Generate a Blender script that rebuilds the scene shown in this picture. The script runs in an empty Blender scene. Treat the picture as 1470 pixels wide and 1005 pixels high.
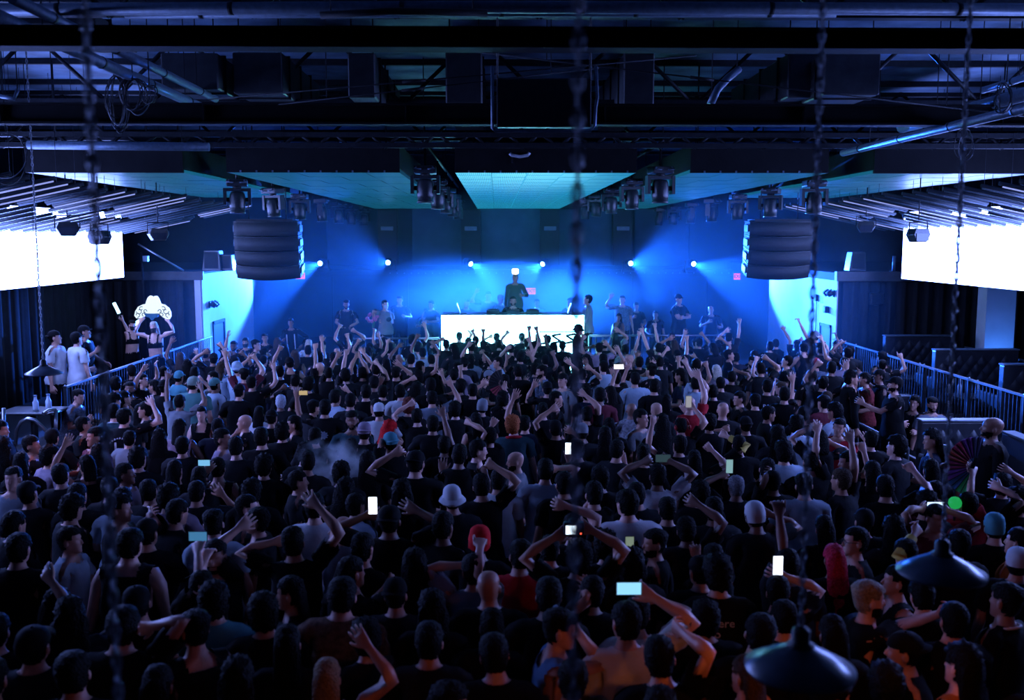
import bpy, bmesh, math, random
import numpy as np
from mathutils import Matrix, Vector

sc = bpy.context.scene
COLL = sc.collection
rnd = random.Random(11)

# ---------------------------------------------------------------- camera, world, exposure
FPX = 1400.0                                   # focal length in pixels of the 1470 x 1005 frame
CAM = np.array([0.0, 0.0, 4.0])
YAW, PITCH = math.radians(.935), math.atan(160.5/FPX)
cam = bpy.data.cameras.new('camera'); cam_ob = bpy.data.objects.new('camera', cam); COLL.objects.link(cam_ob)
cam.sensor_width = 36.0; cam.lens = FPX/1470*36.0; cam.clip_end = 200; cam.clip_start = .05
cam_ob.location = CAM; cam_ob.rotation_euler = (math.pi/2 - PITCH, 0, -YAW)
cam.dof.use_dof = True; cam.dof.focus_distance = 14.0; cam.dof.aperture_fstop = 1.8
sc.camera = cam_ob
world = bpy.data.worlds.new('world'); sc.world = world; world.use_nodes = True
world.node_tree.nodes['Background'].inputs[0].default_value = (.02, .06, .2, 1)
world.node_tree.nodes['Background'].inputs[1].default_value = .0
sc.view_settings.view_transform = 'Standard'; sc.view_settings.look = 'None'
sc.view_settings.exposure = 0.0; sc.view_settings.gamma = 1.0; sc.view_settings.use_curve_mapping = False
sc.cycles.max_bounces = 5; sc.cycles.diffuse_bounces = 3; sc.cycles.glossy_bounces = 2; sc.cycles.transmission_bounces = 3
sc.cycles.volume_bounces = 0; sc.cycles.sample_clamp_indirect = 4.0
sc.cycles.caustics_reflective = False; sc.cycles.caustics_refractive = False

# strengths of the room's own lights, all in one place
SCREEN_L = 23.0; SCREEN_COL = (.21, .31, 1.0)       # video screens on both side walls
BOOTH_L = 24.0; BOOTH_COL = (.20, .75, .95)         # video front of the booth
BEAM_W = 46000.0; BEAM_COL = (.02, .13, 1.0)         # blue beams on the back wall
CEIL_L = .42; CEIL_COL = (.02, .50, .80)          # video ceiling, dim teal
TUBE_L = .85; TUBE_COL = (.35, .42, 1.0)
LAMP_W = 9.0; LAMP_COL = (1.0, .25, .06)
HAZE = .008

Fw = np.array([math.sin(YAW)*math.cos(PITCH), math.cos(YAW)*math.cos(PITCH), -math.sin(PITCH)])
Rt = np.array([math.cos(YAW), -math.sin(YAW), 0]); Up = np.cross(Rt, Fw)
def at(px, py, y):
    """the point at depth y of the room seen at a pixel of the photograph"""
    d = Fw + Rt*(px-735)/FPX + Up*(502.5-py)/FPX
    return CAM + d*(y/d[1])

# ---------------------------------------------------------------- helpers
MATS = {}
def mat(name, col, rough=.6, metal=0.0, var=.15, scale=8.0, bump=0.0, bscale=None, emit=None, estr=0.0, spec=.5):
    if name in MATS: return MATS[name]
    m = bpy.data.materials.new(name); m.use_nodes = True; nt = m.node_tree; N = nt.nodes; L = nt.links
    b = N['Principled BSDF']; b.inputs['Roughness'].default_value = rough; b.inputs['Metallic'].default_value = metal
    b.inputs['Specular IOR Level'].default_value = spec
    tc = N.new('ShaderNodeTexCoord'); nz = N.new('ShaderNodeTexNoise'); nz.inputs['Scale'].default_value = scale; nz.inputs['Detail'].default_value = 3
    L.new(tc.outputs['Object'], nz.inputs['Vector'])
    rp = N.new('ShaderNodeValToRGB'); c = np.array(col)
    rp.color_ramp.elements[0].position = .3; rp.color_ramp.elements[1].position = .7
    rp.color_ramp.elements[0].color = (*np.clip(c*(1-var), 0, 1), 1); rp.color_ramp.elements[1].color = (*np.clip(c*(1+var), 0, 1), 1)
    L.new(nz.outputs['Fac'], rp.inputs['Fac']); L.new(rp.outputs['Color'], b.inputs['Base Color'])
    if bump:
        bp = N.new('ShaderNodeBump'); bp.inputs['Strength'].default_value = bump; bp.inputs['Distance'].default_value = .02
        n2 = N.new('ShaderNodeTexNoise'); n2.inputs['Scale'].default_value = bscale or scale*3; n2.inputs['Detail'].default_value = 4
        L.new(tc.outputs['Object'], n2.inputs['Vector']); L.new(n2.outputs['Fac'], bp.inputs['Height']); L.new(bp.outputs['Normal'], b.inputs['Normal'])
    if emit is not None:
        b.inputs['Emission Color'].default_value = (*emit, 1); b.inputs['Emission Strength'].default_value = estr
    MATS[name] = m
    return m

def emission(name, col, strength):
    if name in MATS: return MATS[name]
    m = bpy.data.materials.new(name); m.use_nodes = True; nt = m.node_tree
    b = nt.nodes['Principled BSDF']; b.inputs['Base Color'].default_value = (.02, .02, .02, 1)
    b.inputs['Emission Color'].default_value = (*col, 1); b.inputs['Emission Strength'].default_value = strength
    MATS[name] = m
    return m

class MB:
    def __init__(s): s.b = bmesh.new()
    def box(s, x0, x1, y0, y1, z0, z1, M=None):
        v = [s.b.verts.new(p) for p in ((x0, y0, z0), (x1, y0, z0), (x1, y1, z0), (x0, y1, z0), (x0, y0, z1), (x1, y0, z1), (x1, y1, z1), (x0, y1, z1))]
        for f in ((0, 3, 2, 1), (4, 5, 6, 7), (0, 1, 5, 4), (1, 2, 6, 5), (2, 3, 7, 6), (3, 0, 4, 7)): s.b.faces.new([v[i] for i in f])
        if M is not None: bmesh.ops.transform(s.b, matrix=M, verts=v)
        return s
    def bevel(s, w=.01, seg=2):
        bmesh.ops.bevel(s.b, geom=list(s.b.edges), offset=w, segments=seg, affect='EDGES', profile=.6); return s
    def tube(s, pts, r, n=8, cap=True):
        pts = [np.array(p, float) for p in pts]; rings = []
        if np.isscalar(r): r = [r]*len(pts)
        up0 = None
        for i, p in enumerate(pts):
            d = pts[min(i+1, len(pts)-1)] - pts[max(i-1, 0)]; d = d/np.linalg.norm(d)
            up = np.array([0, 0, 1.0]) if abs(d[2]) < .95 else np.array([0, 1.0, 0])
            u = np.cross(d, up); u /= np.linalg.norm(u); w = np.cross(u, d)
            rings.append([s.b.verts.new(p + r[i]*(math.cos(t)*u + math.sin(t)*w)) for t in [2*math.pi*k/n for k in range(n)]])
        for i in range(len(rings)-1):
            for k in range(n):
                f = s.b.faces.new((rings[i][k], rings[i][(k+1) % n], rings[i+1][(k+1) % n], rings[i+1][k])); f.smooth = n > 5
        if cap:
            s.b.faces.new(rings[0][::-1]); s.b.faces.new(rings[-1])
        return s
    def lathe(s, prof, n=24, c=(0, 0, 0), M=None):
        rings = []; new = []
        for r, z in prof:
            q = [s.b.verts.new((c[0]+r*math.cos(2*math.pi*k/n), c[1]+r*math.sin(2*math.pi*k/n), c[2]+z)) for k in range(n)]; rings.append(q); new += q
        for i in range(len(rings)-1):
            for k in range(n):
                f = s.b.faces.new((rings[i][k], rings[i][(k+1) % n], rings[i+1][(k+1) % n], rings[i+1][k])); f.smooth = True
        if prof[0][0] > 1e-4: s.b.faces.new(rings[0][::-1])
        if prof[-1][0] > 1e-4: s.b.faces.new(rings[-1])
        if M is not None: bmesh.ops.transform(s.b, matrix=M, verts=new)
        return s
    def prism(s, poly, y0, y1, M=None):
        """polygon in x,z extruded along y"""
        a = [s.b.verts.new((x, y0, z)) for x, z in poly]; b = [s.b.verts.new((x, y1, z)) for x, z in poly]; n = len(poly)
        s.b.faces.new(a); s.b.faces.new(b[::-1])
        for k in range(n): s.b.faces.new((a[k], b[k], b[(k+1) % n], a[(k+1) % n]))
        if M is not None: bmesh.ops.transform(s.b, matrix=M, verts=a+b)
        return s
    def sphere(s, c, r, sub=2, sc_=(1, 1, 1)):
        bmesh.ops.create_icosphere(s.b, subdivisions=sub, radius=r, matrix=Matrix.Translation(c) @ Matrix.Diagonal((*sc_, 1)))
        for f in s.b.faces: f.smooth = True
        return s
    def mesh(s, name):
        bmesh.ops.remove_doubles(s.b, verts=s.b.verts, dist=1e-5)
        bmesh.ops.recalc_face_normals(s.b, faces=s.b.faces)
        m = bpy.data.meshes.new(name); s.b.to_mesh(m); s.b.free(); return m
    def build(s, name, m, parent=None):
        return place(name, s.mesh(name), m, parent)

def place(name, mesh, m=None, parent=None, loc=None):
    o = bpy.data.objects.new(name, mesh); COLL.objects.link(o)
    if m is not None and not len(mesh.materials): mesh.materials.append(m)
    if parent is not None: o.parent = parent
    if loc is not None: o.location = loc
    return o

def tag(o, label, cat, group=None):
    o['label'] = label; o['category'] = cat
    if group: o['group'] = group
    return o
def thing(name, label, cat, loc=(0, 0, 0), rot=(0, 0, 0), group=None):
    o = bpy.data.objects.new(name, None); COLL.objects.link(o); o.empty_display_size = .1
    o.location = tuple(float(v) for v in loc); o.rotation_euler = rot
    return tag(o, label, cat, group)
def struct(o):
    o['kind'] = 'structure'; return o
def copy_tree(o, parent=None):
    c = o.copy(); COLL.objects.link(c); c.parent = parent
    for ch in o.children: copy_tree(ch, c)
    return c
def text_mesh(s, size, depth=.002, bold=False):
    cu = bpy.data.curves.new('t', 'FONT'); cu.body = s; cu.size = size; cu.extrude = depth; cu.align_x = 'CENTER'; cu.align_y = 'CENTER'; cu.resolution_u = 2
    if bold: cu.offset = size*.02
    o = bpy.data.objects.new('t', cu); COLL.objects.link(o)
    m = bpy.data.meshes.new_from_object(o.evaluated_get(bpy.context.evaluated_depsgraph_get()))
    bpy.data.objects.remove(o); bpy.data.curves.remove(cu)
    return m
def spot(name, loc, target, watts, col, size, blend=.5, rad=.04, parent=None):
    l = bpy.data.lights.new(name, 'SPOT'); l.energy = watts; l.color = col; l.spot_size = math.radians(size); l.spot_blend = blend; l.shadow_soft_size = rad
    o = bpy.data.objects.new(name, l); COLL.objects.link(o); o.location = loc
    o.rotation_euler = (Vector(target)-Vector(loc)).to_track_quat('-Z', 'Y').to_euler()
    return o
def point(name, loc, watts, col, rad=.03):
    l = bpy.data.lights.new(name, 'POINT'); l.energy = watts; l.color = col; l.shadow_soft_size = rad
    o = bpy.data.objects.new(name, l); COLL.objects.link(o); o.location = loc
    return o

M_BLACK = mat('black paint', (.005, .005, .006), .7, 0, .3, 6, .15, spec=.15)
M_STEEL = mat('dark steel', (.012, .014, .018), .5, .2, .3, 14, .1, spec=.3)
M_PIPE = mat('blue-tinted conduit', (.11, .16, .22), .45, .3, .2, 20, .08)  # blue light on the roof pipes is mixed into this grey
M_CURT = mat('black curtain', (.006, .007, .010), .85, 0, .3, 5, .4, 9)
M_WALLW = mat('white wall paint', (.62, .63, .66), .7, 0, .06, 3, .06)
M_FLOOR = mat('dark floor', (.02, .02, .024), .45, 0, .3, 4, .1)
M_GLOSSB = mat('glossy black plastic', (.022, .026, .032), .34, 0, .2, 20, .05)
M_RUBBER = mat('matte black metal', (.009, .009, .011), .55, .1, .2, 20, .05)
M_CHROME = mat('brushed rail steel', (.32, .33, .36), .30, .9, .15, 40, .03)
M_TEALP = mat('teal wall fabric', (.045, .10, .14), .8, 0, .2, 2, .2, 40)
M_DECK = mat('foil ceiling lining', (.12, .20, .30), .6, .0, .5, 1.7, .9, 3.2)  # blue of the light under the roof put into the lining colour
M_GLASS = mat('clear bottle', (.55, .65, .75), .12, 0, .05, 9)
M_LEATHER = mat('tufted black leather', (.03, .032, .04), .38, 0, .2, 12, .12)
M_PLATF = mat('platform carpet', (.02, .021, .026), .9, 0, .3, 30, .3, 90)
VIPZ = .18
# ---------------------------------------------------------------- the room
struct(MB().box(-13.5, 14.5, -2.0, 33.5, -.2, 0).build('floor', M_FLOOR))
wb = struct(MB().box(-13.5, 14.5, 33.0, 33.3, 0, 6.9).build('wall_back', mat('dark blue back wall', (.02, .028, .04), .8, 0, .25, 1.5, .2)))
struct(MB().box(-13.3, -13.0, -2.0, 33.0, 0, 6.9).build('wall_left', M_CURT))
struct(MB().box(14.0, 14.3, -2.0, 33.0, 0, 6.9).build('wall_right', M_CURT))
struct(MB().box(-13.3, 14.3, -2.3, -2.0, 0, 6.9).build('wall_rear', M_CURT))
deck = struct(MB().box(-13.5, 14.5, -2.0, 33.3, 6.75, 6.9).build('ceiling', M_DECK))
for i in range(17):                                             # deck ribs
    y = -.5 + i*2.0
    MB().box(-13, 14, y, y+.09, 6.66, 6.75).build('rib', M_STEEL, deck)
# raised floors
struct(MB().box(-13.0, -6.75, 13.2, 23.2, 0, .65).build('floor_platform_left', M_PLATF))
struct(MB().box(7.85, 14.0, 8.0, 22.4, 0, .65).build('floor_platform_right', M_PLATF))
struct(MB().box(5.85, 7.85, 8.0, 19.5, 0, .18).build('floor_step_right', M_PLATF))
for i in range(3):
    struct(MB().box(-6.75, -6.45 + .3*(2-i) - .3, 13.4, 14.9, 0, .16*(3-i)).build('floor_stair', M_PLATF))
struct(MB().box(-6.95, 7.85, 23.7, 32.9, 0, .70).build('floor_stage', M_RUBBER))
struct(MB().box(-.2, 1.0, 25.8, 26.8, .70, 1.30).build('floor_riser', M_RUBBER))
# boxed-in rooms either side of the stage: white wall facing the stage, curtained front
wl = struct(MB().box(-13.0, -6.98, 23.2, 32.9, 0, 3.2).build('wall_stage_left', M_CURT))
struct(MB().box(-6.98, -6.95, 23.2, 28.0, 0, 3.16).build('wall_side_left', M_WALLW))
struct(MB().box(-13.0, -6.90, 23.12, 23.2, 3.02, 3.22).build('trim_1', mat('ledge board', (.05, .055, .065), .6, 0, .2, 6, .1)))
wr = struct(MB().box(7.90, 14.0, 22.4, 32.9, 0, 3.2).build('wall_stage_right', M_CURT))
struct(MB().box(7.87, 7.90, 22.4, 28.0, 0, 3.02).build('wall_side_right', M_WALLW))
struct(MB().box(7.80, 14.0, 22.25, 22.4, 3.02, 3.24).build('trim_2', MATS['ledge board']))
struct(MB().box(-7.12, -6.98, 23.16, 23.198, 0, 3.02).build('wall_return_left', M_WALLW))
def curtain(x0, x1, y, z0, z1, name, waves=9, amp=.05, along='x'):
    b = MB(); n = waves*8; rows = []
    for z in (z0, (z0+z1)/2, z1):
        r = []
        for i in range(n+1):
            q = i/n; w = amp*math.sin(q*waves*2*math.pi) + amp*.4*math.sin(q*waves*4.7*math.pi+1)
            p = (x0+(x1-x0)*q, y+w, z) if along == 'x' else (y+w, x0+(x1-x0)*q, z)
            r.append(b.b.verts.new(p))
        rows.append(r)
    for a, c in zip(rows, rows[1:]):
        for i in range(n):
            f = b.b.faces.new((a[i], a[i+1], c[i+1], c[i])); f.smooth = True
    m = b.mesh(name); o = place(name, m, M_CURT)
    s_ = o.modifiers.new('s', 'SOLIDIFY'); s_.thickness = .012
    return o
tag(curtain(-12.8, -7.35, 23.05, .66, 3.0, 'stage_curtain', 22), 'black curtain hanging under the ledge behind the dancers', 'curtain')
tag(curtain(7.98, 13.8, 22.28, .66, 3.0, 'stage_curtain', 20), 'black curtain beside the white doorway wall', 'curtain')
tag(curtain(13.3, 22.8, -9.6, .66, 4.6, 'side_curtain', 26, .06, 'y'), 'dark curtain below the screen behind the white T-shirts', 'curtain')
# doors on the white side walls
def door(n, X, y0, y1, s, z1=1.9):
    d = MB().box(X, X+s*.012, y0, y1, 0, z1).build(f'door_{n}', M_RUBBER); struct(d)
    for a, b_ in ((y0-.07, y0), (y1, y1+.07)): MB().box(X, X+s*.03, a, b_, 0, z1+.07).build('door_frame', M_STEEL, d)
    MB().box(X, X+s*.03, y0-.07, y1+.07, z1, z1+.07).build('door_frame', M_STEEL, d)
    MB().tube([(X+s*.05, y0+.1, .95), (X+s*.05, y0+.24, .95)], .012).build('door_handle', M_CHROME, d)
door(1, -6.95, 24.0, 24.9, 1); door(2, 7.87, 22.75, 23.4, -1)
# back wall panels, pilasters and the ledge, its row of faint lights built as unlit dots
for i, (a, b_) in enumerate(((592, 664), (690, 776), (801, 884), (470, 556), (910, 990))):
    p0, p1 = at(a, 382, 32.9), at(b_, 300, 32.9)
    MB().box(p0[0], p1[0], 32.86, 32.99, p0[2], p1[2]).bevel(.02, 1).build('panel', M_TEALP, wb)
lz = at(700, 394, 32.6)[2]
led = struct(MB().box(at(420, 390, 32.6)[0], at(1075, 390, 32.6)[0], 32.5, 32.99, lz-.06, lz+.16).build('trim_3', M_RUBBER))
for i in range(56):
    x = at(560, 395, 32.45)[0] + i*.235
    MB().sphere((x, 32.49, lz+.05), .022, 1).build('light_dot', M_PIPE, led)
for px in (557, 676, 789, 893):
    c = at(px, 340, 32.6)
    o = MB().box(c[0]-.32, c[0]+.32, 32.45, 32.85, lz+.3, 4.95).bevel(.03, 2).build('pilaster', M_RUBBER, wb)
    f = MB().box(c[0]-.2, c[0]+.2, 32.25, 32.45, at(px, 331, 32.4)[2], at(px, 325, 32.4)[2]).bevel(.02, 2).build('vent_box', mat('pale fixture', (.25, .28, .32), .5), wb)
for px in (477, 585, 908, 1015):
    c = at(px, 430, 32.9); MB().box(c[0]-.02, c[0]+.02, 32.93, 32.995, .7, lz).build('seam_batten', M_STEEL, wb)
# pilaster beside the upper booths, with a floor lamp added to turn it blue
cl = at(1436, 460, 20.9)
struct(MB().box(cl[0]-.32, cl[0]+.32, 20.9, 21.3, .65, 3.6).build('wall_pilaster', M_WALLW))
wash = thing('added_wall_washer', 'added floor lamp washing the pilaster beside the upper booths blue', 'lamp', (cl[0]-.1, 20.2, .65))
MB().box(-.13, .13, -.07, .07, 0, .05).bevel(.012, 2).build('base', M_RUBBER, wash)
MB().lathe([(.05, 0), (.075, .03), (.08, .13)], 16, (0, 0, .06)).build('housing', M_RUBBER, wash)
MB().lathe([(.0, 0), (.07, 0), (.07, .006), (0, .006)], 16, (0, 0, .186)).build('lens', emission('added washer lens', (.05, .25, 1.0), 4.0), wash)
spot('added_washer_light', (cl[0]-.1, 20.2, .88), (cl[0], 20.9, 2.3), 90, (.04, .22, 1.0), 75, .8, .05)

# ---------------------------------------------------------------- overhead steel, ducts, pipes
def ibeam(y, z0, z1, w=.16, name='roof_beam', label=''):
    o = thing(name, label, 'beam', (0, y, z0)); h = z1-z0
    MB().box(-13, 14, -w/2, w/2, 0, .022).build('bottom_flange', M_BLACK, o)
    MB().box(-13, 14, -w/2, w/2, h-.022, h).build('top_flange', M_BLACK, o)
    MB().box(-13, 14, -.012, .012, .02, h-.02).build('web', M_BLACK, o)
    for i in range(12):
        x = -12 + i*2.2
        MB().box(x, x+.015, -w/2+.01, w/2-.01, .02, h-.02).build('stiffener', M_BLACK, o)
    return o
ibeam(7.0, at(700, 72, 7)[2], at(700, 42, 7)[2], .2, label='broad black roof beam crossing the top of the room nearest overhead')
ibeam(11.0, at(700, 180, 11)[2], at(700, 150, 11)[2], .2, label='black roof beam above the dance floor, second from the camera')
def truss(y, z0, z1, label, step=1.1):
    o = thing('roof_truss', label, 'truss', (0, y, 0))
    MB().box(-13, 14, -.06, .06, z0, z0+.07).build('bottom_chord', M_STEEL, o)
    MB().box(-13, 14, -.06, .06, z1-.07, z1).build('top_chord', M_STEEL, o)
    n = int(26/step)
    up = MB().tube([(0, 0, z0), (step/2, 0, z1)], .028, 6).mesh('web_bar'); dn = MB().tube([(0, 0, z1), (step/2, 0, z0)], .028, 6).mesh('web_bar')
    up.materials.append(M_STEEL); dn.materials.append(M_STEEL)
    for i in range(n):
        place('web_bar', up, None, o, (-12.6+i*step, 0, 0)); place('web_bar', dn, None, o, (-12.6+i*step+step/2, 0, 0))
truss(9.2, 6.0, 6.66, 'open-web black roof truss above the hanging black monitor', 1.3)
truss(13.0, 5.72, 6.62, 'open-web black roof truss just ahead of the video ceiling', 1.9)
truss(18.0, 5.75, 6.62, 'open-web black roof truss far above the video ceiling', 1.9)
truss(14.4, 5.30, 5.52, 'low lattice truss carrying the front edge of the video ceiling', .5)
def duct(px0, px1, py0, py1, y, depth, label, flare=0):
    a, b_ = at(px0, py1, y), at(px1, py0, y)
    x0, x1, z0, z1 = a[0], b_[0], a[2], b_[2]
    o = thing('air_duct', label, 'duct', ((x0+x1)/2, y, z0)); w = (x1-x0)/2; h = z1-z0
    MB().box(-w, w, 0, depth, 0, h).bevel(.015, 1).build('body', mat('duct sheet', (.045, .047, .052), .5, .5, .25, 5, .15), o)
    for k in range(3):
        q = depth*(k+.5)/3.5
        MB().box(-w-.02, w+.02, q, q+.03, -.02, h+.02).build('flange', M_STEEL, o)
    for s in (-1, 1): MB().tube([(s*w*.8, .1, h), (s*w*.8, .1, max(h+.02, 6.74-z0))], .008, 6).build('hanger', M_STEEL, o)
duct(335, 405, 75, 134, 12.2, 2.5, 'squarish black air duct left of the crossed braces')
duct(232, 312, 76, 128, 12.0, 2.0, 'black air duct behind the slanted twin pipes')
duct(500, 538, 76, 140, 11.8, 3.0, 'tall narrow black duct near the centre of the roof')
duct(640, 692, 74, 148, 12.0, 3.0, 'black duct hanging behind the corner of the monitor frame')
duct(895, 940, 76, 150, 12.0, 3.0, 'black duct right of the hanging monitor')
duct(1130, 1180, 76, 140, 12.5, 3.0, 'slim black duct beside the wide black duct')
duct(1182, 1265, 76, 136, 12.0, 2.0, 'wide black duct in the right half of the roof')
duct(20, 120, 10, 36, 9.6, 1.4, 'long pale-edged duct above the near beam at the left corner')
def pipe(pts, r, label, m=M_PIPE, name='roof_pipe', rings=0):
    o = thing(name, label, 'pipe', pts[0]); q = [np.array(p)-np.array(pts[0]) for p in pts]
    MB().tube(q, r, 10).build('run', m, o)
    for c in (q[0]+(q[1]-q[0])*.15, q[-1]+(q[-2]-q[-1])*.15): MB().tube([c, (c[0], c[1], 6.70-pts[0][2])], .006, 5).build('hanger', M_STEEL, o)
    L = len(q)-1
    for i in range(rings):
        t = (i+.5)/rings*L; k = min(int(t), L-1); c = q[k]+(q[k+1]-q[k])*(t-k); d = q[k+1]-q[k]; d = d/np.linalg.norm(d)
        MB().tube([c-d*.02, c+d*.02], r*1.07, 10).build('clamp', M_STEEL, o)
    return o
def P3(*l): return [at(*p) for p in l]
pipe([(-3.66, 7.4, 5.62), (-3.66, 12.6, 5.62)], .055, 'blue-lit pipe of the twin run at left, lower one', rings=4)
pipe([(-3.52, 7.4, 5.74), (-3.52, 12.6, 5.74)], .045, 'blue-lit pipe of the twin run at left, upper one', rings=4)
pipe([(5.55, 6.5, 5.50), (5.55, 13.5, 5.50)], .075, 'thick blue-lit pipe running back at the right side', rings=4)
pipe([(5.0, 7.5, 5.22), (5.0, 14.2, 5.22)], .05, 'lower thin pipe beside the thick pipe at right', rings=5)
pipe([(5.9, 6.5, 5.78), (5.9, 12.0, 5.78)], .04, 'upper thin pipe beside the thick pipe at right', rings=4)
pipe(P3((-40, 14, 8.2), (700, 10, 8.2), (1510, 14, 8.2)), .05, 'long conduit crossing the very top of the view', rings=6)
pipe(P3((180, 22, 8.4), (720, 19, 8.4), (1200, 20, 8.4)), .03, 'thin conduit just under the long top conduit', rings=5)
pipe(P3((40, 208, 13.8), (300, 211, 13.8)), .06, 'short bright pipe above the left end of the video ceiling')
pipe(P3((0, 138, 10), (20, 142, 10), (26, 128, 10)), .02, 'small bent conduit at the left edge')
pipe(P3((1020, 150, 11.5), (1030, 128, 11.5), (1045, 112, 11.6), (1060, 100, 11.8)), .045, 'curved grey pipe elbow right of the monitor')
pipe(P3((1475, 166, 11), (1438, 168, 11.4), (1400, 180, 12)), .03, 'thin pale pipe at the right edge of the roof')
pipe(P3((700, 19, 7.6), (560, 16, 7.6), (460, 22, 7.6)), .028, 'sagging cable bundle under the top conduit', M_RUBBER, 'cable_bundle')
for i, (a, b_, l) in enumerate((((300, 143, 10.2), (1000, 80, 10.2), 'thin tie rod rising from left across the monitor top'), ((660, 72, 10), (1480, 168, 10), 'thin tie rod falling toward the right edge'), ((400, 150, 10.4), (860, 98, 10.4), 'second thin tie rod just under the first'))):
    r = pipe(P3(a, b_), .007, l, M_STEEL, 'tie_rod')
    c = (at(*b_)-at(*a))*.42; d = (at(*b_)-at(*a)); d /= np.linalg.norm(d)
    MB().tube([c-d*.12, c+d*.12], .016, 8).build('turnbuckle', M_STEEL, r)
# cable coils
def coil(px, py, y, rw, rh, n, label):
    o = thing('cable_coil', label, 'cable', at(px, py, y))
    MB().tube([(0, 0, 0), (0, 0, 6.7-at(px, py, y)[2])], .006, 5).build('tie', M_STEEL, o)
    for k in range(n):
        a = rw*(1+.12*rnd.uniform(-1, 1)); h = rh*(1+.18*rnd.uniform(-1, 1)); dx = .03*rnd.uniform(-1, 1); pts = []
        for i in range(25):
            t = 2*math.pi*i/24
            pts.append((dx + a*math.sin(t), .03*math.sin(t*2+k) + k*.012, -h + h*math.cos(t)))
        MB().tube(pts, .006, 6, False).build('loop', M_RUBBER if k % 2 else mat('cable sheath', (.05, .055, .07), .5), o)
coil(163, 108, 10, .09, .24, 6, 'tall loops of cable hanging beside the twin pipes')
coil(190, 112, 10, .11, .15, 7, 'round loops of cable hanging just under the twin pipes')
coil(214, 122, 10, .07, .10, 2, 'small cable loop nearest the end of the twin pipes')
coil(1445, 118, 9, .06, .12, 3, 'cable loops hung at the right edge of the roof')
coil(8, 190, 11, .22, .26, 2, 'wide cable loops at the left edge above the tubes')
coil(1385, 185, 12, .10, .2, 2, 'black hose loop above the right light tubes')
# hanging monitor with a tube frame
mc = at(781, 150, 8.5); w = at(855, 150, 8.5)[0]-mc[0]; hz0, hz1 = at(781, 188, 8.5)[2]-mc[2], at(781, 112, 8.5)[2]-mc[2]
o = thing('hanging_monitor', 'black monitor hung in a bent grey tube frame at the roof centre', 'monitor', mc)
MB().box(-w*.92, w*.92, 0, .07, hz0+.03, hz1).bevel(.01, 1).build('panel', M_GLOSSB, o)
MB().tube([(-w, 0, hz1+.1), (-w, 0, hz0+.02), (-w+.02, 0, hz0), (w-.04, 0, hz0), (w-.005, 0, hz0+.05), (w, 0, hz1-.25), (w+.015, 0, hz1-.15), (w, 0, hz1+.1)], .014, 8).build('tube_frame', M_PIPE, o)
for s in (-1, 1): MB().tube([(s*w*.9, .03, hz1), (s*w*.9, .03, 6.7-mc[2])], .008, 6).build('hanger', M_STEEL, o)
o = thing('ceiling_hook', 'small pale bracket on the black front edge of the video ceiling', 'bracket', at(746, 222, 14.9))
MB().tube([(-.15, 0, .02), (-.12, 0, -.01), (.0, 0, -.03), (.12, 0, -.01), (.15, 0, .03)], .025, 8).build('bar', mat('pale metal', (.5, .52, .58), .4, .3), o)
MB().box(-.12, -.1, 0, .02, -.12, -.02).build('tab', M_STEEL, o)

# ---------------------------------------------------------------- video ceiling: five rafts of tiles
def led_mat(CEIL_L):
    m = bpy.data.materials.new('ceiling video tile'); m.use_nodes = True; nt = m.node_tree; N = nt.nodes; L = nt.links; b = N['Principled BSDF']
    b.inputs['Base Color'].default_value = (.02, .04, .055, 1); b.inputs['Roughness'].default_value = .35
    tc = N.new('ShaderNodeTexCoord'); mp = N.new('ShaderNodeMapping'); mp.inputs['Scale'].default_value = (32, 32, 32); L.new(tc.outputs['Object'], mp.inputs['Vector'])
    sx = N.new('ShaderNodeSeparateXYZ'); L.new(mp.outputs['Vector'], sx.inputs[0])
    pr = None
    for ax in ('X', 'Y'):
        f = N.new('ShaderNodeMath'); f.operation = 'PINGPONG'; f.inputs[1].default_value = .5; L.new(sx.outputs[ax], f.inputs[0])
        g = N.new('ShaderNodeMath'); g.operation = 'GREATER_THAN'; g.inputs[1].default_value = .2; L.new(f.outputs[0], g.inputs[0])
        if pr is None: pr = g
        else:
            q = N.new('ShaderNodeMath'); q.operation = 'MULTIPLY'; L.new(pr.outputs[0], q.inputs[0]); L.new(g.outputs[0], q.inputs[1]); pr = q
    st = N.new('ShaderNodeMath'); st.operation = 'MULTIPLY_ADD'; st.inputs[1].default_value = CEIL_L*1.6; st.inputs[2].default_value = CEIL_L*.35; L.new(pr.outputs[0], st.inputs[0])
    b.inputs['Emission Color'].default_value = (*CEIL_COL, 1); L.new(st.outputs[0], b.inputs['Emission Strength'])
    return m
M_LED, M_LED2 = led_mat(CEIL_L), led_mat(CEIL_L*.36)
def raft(x0, x1, y0, y1, z0, label, nx, ny):
    o = thing('video_ceiling', label, 'ceiling panel', ((x0+x1)/2, y0, z0)); w = (x1-x0)
    tx, ty = w/nx, (y1-y0)/ny
    me = MB().box(-tx/2+.006, tx/2-.006, -ty/2+.006, ty/2-.006, 0, .05).mesh('tile'); me.materials.append(M_LED if 'over the centre' in label else M_LED2)
    for i in range(nx):
        for j in range(ny): place('tile', me, None, o, (-w/2+tx*(i+.5), ty*(j+.5), -.004*((i*7+j*3) % 2)))
    MB().box(-w/2, w/2, -.03, y1-y0, .06, .42).build('housing', M_BLACK, o)
    MB().box(-w/2, w/2, -.06, -.0, .0, .40).build('front_edge', M_BLACK, o)
    for i in range(int(w/.24)):
        MB().box(-w/2+.2+i*.24, -w/2+.225+i*.24, -.075, -.06, .0, .03).build('clip', M_PIPE, o) if 'centre' in label else None
    for s in (-1, 1):
        for q in (.5, (y1-y0)*.5, y1-y0-1): MB().tube([(s*w*.4, q, .4), (s*w*.4, q, 6.7-z0)], .012, 6).build('hanger', M_STEEL, o)
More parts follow.
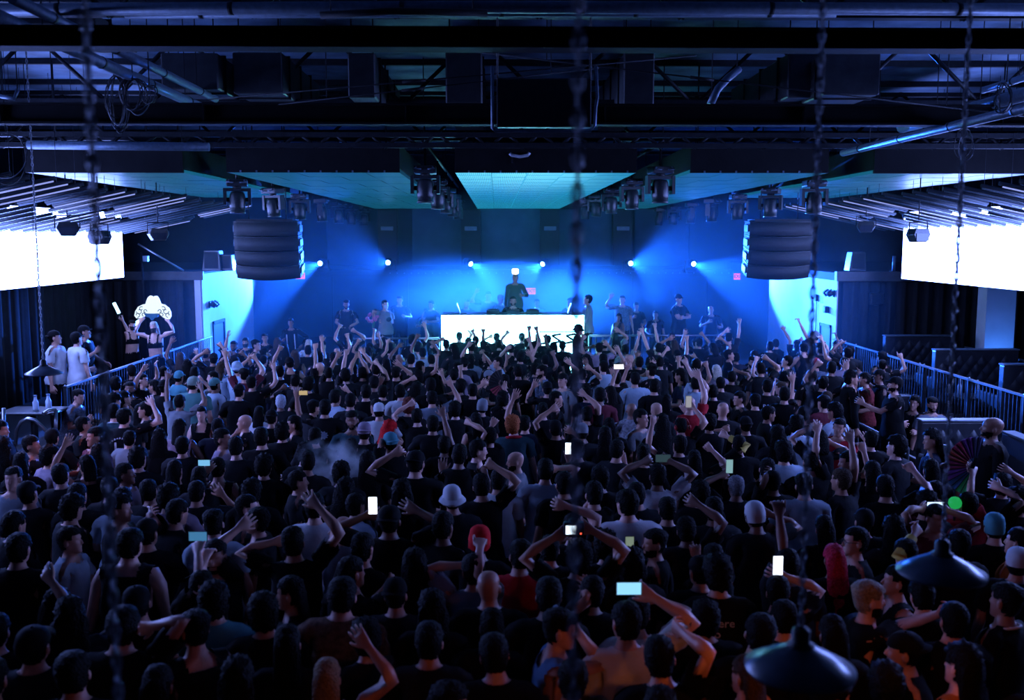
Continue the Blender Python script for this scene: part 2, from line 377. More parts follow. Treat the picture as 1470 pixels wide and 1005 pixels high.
raft(-.62, 2.13, 15.0, 32.9, 4.985, 'teal video ceiling panel over the centre of the dance floor', 5, 34)
raft(-4.05, -1.45, 15.0, 32.9, 4.985, 'teal video ceiling panel left of the centre one', 5, 18)
raft(2.95, 5.05, 15.0, 32.9, 4.985, 'teal video ceiling panel right of the centre one', 4, 18)
raft(-7.05, -4.70, 15.0, 24.0, 4.98, 'outer teal video ceiling panel beside the left light tubes', 4, 9)
raft(5.75, 8.2, 15.0, 24.0, 4.98, 'outer teal video ceiling panel beside the right light tubes', 4, 9)
# ---------------------------------------------------------------- moving-head lights
def make_mover():
    o = thing('moving_head_light', 'x', 'stage light')
    MB().box(-.17, .17, -.15, .15, -.11, 0).bevel(.02, 2).build('base', M_GLOSSB, o)
    MB().tube([(0, 0, -.11), (0, 0, -.15)], .07, 14).build('pivot', M_RUBBER, o)
    y = MB(); y.box(-.20, .20, -.05, .05, -.19, -.14)
    for s in (-1, 1): y.box(s*.20-.025, s*.20+.025, -.065, .065, -.42, -.14)
    y.b.verts.ensure_lookup_table(); y.build('yoke', M_GLOSSB, o)
    h = MB().lathe([(.0, -.20), (.10, -.20), (.125, -.245), (.135, -.34), (.13, -.45), (.122, -.53), (.128, -.535), (.128, -.56), (.10, -.56)], 20).build('head', M_GLOSSB, o)
    MB().lathe([(.0, 0), (.098, 0), (.098, -.01), (0, -.014)], 20, (0, 0, -.545)).build('lens', mat('dark glass', (.03, .04, .06), .08), h)
    for s in (-1, 1): MB().tube([(s*.12, 0, -.33), (s*.18, 0, -.33)], .035, 12).build('tilt_hub', M_RUBBER, h)
    for s in (-1, 1): MB().tube([(s*.12, -.16, -.02), (s*.16, -.19, -.05), (s*.05, -.2, -.06)], .012, 6).build('handle', M_PIPE, o)
    MB().tube([(0, 0, 0), (0, 0, .35)], .02, 8).build('clamp', M_STEEL, o)
    return o
MOVER = make_mover(); first = True
ORDN = ['first', 'second', 'third', 'fourth', 'fifth', 'sixth', 'seventh']
for x, y0, dy, n, top, row in ((-1.09, 15.3, 3.2, 5, 5.10, 'inner row left of centre panel'), (2.55, 15.3, 3.2, 5, 5.10, 'inner row right of centre panel'),
                               (-4.33, 16.6, 2.62, 7, 4.97, 'outer row at left'), (5.38, 16.6, 2.62, 7, 4.97, 'outer row at right')):
    lb = thing('lighting_bar', f'black bar carrying the {row.replace("row", "row of moving heads")}', 'bar', (x, y0-.5, top+.36))
    MB().tube([(0, 0, 0), (0, dy*(n-1)+1, 0)], .03, 8).build('tube', M_STEEL, lb)
    for q in range(3): MB().tube([(0, .3+q*dy*(n-1)/2, 0), (0, .3+q*dy*(n-1)/2, 6.7-top-.36)], .008, 5).build('hanger', M_STEEL, lb)
    for i in range(n):
        o = MOVER if first else copy_tree(MOVER); first = False
        o.location = (x, y0+dy*i, top); o.rotation_euler = (rnd.uniform(-.05, .05), 0, rnd.choice([0, 1.57, .9, .2, -.5]))
        o['label'] = f'black moving-head light, {ORDN[i]} from the camera in {row}'; o['group'] = 'moving-head lights hung from the video ceiling'
# ---------------------------------------------------------------- blue beam lights on the back wall
def beam_light(px, py, target, watts, size, n):
    p = at(px, py, 31.6)
    o = thing('beam_light', f'lit blue beam light on the back wall, {ORDN[n]} counting from the left', 'stage light', p, group='beam lights along the back wall')
    d = (Vector(target)-Vector(p)).normalized(); q = d.to_track_quat('-Z', 'Y').to_matrix().to_4x4()
    MB().box(-.22, .22, .05, .3, -.30, -.20).bevel(.02, 1).build('base', M_RUBBER, o)
    for s in (-1, 1): MB().box(s*.19-.02, s*.19+.02, .0, .14, -.28, .08).build('yoke_arm', M_RUBBER, o)
    h = MB().lathe([(.0, .20), (.10, .18), (.14, .05), (.13, -.10), (.15, -.13), (.15, -.16), (.115, -.16)], 20, (0, 0, 0), q).build('head', M_RUBBER, o)
    MB().lathe([(0, -.15), (.11, -.15), (.11, -.158), (0, -.165)], 20, (0, 0, 0), q).build('lens', emission('beam lens', (.16, .38, 1.0), 22.0), o)
    spot('beam_source', Vector(p)+d*.18, target, watts, BEAM_COL, size, .55, .05)
for n, (px, py, t, w, s) in enumerate(((462, 377, (-7.6, 21.5, 1.9), .9, 26), (559, 377, (-6.5, 15, 3.6), .22, 32), (672, 377, (4.2, 24.5, .8), .9, 46), (782, 377, (-2.6, 24.5, .8), .9, 46),
                                       (903, 378, (7.5, 17, 3.2), .5, 38), (993, 378, (8.6, 20.8, 2.0), .9, 28))):
    beam_light(px, py, t, BEAM_W*w, s, n)
# ---------------------------------------------------------------- line arrays
def line_array(px, y, label):
    p = at(px, 318, y); o = thing('line_array_speaker', label, 'speaker', p)
    z = 0; ang = 0; yy = 0
    M_GR = mat('speaker grille', (.02, .022, .026), .6, .4, .3, 60, .5, 160)
    MB().box(-.6, .6, -.1, .5, .0, .05).build('flying_frame', M_STEEL, o)
    for s in (-1, 1): MB().tube([(s*.4, .2, .05), (s*.4, .2, 6.7-p[2])], .012, 6).build('chain_hoist', M_STEEL, o)
    for i in range(4):
        ang = math.radians((2, 6, 11, 17)[i])
        R = Matrix.Translation((0, yy, z)) @ Matrix.Rotation(ang, 4, 'X')
        n = 14; prof = [(-.68+1.36*k/n, -.16*(1-((k-n/2)/(n/2))**2)) for k in range(n+1)]
        def slab(zz0, zz1, grow, name, m, par):
            b = MB(); lo, hi = [], []
            pts = [(px_*(1+grow), py_-grow) for px_, py_ in prof] + [(.68*(1+grow), .45), (-.68*(1+grow), .45)]
            lo = [b.b.verts.new(R @ Vector((px_, py_, zz0))) for px_, py_ in pts]; hi = [b.b.verts.new(R @ Vector((px_, py_, zz1))) for px_, py_ in pts]
            b.b.faces.new(lo[::-1]); b.b.faces.new(hi)
            for k in range(len(pts)): b.b.faces.new((lo[k], lo[(k+1) % len(pts)], hi[(k+1) % len(pts)], hi[k])).smooth = k < n
            return b.build(name, m, par)
        c = slab(-.300, -.01, 0, 'cabinet', M_GR, o)
        slab(-.016, .0, .012, 'edge_strip', M_GLOSSB, c)
        for s in (-1, 1): MB().box(s*.70-.014, s*.70+.014, .05, .35, -.22, -.08, R).build('rigging_plate', M_PIPE, c)
        z -= .31*math.cos(ang); yy += .31*math.sin(ang)
    return o
line_array(381, 21.0, 'curved black line-array speaker hung before the left exit sign')
line_array(1122, 21.0, 'curved black line-array speaker hung before the right exit sign')
# ---------------------------------------------------------------- side screens and slanted light tubes
def side_screen(X, y0, y1, z0, z1, s, label):
    o = thing('video_screen', label, 'screen', (X, y0, z0))
    n = int((y1-y0)/1.0); ty = (y1-y0)/n; hz = (z1-z0)/2
    me = MB().box(-.03, .03, -ty/2+.001, ty/2-.001, 0, hz-.002).mesh('screen_module'); me.materials.append(emission('side screen light', SCREEN_COL, SCREEN_L))
    for i in range(n):
        for j in range(2): place('screen_module', me, None, o, (0, ty*(i+.5), j*hz))
    MB().box(-s*.05, -s*.20, 0, y1-y0, -.01, z1-z0+.01).build('housing', M_BLACK, o)
    for q in (.4, (y1-y0)/2, y1-y0-.4): MB().tube([(-s*.12, q, z1-z0), (-s*.12, q, 6.7-z0)], .015, 6).build('hanger', M_STEEL, o)
sl = at(176, 398, 21.7); sr = at(1296, 400, 20.9)
side_screen(sl[0], 8.0, 21.7, sl[2], 4.55, 1, 'blank white video screen along the left wall')
side_screen(sr[0], 8.0, 20.9, sr[2], 4.55, -1, 'blank white video screen along the right wall')
M_TUBE = emission('light tube glow', TUBE_COL, TUBE_L); M_HOUS = mat('tube housing', (.012, .018, .025), .5, .1)
WORDN = 'first second third fourth fifth sixth seventh eighth ninth tenth eleventh twelfth thirteenth fourteenth fifteenth sixteenth seventeenth eighteenth nineteenth twentieth twenty-first twenty-second twenty-third twenty-fourth twenty-fifth twenty-sixth'.split()
for sgn, xi, xo, side in ((-1, -5.35, -8.25, 'left'), (1, 6.35, 9.0, 'right')):
    y = 10.2; k = 0
    while y < 22.4:
        L = abs(xo-xi); cuts = [0, rnd.uniform(.38, .6)*L, L]
        if rnd.random() < .35: cuts = [0, L]
        for part, (a, b_) in enumerate(zip(cuts, cuts[1:])):
            lit = rnd.random() < .45; half = 'full-length' if len(cuts) == 2 else ('inner', 'outer')[part]
            a += rnd.uniform(0, .22); b_ -= rnd.uniform(.02, .12)
            z = lambda q: 4.72 - q*.215
            o = thing('light_tube', f'{half} {"lit" if lit else "dark"} light tube above the {side} screen, {WORDN[k]} row from the camera', 'light tube', (xi+sgn*a, y, z(a)), group=f'slanted light tubes, {side} side')
            d = np.array([sgn*(b_-a), 0, z(b_)-z(a)])
            MB().tube([(0, 0, .025), d+np.array([0, 0, .025])], .028, 6).build('housing', M_HOUS, o)
            MB().tube([d*.02+np.array([0, 0, -.012]), d*.98+np.array([0, 0, -.012])], .010, 6).build('diffuser', M_TUBE if lit else mat('unlit diffuser', (.05, .08, .11), .4), o)
            xm = xi+sgn*a+d[0]*.5; zt = (4.99 if (-7.05 < xm < -4.7 or 5.75 < xm < 8.2) and 15.0 < y < 24 else 6.72)-z(a)
            MB().tube([d*.5+np.array([0, 0, .03]), (d[0]*.5, 0, zt)], .004, 4).build('wire', M_STEEL, o)
        y += .5; k += 1
# small floodlights under the tubes
def flood(px, py, y, rot, label):
    o = thing('flood_light', label, 'stage light', at(px, py, y), (0, 0, rot), group='floodlights under the light tubes')
    MB().prism([(-.10, -.12), (.10, -.12), (.17, 0), (.13, .10), (-.13, .10), (-.17, 0)], -.10, .10).bevel(.01, 1).build('housing', M_GLOSSB, o)
    MB().box(-.12, .12, -.112, -.10, -.10, .02).build('lens', mat('dark glass', (.03, .04, .06), .08), o)
    MB().tube([(-.18, 0, 0), (-.18, 0, .2), (.18, 0, .2), (.18, 0, 0)], .012, 6).build('bracket', M_STEEL, o)
    xf, _, zf = at(px, py, y); MB().tube([(0, 0, .2), (0, 0, (4.98 if (-7.05 < xf < -4.7 or 5.75 < xf < 8.2) and y > 15 else 6.72)-zf)], .010, 6).build('drop_rod', M_STEEL, o)
flood(97, 328, 15.5, .5, 'black floodlight leftmost before the white screen'); flood(143, 340, 15.8, -.4, 'black floodlight hung near the end of the left screen')
flood(227, 336, 17.5, .6, 'floodlight hung right of the left screen'); flood(1318, 337, 16.0, .3, 'black floodlight overlapping the corner of the right screen'); flood(1243, 325, 19.0, -.3, 'dim floodlight left of the right screen')
# ---------------------------------------------------------------- exit signs
def exit_sign(px, py, y, n, label):
    p = at(px, py, y); o = thing('exit_sign', label, 'sign', p)
    MB().box(-.16, .16, 0, .05, -.11, .11).bevel(.01, 1).build('housing', M_RUBBER, o)
    MB().box(-.15, .15, -.006, 0, -.10, .10).build('face', emission('exit sign face', (1.0, .05, .05), 1.1), o)
    m = text_mesh('EXIT', .16, .002, True); t = place('lettering', m, mat('exit letters', (.02, .003, .004), .5), o, (0, -.01, 0)); t.rotation_euler = (math.pi/2, 0, 0); t.scale = (.85, 1, 1)
    MB().tube([(0, .05, .0), (0, 32.99-y, .0)], .012, 6).build('stem', M_STEEL, o)
exit_sign(431, 396, 31.5, 0, 'red EXIT sign partly behind the left line array'); exit_sign(762, 418, 31.0, 1, 'red EXIT sign above the booth'); exit_sign(1060, 397, 31.5, 2, 'red EXIT sign beside the right line array')
# ---------------------------------------------------------------- booth
b0, b1 = at(633.5, 452, 24.0), at(838.5, 452, 24.0); BW = b1[0]-b0[0]; BZ = b0[2]
o = thing('booth_counter', 'long booth counter with a blazing white video front on stage', 'booth', ((b0[0]+b1[0])/2, 24.0, .70))
nx, nz = 7, 3; tx, tz = BW/nx, (BZ-.76)/nz
me = MB().box(-tx/2+.001, tx/2-.001, -.03, .03, 0, tz-.002).mesh('screen_module'); me.materials.append(emission('booth screen light', BOOTH_COL, BOOTH_L))
for i in range(nx):
    for j in range(nz): place('screen_module', me, None, o, (-BW/2+tx*(i+.5), 0, .05+tz*j))
MB().box(-BW/2, BW/2, .04, .85, .0, BZ-.72).build('carcass', M_RUBBER, o)
MB().box(-BW/2, BW/2, .0, .95, BZ-.70-.02, BZ-.70).build('top', M_RUBBER, o)
# black angular lettering at the lower corner of the booth front
lg = thing('booth_banner', 'black angular lettering strip on the booth front corner', 'banner', at(806, 487, 23.93))
ux = at(838, 487, 23.93)[0]-at(812, 487, 23.93)[0]
gl = {'U': [[(0, 1), (0, 0), (.8, .15), (.8, 1)]], 'S': [[(.9, 1), (.1, .85), (.85, .3), (0, .1)]], 'R': [[(0, 0), (0, 1), (.8, .8), (.15, .5), (.9, 0)]]}
for i, ch in enumerate('USSR'):
    for st in gl[ch]:
        b = MB()
        for p, q in zip(st, st[1:]):
            w0 = .055; P0 = np.array([p[0]*.30, 0, p[1]*.26]); P1 = np.array([q[0]*.30, 0, q[1]*.26]); d = P1-P0; n_ = np.array([-d[2], 0, d[0]])/np.linalg.norm(d)*w0/2
            b.b.faces.new([b.b.verts.new(v) for v in (P0-n_, P1-n_, P1+n_, P0+n_)])
        ob = b.build('letter', M_RUBBER, lg); ob.location = (-.62+i*.35, -.005*i, -.13)
        sd = ob.modifiers.new('s', 'SOLIDIFY'); sd.thickness = .01
MB().box(-.55, .40, 0, .012, .17, .205).build('bar', mat('grey strip', (.3, .34, .4), .5), lg)
# gear on the booth
for px, lab, tilt in ((661, 'white laptop stand leaning at the left end of the booth', -.35), (815, 'white laptop stand leaning at the right end of the booth', .35)):
    p = at(px, 452, 24.4); s_ = thing('laptop', lab, 'laptop', (p[0], 24.4, BZ))
    MB().box(-.17, .17, -.12, .12, 0, .018).bevel(.006, 1).build('base', M_GLOSSB, s_)
    sc_ = MB().box(-.011, .011, -.13, .13, 0, .27, Matrix.Rotation(tilt, 4, 'Y')).bevel(.004, 1).build('lid', mat('pale laptop lid', (.75, .8, .85), .3, .2), s_)
for i, (dx, lab) in enumerate(((-.5, 'media player left of the mixer on the booth'), (.0, 'mixer in the middle of the booth before the DJ'), (.5, 'media player right of the mixer on the booth'))):
    p = thing('dj_player' if i != 1 else 'mixer', lab, 'music player' if i != 1 else 'mixer', (.42+dx, 24.45, BZ))
    MB().box(-.16, .16, -.2, .2, 0, .09).bevel(.01, 1).build('body', M_GLOSSB, p)
    if i != 1: MB().lathe([(.0, 0), (.11, 0), (.11, .02), (.0, .022)], 24, (0, -.05, .09)).build('jog_wheel', M_STEEL, p)
    for k in range(5): MB().lathe([(.012, 0), (.010, .02), (0, .02)], 8, (-.12+.06*k, .13, .09)).build('knob', M_STEEL, p)
# glowing lantern above the person on the riser
o = thing('lantern', 'small glowing white lantern above the person on the riser', 'lantern', at(739.7, 397, 26.15))
MB().lathe([(.03, 0), (.03, .05), (.05, .06)], 12).build('base', M_RUBBER, o)
MB().lathe([(.05, 0), (.085, .03), (.085, .13), (.06, .15), (.0, .15)], 16, (0, 0, .06)).build('globe', emission('lantern glow', (1.0, .95, .85), 6.0), o)
# stage-front barriers
def barrier(px0, px1, py, y, label):
    a, b_ = at(px0, py, y), at(px1, py, y); o = thing('stage_barrier', label, 'barrier', (a[0], y, 0)); L = b_[0]-a[0]; z = a[2]
    MB().tube([(0, 0, z), (L, 0, z)], .024, 8).build('top_rail', M_CHROME, o)
    MB().tube([(0, 0, .75), (L, 0, .75)], .02, 8).build('bottom_rail', M_CHROME, o)
    for i in range(int(L/.16)+1): MB().tube([(i*.16, 0, .75), (i*.16, 0, z)], .008, 6).build('bar', M_STEEL, o)
    for x in (0, L): MB().tube([(x, 0, 0), (x, 0, z)], .024, 8).build('post', M_CHROME, o)
barrier(505, 630, 486, 23.35, 'steel barrier along the stage left of the booth'); barrier(846, 1042, 482, 23.35, 'steel barrier along the stage right of the booth')
# ---------------------------------------------------------------- railings
def railing(x, y0, y1, z0, z1, label, step=.115, post=1.7, name='railing'):
    o = thing(name, label, 'railing', (x, y0, z0)); L = y1-y0; h = z1-z0
    MB().box(-.03, .03, 0, L, h-.035, h).bevel(.008, 1).build('top_rail', M_CHROME, o)
    MB().box(-.015, .015, 0, L, .08, .11).build('bottom_rail', M_STEEL, o)
    me = MB().box(-.008, .008, -.008, .008, .10, h-.03).mesh('baluster'); me.materials.append(M_STEEL)
    for i in range(1, int(L/step)): place('baluster', me, None, o, (0, i*step, 0))
    mp = MB().box(-.025, .025, -.025, .025, 0, h).mesh('post'); mp.materials.append(M_STEEL)
    mc_ = MB().sphere((0, 0, h+.005), .022, 1).mesh('bolt'); mc_.materials.append(M_CHROME)
    for i in range(int(L/post)+1): place('post', mp, None, o, (0, min(i*post, L-.02), 0)); place('bolt', mc_, None, o, (0, min(i*post, L-.02), 0))
railing(-6.74, 15.2, 23.1, .65, 1.70, 'black baluster railing in front of the white T-shirts and dancers')
railing(7.80, 9.0, 22.3, .65, 1.70, 'long black baluster railing along the right raised seating')
railing(10.05, 15.8, 20.6, .65, 1.70, 'short railing beside the blue-washed pilaster')
def handrail(x, y0, y1, z, zf, label):
    o = thing('handrail', label, 'handrail', (x, y0, zf))
    MB().tube([(0, 0, z-zf), (0, y1-y0, z-zf)], .03, 10).build('rail', mat('pale handrail', (.45, .5, .6), .25, .7), o)
    n = max(1, int((y1-y0)/1.6))
    for i in range(n+1): MB().tube([(0, (y1-y0)*i/n, 0), (0, (y1-y0)*i/n, z-zf)], .022, 8).build('post', M_STEEL, o)
handrail(-4.66, 15.4, 18.6, 1.05, 0, 'blue-lit handrail standing in the crowd at left'); handrail(5.80, 9.5, 13.0, 1.05, 0, 'blue-lit handrail below the guard'); handrail(5.80, 13.4, 21.0, 1.05, 0, 'blue-lit handrail running toward the stage at right')
# stair rails at the left platform
o = thing('stair_rail', 'curved steel stair rail at the left edge of the crowd', 'handrail', at(22, 640, 14.0))
base = at(22, 640, 14.0); pts = [at(*p, 14.0)-base for p in ((22, 640), (24, 618), (30, 606), (40, 601), (50, 603), (62, 614), (86, 644))]
MB().tube(pts, .028, 8).build('rail', M_CHROME, o)
for p in ((5, 585), (5, 660)): pass
MB().tube([at(5, 586, 14)-base, at(5, 680, 14)-base], .03, 8).build('post', M_CHROME, o)
MB().tube([at(80, 588, 14.4)-base, at(80, 640, 14.4)-base], .03, 8).build('post', M_CHROME, o)
MB().tube([at(62, 594, 14.2)-base, at(70, 589, 14.3)-base, at(80, 588, 14.4)-base], .028, 8).build('rail_return', M_CHROME, o)
# table with bottles
tc_ = at(48, 588, 14.6); o = thing('lounge_table', 'dark rounded table with two clear bottles beside the stairs', 'table', (tc_[0], 14.6, .65)); th_ = tc_[2]-.65
MB().box(-.42, .42, -.3, .3, th_-.04, th_).bevel(.018, 2).build('top', M_GLOSSB, o)
MB().tube([(0, 0, 0), (0, 0, th_-.03)], .05, 12).build('pedestal', M_STEEL, o); MB().lathe([(.0, 0), (.24, 0), (.24, .02), (.05, .04)], 20).build('foot', M_STEEL, o)
for px, lab in ((54, 'clear glass bottle nearer the table corner'), (68, 'clear glass bottle nearer the platform')):
    p = at(px, 590, 14.6); b = thing('glass_bottle', lab, 'bottle', (p[0], 14.55 + (.1 if px > 60 else 0), tc_[2]))
    MB().lathe([(.0, 0), (.04, 0), (.043, .02), (.043, .12), (.025, .16), (.02, .20), (.024, .21), (.0, .21)], 16).build('body', M_GLASS, b)
    MB().lathe([(.026, 0), (.026, .02), (0, .022)], 12, (0, 0, .208)).build('cap', M_PIPE, b)
# ---------------------------------------------------------------- banquettes
PAD = None
def pad_mesh(w, h):
    b = MB(); c = b.b.verts.new((0, -.035, 0)); k = [b.b.verts.new(p) for p in ((w/2, 0, 0), (0, 0, h/2), (-w/2, 0, 0), (0, 0, -h/2))]; m_ = [b.b.verts.new(p) for p in ((w*.3, -.026, 0), (0, -.026, h*.3), (-w*.3, -.026, 0), (0, -.026, -h*.3))]
    for i in range(4):
        b.b.faces.new((k[i], k[(i+1) % 4], m_[(i+1) % 4], m_[i])).smooth = True; b.b.faces.new((m_[i], m_[(i+1) % 4], c)).smooth = True
    m = b.mesh('pad'); m.materials.append(M_LEATHER); return m
def banquette(x0, x1, y, zf, label, depth=.75, tuft_front=True, h=1.22):
    o = thing('banquette', label, 'sofa', ((x0+x1)/2, y, zf)); w = (x1-x0)/2
    bk = MB().box(-w, w, 0, .16, 0, h).bevel(.02, 2).build('backrest', M_LEATHER, o)
    MB().box(-w-.01, w+.01, -.02, .18, h, h+.03).bevel(.01, 1).build('cap_rail', mat('dark lacquer', (.10, .13, .16), .35), o)
    st_ = MB().box(-w, w, .16, .16+depth, .22, .45).bevel(.04, 2).build('seat', M_LEATHER, o)
    MB().box(-w, w, .2, .12+depth, 0, .22).build('plinth', M_BLACK, o)
    for s in (-1, 1): MB().box(s*w-.08*(s > 0), s*w+.08*(s < 0), .16, .16+depth, .2, .68).bevel(.02, 1).build('arm', M_LEATHER, o)
    pw, ph = .22, .30; me = pad_mesh(pw-.012, ph-.016); n = int(2*w/pw); r = int((h-.1)/ph*2)
    for j in range(r-1):
        for i in range(n - (j % 2)):
            place('pad', me, None, bk, (-w+(2*w-n*pw)/2+pw*(i+.5+.5*(j % 2)), -.002, .1+ph/2*(j+1)))
    return o
banquette(5.98, 7.02, 13.4, .18, 'diamond-tufted booth back behind the man in black jacket', h=1.25)
banquette(5.95, 7.55, 17.4, .18, 'tufted booth bench farther along below the railing', h=.95)
sA = at(1271, 492, 21.0); banquette(sA[0], sA[0]+1.5, 21.0, .65, 'tufted sofa on the right platform closest to the stage')
sB = at(1343, 514, 18.3); banquette(sB[0], sB[0]+1.6, 18.3, .65, 'tufted sofa in the middle of the right platform')
sC = at(1441, 538, 16.1); banquette(sC[0], sC[0]+1.5, 16.1, .65, 'tufted sofa cut by the right edge')
sp = thing('padded_partition', 'low padded side wall of the tufted booth', 'sofa', (7.12, 11.4, .18))
MB().box(0, .16, 0, 2.0, 0, 1.1).bevel(.02, 2).build('panel', M_LEATHER, sp); MB().box(-.02, .18, 0, 2.0, 1.1, 1.13).bevel(.008, 1).build('cap_rail', mat('dark lacquer', (.10, .13, .16), .35), sp)
for i, (x, y, lab) in enumerate(((8.5, 19.6, 'low table with small bottles behind the long railing'), (8.5, 17.2, 'low table between the two nearer sofas'))):
    o = thing('low_table', lab, 'table', (x, y, .65)); MB().box(-.3, .3, -.3, .3, .5, .54).bevel(.01, 1).build('top', M_GLOSSB, o); MB().tube([(0, 0, 0), (0, 0, .5)], .04, 10).build('pedestal', M_STEEL, o)
    for k, (dx, dy) in enumerate(((-.15, .05), (.1, -.1))):
        b = thing('glass_bottle', f'{"tall" if k else "short"} bottle on the {lab.split(" behind")[0].split(" between")[0]} {"behind the railing" if i == 0 else "between sofas"}', 'bottle', (x+dx, y+dy, 1.19))
        MB().lathe([(.0, 0), (.04, 0), (.04, .16), (.015, .22), (.015, .30), (0, .30)], 12).build('body', M_GLASS, b)
# metal cup on the booth rail and the stage-side speakers
o = thing('ice_bucket', 'round metal ice bucket beside the curly head at the right handrail', 'bucket', at(1345, 662, 11.6)); MB().lathe([(.0, 0), (.085, 0), (.11, .19), (.118, .195), (.105, .19), (.08, .01), (0, .01)], 20).build('pail', M_CHROME, o)
o2 = thing('side_stand', 'slim dark stand under the metal ice bucket', 'stand', (o.location[0], 11.6, 0)); MB().lathe([(0, 0), (.16, 0), (.16, .02), (.025, .04), (.025, o.location[2]-.02), (.12, o.location[2]-.02), (.12, o.location[2]), (0, o.location[2])], 16).build('column', M_STEEL, o2)
for px, y, s_, lab in ((306, 23.6, .38, 'small black speaker wedge atop the left ledge'), (326, 23.7, .3, 'second black speaker beside the wedge on the left ledge'), (1228, 22.8, .34, 'black speaker standing on the right ledge')):
    p = at(px, 388, y); o = thing('ledge_speaker', lab, 'speaker', (p[0], y, 3.22 if px < 700 else 3.24))
    MB().prism([(-s_*.6, 0), (s_*.6, 0), (s_*.5, s_*1.3), (-s_*.42, s_*1.3)], -.15, .2).bevel(.012, 1).build('cabinet', M_GLOSSB, o); MB().box(-s_*.42, s_*.42, -.165, -.15, .06, s_*1.2).build('grille', MATS['speaker grille'], o)
o = thing('upright_tube', 'pale upright tube standing at the end of the right ledge', 'pole', at(1283, 390, 22.4)); MB().tube([(0, 0, 0), (0, 0, .36)], .04, 10).build('tube', M_PIPE, o); MB().lathe([(0, 0), (.09, 0), (.09, .015), (0, .02)], 12).build('foot', M_STEEL, o)
o = thing('slanted_pole', 'thin slanted steel pole above the left ledge', 'pole', at(198, 350, 22.5)); q = at(264, 389, 22.9)-at(198, 350, 22.5); MB().tube([(0, 0, 0), q], .022, 8).build('tube', M_CHROME, o)
o = thing('camera_pole', 'upright pole with a small camera in front of the left curtain', 'pole', at(209, 425, 22.7)); z_ = at(205, 362, 22.7)[2]-at(209, 425, 22.7)[2]
MB().tube([(0, 0, .65-at(209, 425, 22.7)[2]), (-.06, 0, z_)], .025, 8).build('tube', M_STEEL, o); MB().box(-.02, .10, -.06, .06, z_-.22, z_-.08).bevel(.01, 1).build('camera', M_PIPE, o)
# fixtures on the white walls
def wall_fix(X, y, z, s, lab):
    o = thing('wall_spotlight', lab, 'wall lamp', (X, y, z)); MB().box(0, s*.04, -.08, .08, -.08, .08).build('plate', M_RUBBER, o)
    for dy in (-.11, .11): MB().lathe([(0, 0), (.07, 0), (.085, .12), (0, .12)], 12, (0, 0, 0), Matrix.Translation((s*.09, dy, -.04)) @ Matrix.Rotation(.6*s, 4, 'Y')).build('lamp_head', M_RUBBER, o)
wall_fix(-6.95, 23.75, 2.40, 1, 'twin black spotlights on the white wall left of the stage'); wall_fix(7.87, 22.62, 2.72, -1, 'twin black spotlights on the white wall right of the stage')
o = thing('wall_speaker', 'small black box on the white wall above the right doorway', 'speaker', (7.87, 22.95, 2.32)); MB().box(-.10, 0, -.09, .09, -.08, .08).bevel(.01, 1).build('body', M_RUBBER, o); MB().box(-.106, -.10, -.07, .07, -.06, .06).build('grille', M_STEEL, o)
o = thing('wall_speaker', 'black corner speaker at the edge of the right white wall', 'speaker', (8.72, 22.3, 2.62)); MB().box(-.16, .16, -.14, .05, -.14, .14).bevel(.02, 1).build('body', M_RUBBER, o); MB().box(-.12, .12, -.148, -.14, -.1, .1).build('grille', M_STEEL, o)
o = thing('wall_cable', 'thin black cord between two boxes on the right white wall', 'cord', (7.85, 23.75, 2.0)); MB().tube([(0, 0, -.35), (0, 0, .5)], .012, 6).build('cord', M_RUBBER, o)
for z_ in (-.42, .55): MB().box(-.05, .02, -.06, .06, z_-.08, z_+.08).build('box', M_RUBBER, o)
# ---------------------------------------------------------------- pendant lamps on chains
def pendant(loc, R, label, n_links=True, chain_r=.004):
    o = thing('pendant_lamp', label, 'lamp', loc); z = loc[2]; k = R/.2
    sh = MB().lathe([(R, 0), (R*1.0, .012*k), (R*.55, .062*k), (R*.20, .098*k), (R*.16, .108*k), (R*.14, .108*k), (R*.18, .094*k), (R*.53, .056*k), (R*.97, .004*k), (R*.99, -.002), (R, 0)], 40).build('shade', mat('blue-grey enamel', (.04, .055, .08), .28, .0, .1, 10, .03), o)
    MB().lathe([(.0, .17*k), (.02, .165*k), (.034, .15*k), (.034, .11*k), (.05, .10*k), (.05, .085*k), (0, .085*k)], 16).build('socket', M_STEEL, o)
    MB().lathe([(.0, -.005), (.020, .005), (.028, .03), (.020, .06), (.014, .075)], 14, (0, 0, 0)).build('bulb', emission('warm bulb', (1.0, .42, .12), 1.6), o)
    H = 6.7-z-.16*k; n = 1
    b = MB()
    t = 0; i = 0
    while t < H:                                     # twisted chain: alternate links
        a = i % 2; pts = []
        for j in range(9):
            th_ = 2*math.pi*j/8; u = .011*math.sin(th_); v = .026*math.cos(th_)
            pts.append((u*(1-a), u*a, .165*k + t + .026 + v))
        b.tube(pts, .0042, 5, False); t += .040; i += 1
    ch = b.build('chain', mat('weathered chain', (.32, .34, .38), .45, .6, .3, 30), o); ch['kind'] = 'stuff'
    b = MB().tube([(.002*math.sin(q*2.1), .002*math.cos(q*2.1), .165*k+H*q/60) for q in range(61)], chain_r, 6); b.build('cord', mat('grey flex', (.10, .11, .13), .6), o)
    return o
def lamp(px, py, y, R, label, watts):
    p = at(px, py, y); pendant(p, R, label); 
    spot('lamp_light', (p[0], p[1], p[2]-.04), (p[0], p[1], 0), watts, LAMP_COL, 172, .3, .025)
lamp(1148, 962, 3.42, .20, 'large blue-rimmed cone lamp hanging nearest the camera', LAMP_W); lamp(1351, 824, 4.38, .20, 'cone lamp with a glowing amber bulb at right', LAMP_W); lamp(63, 537, 11.1, .20, 'pale cone lamp hanging before the white T-shirts', LAMP_W)
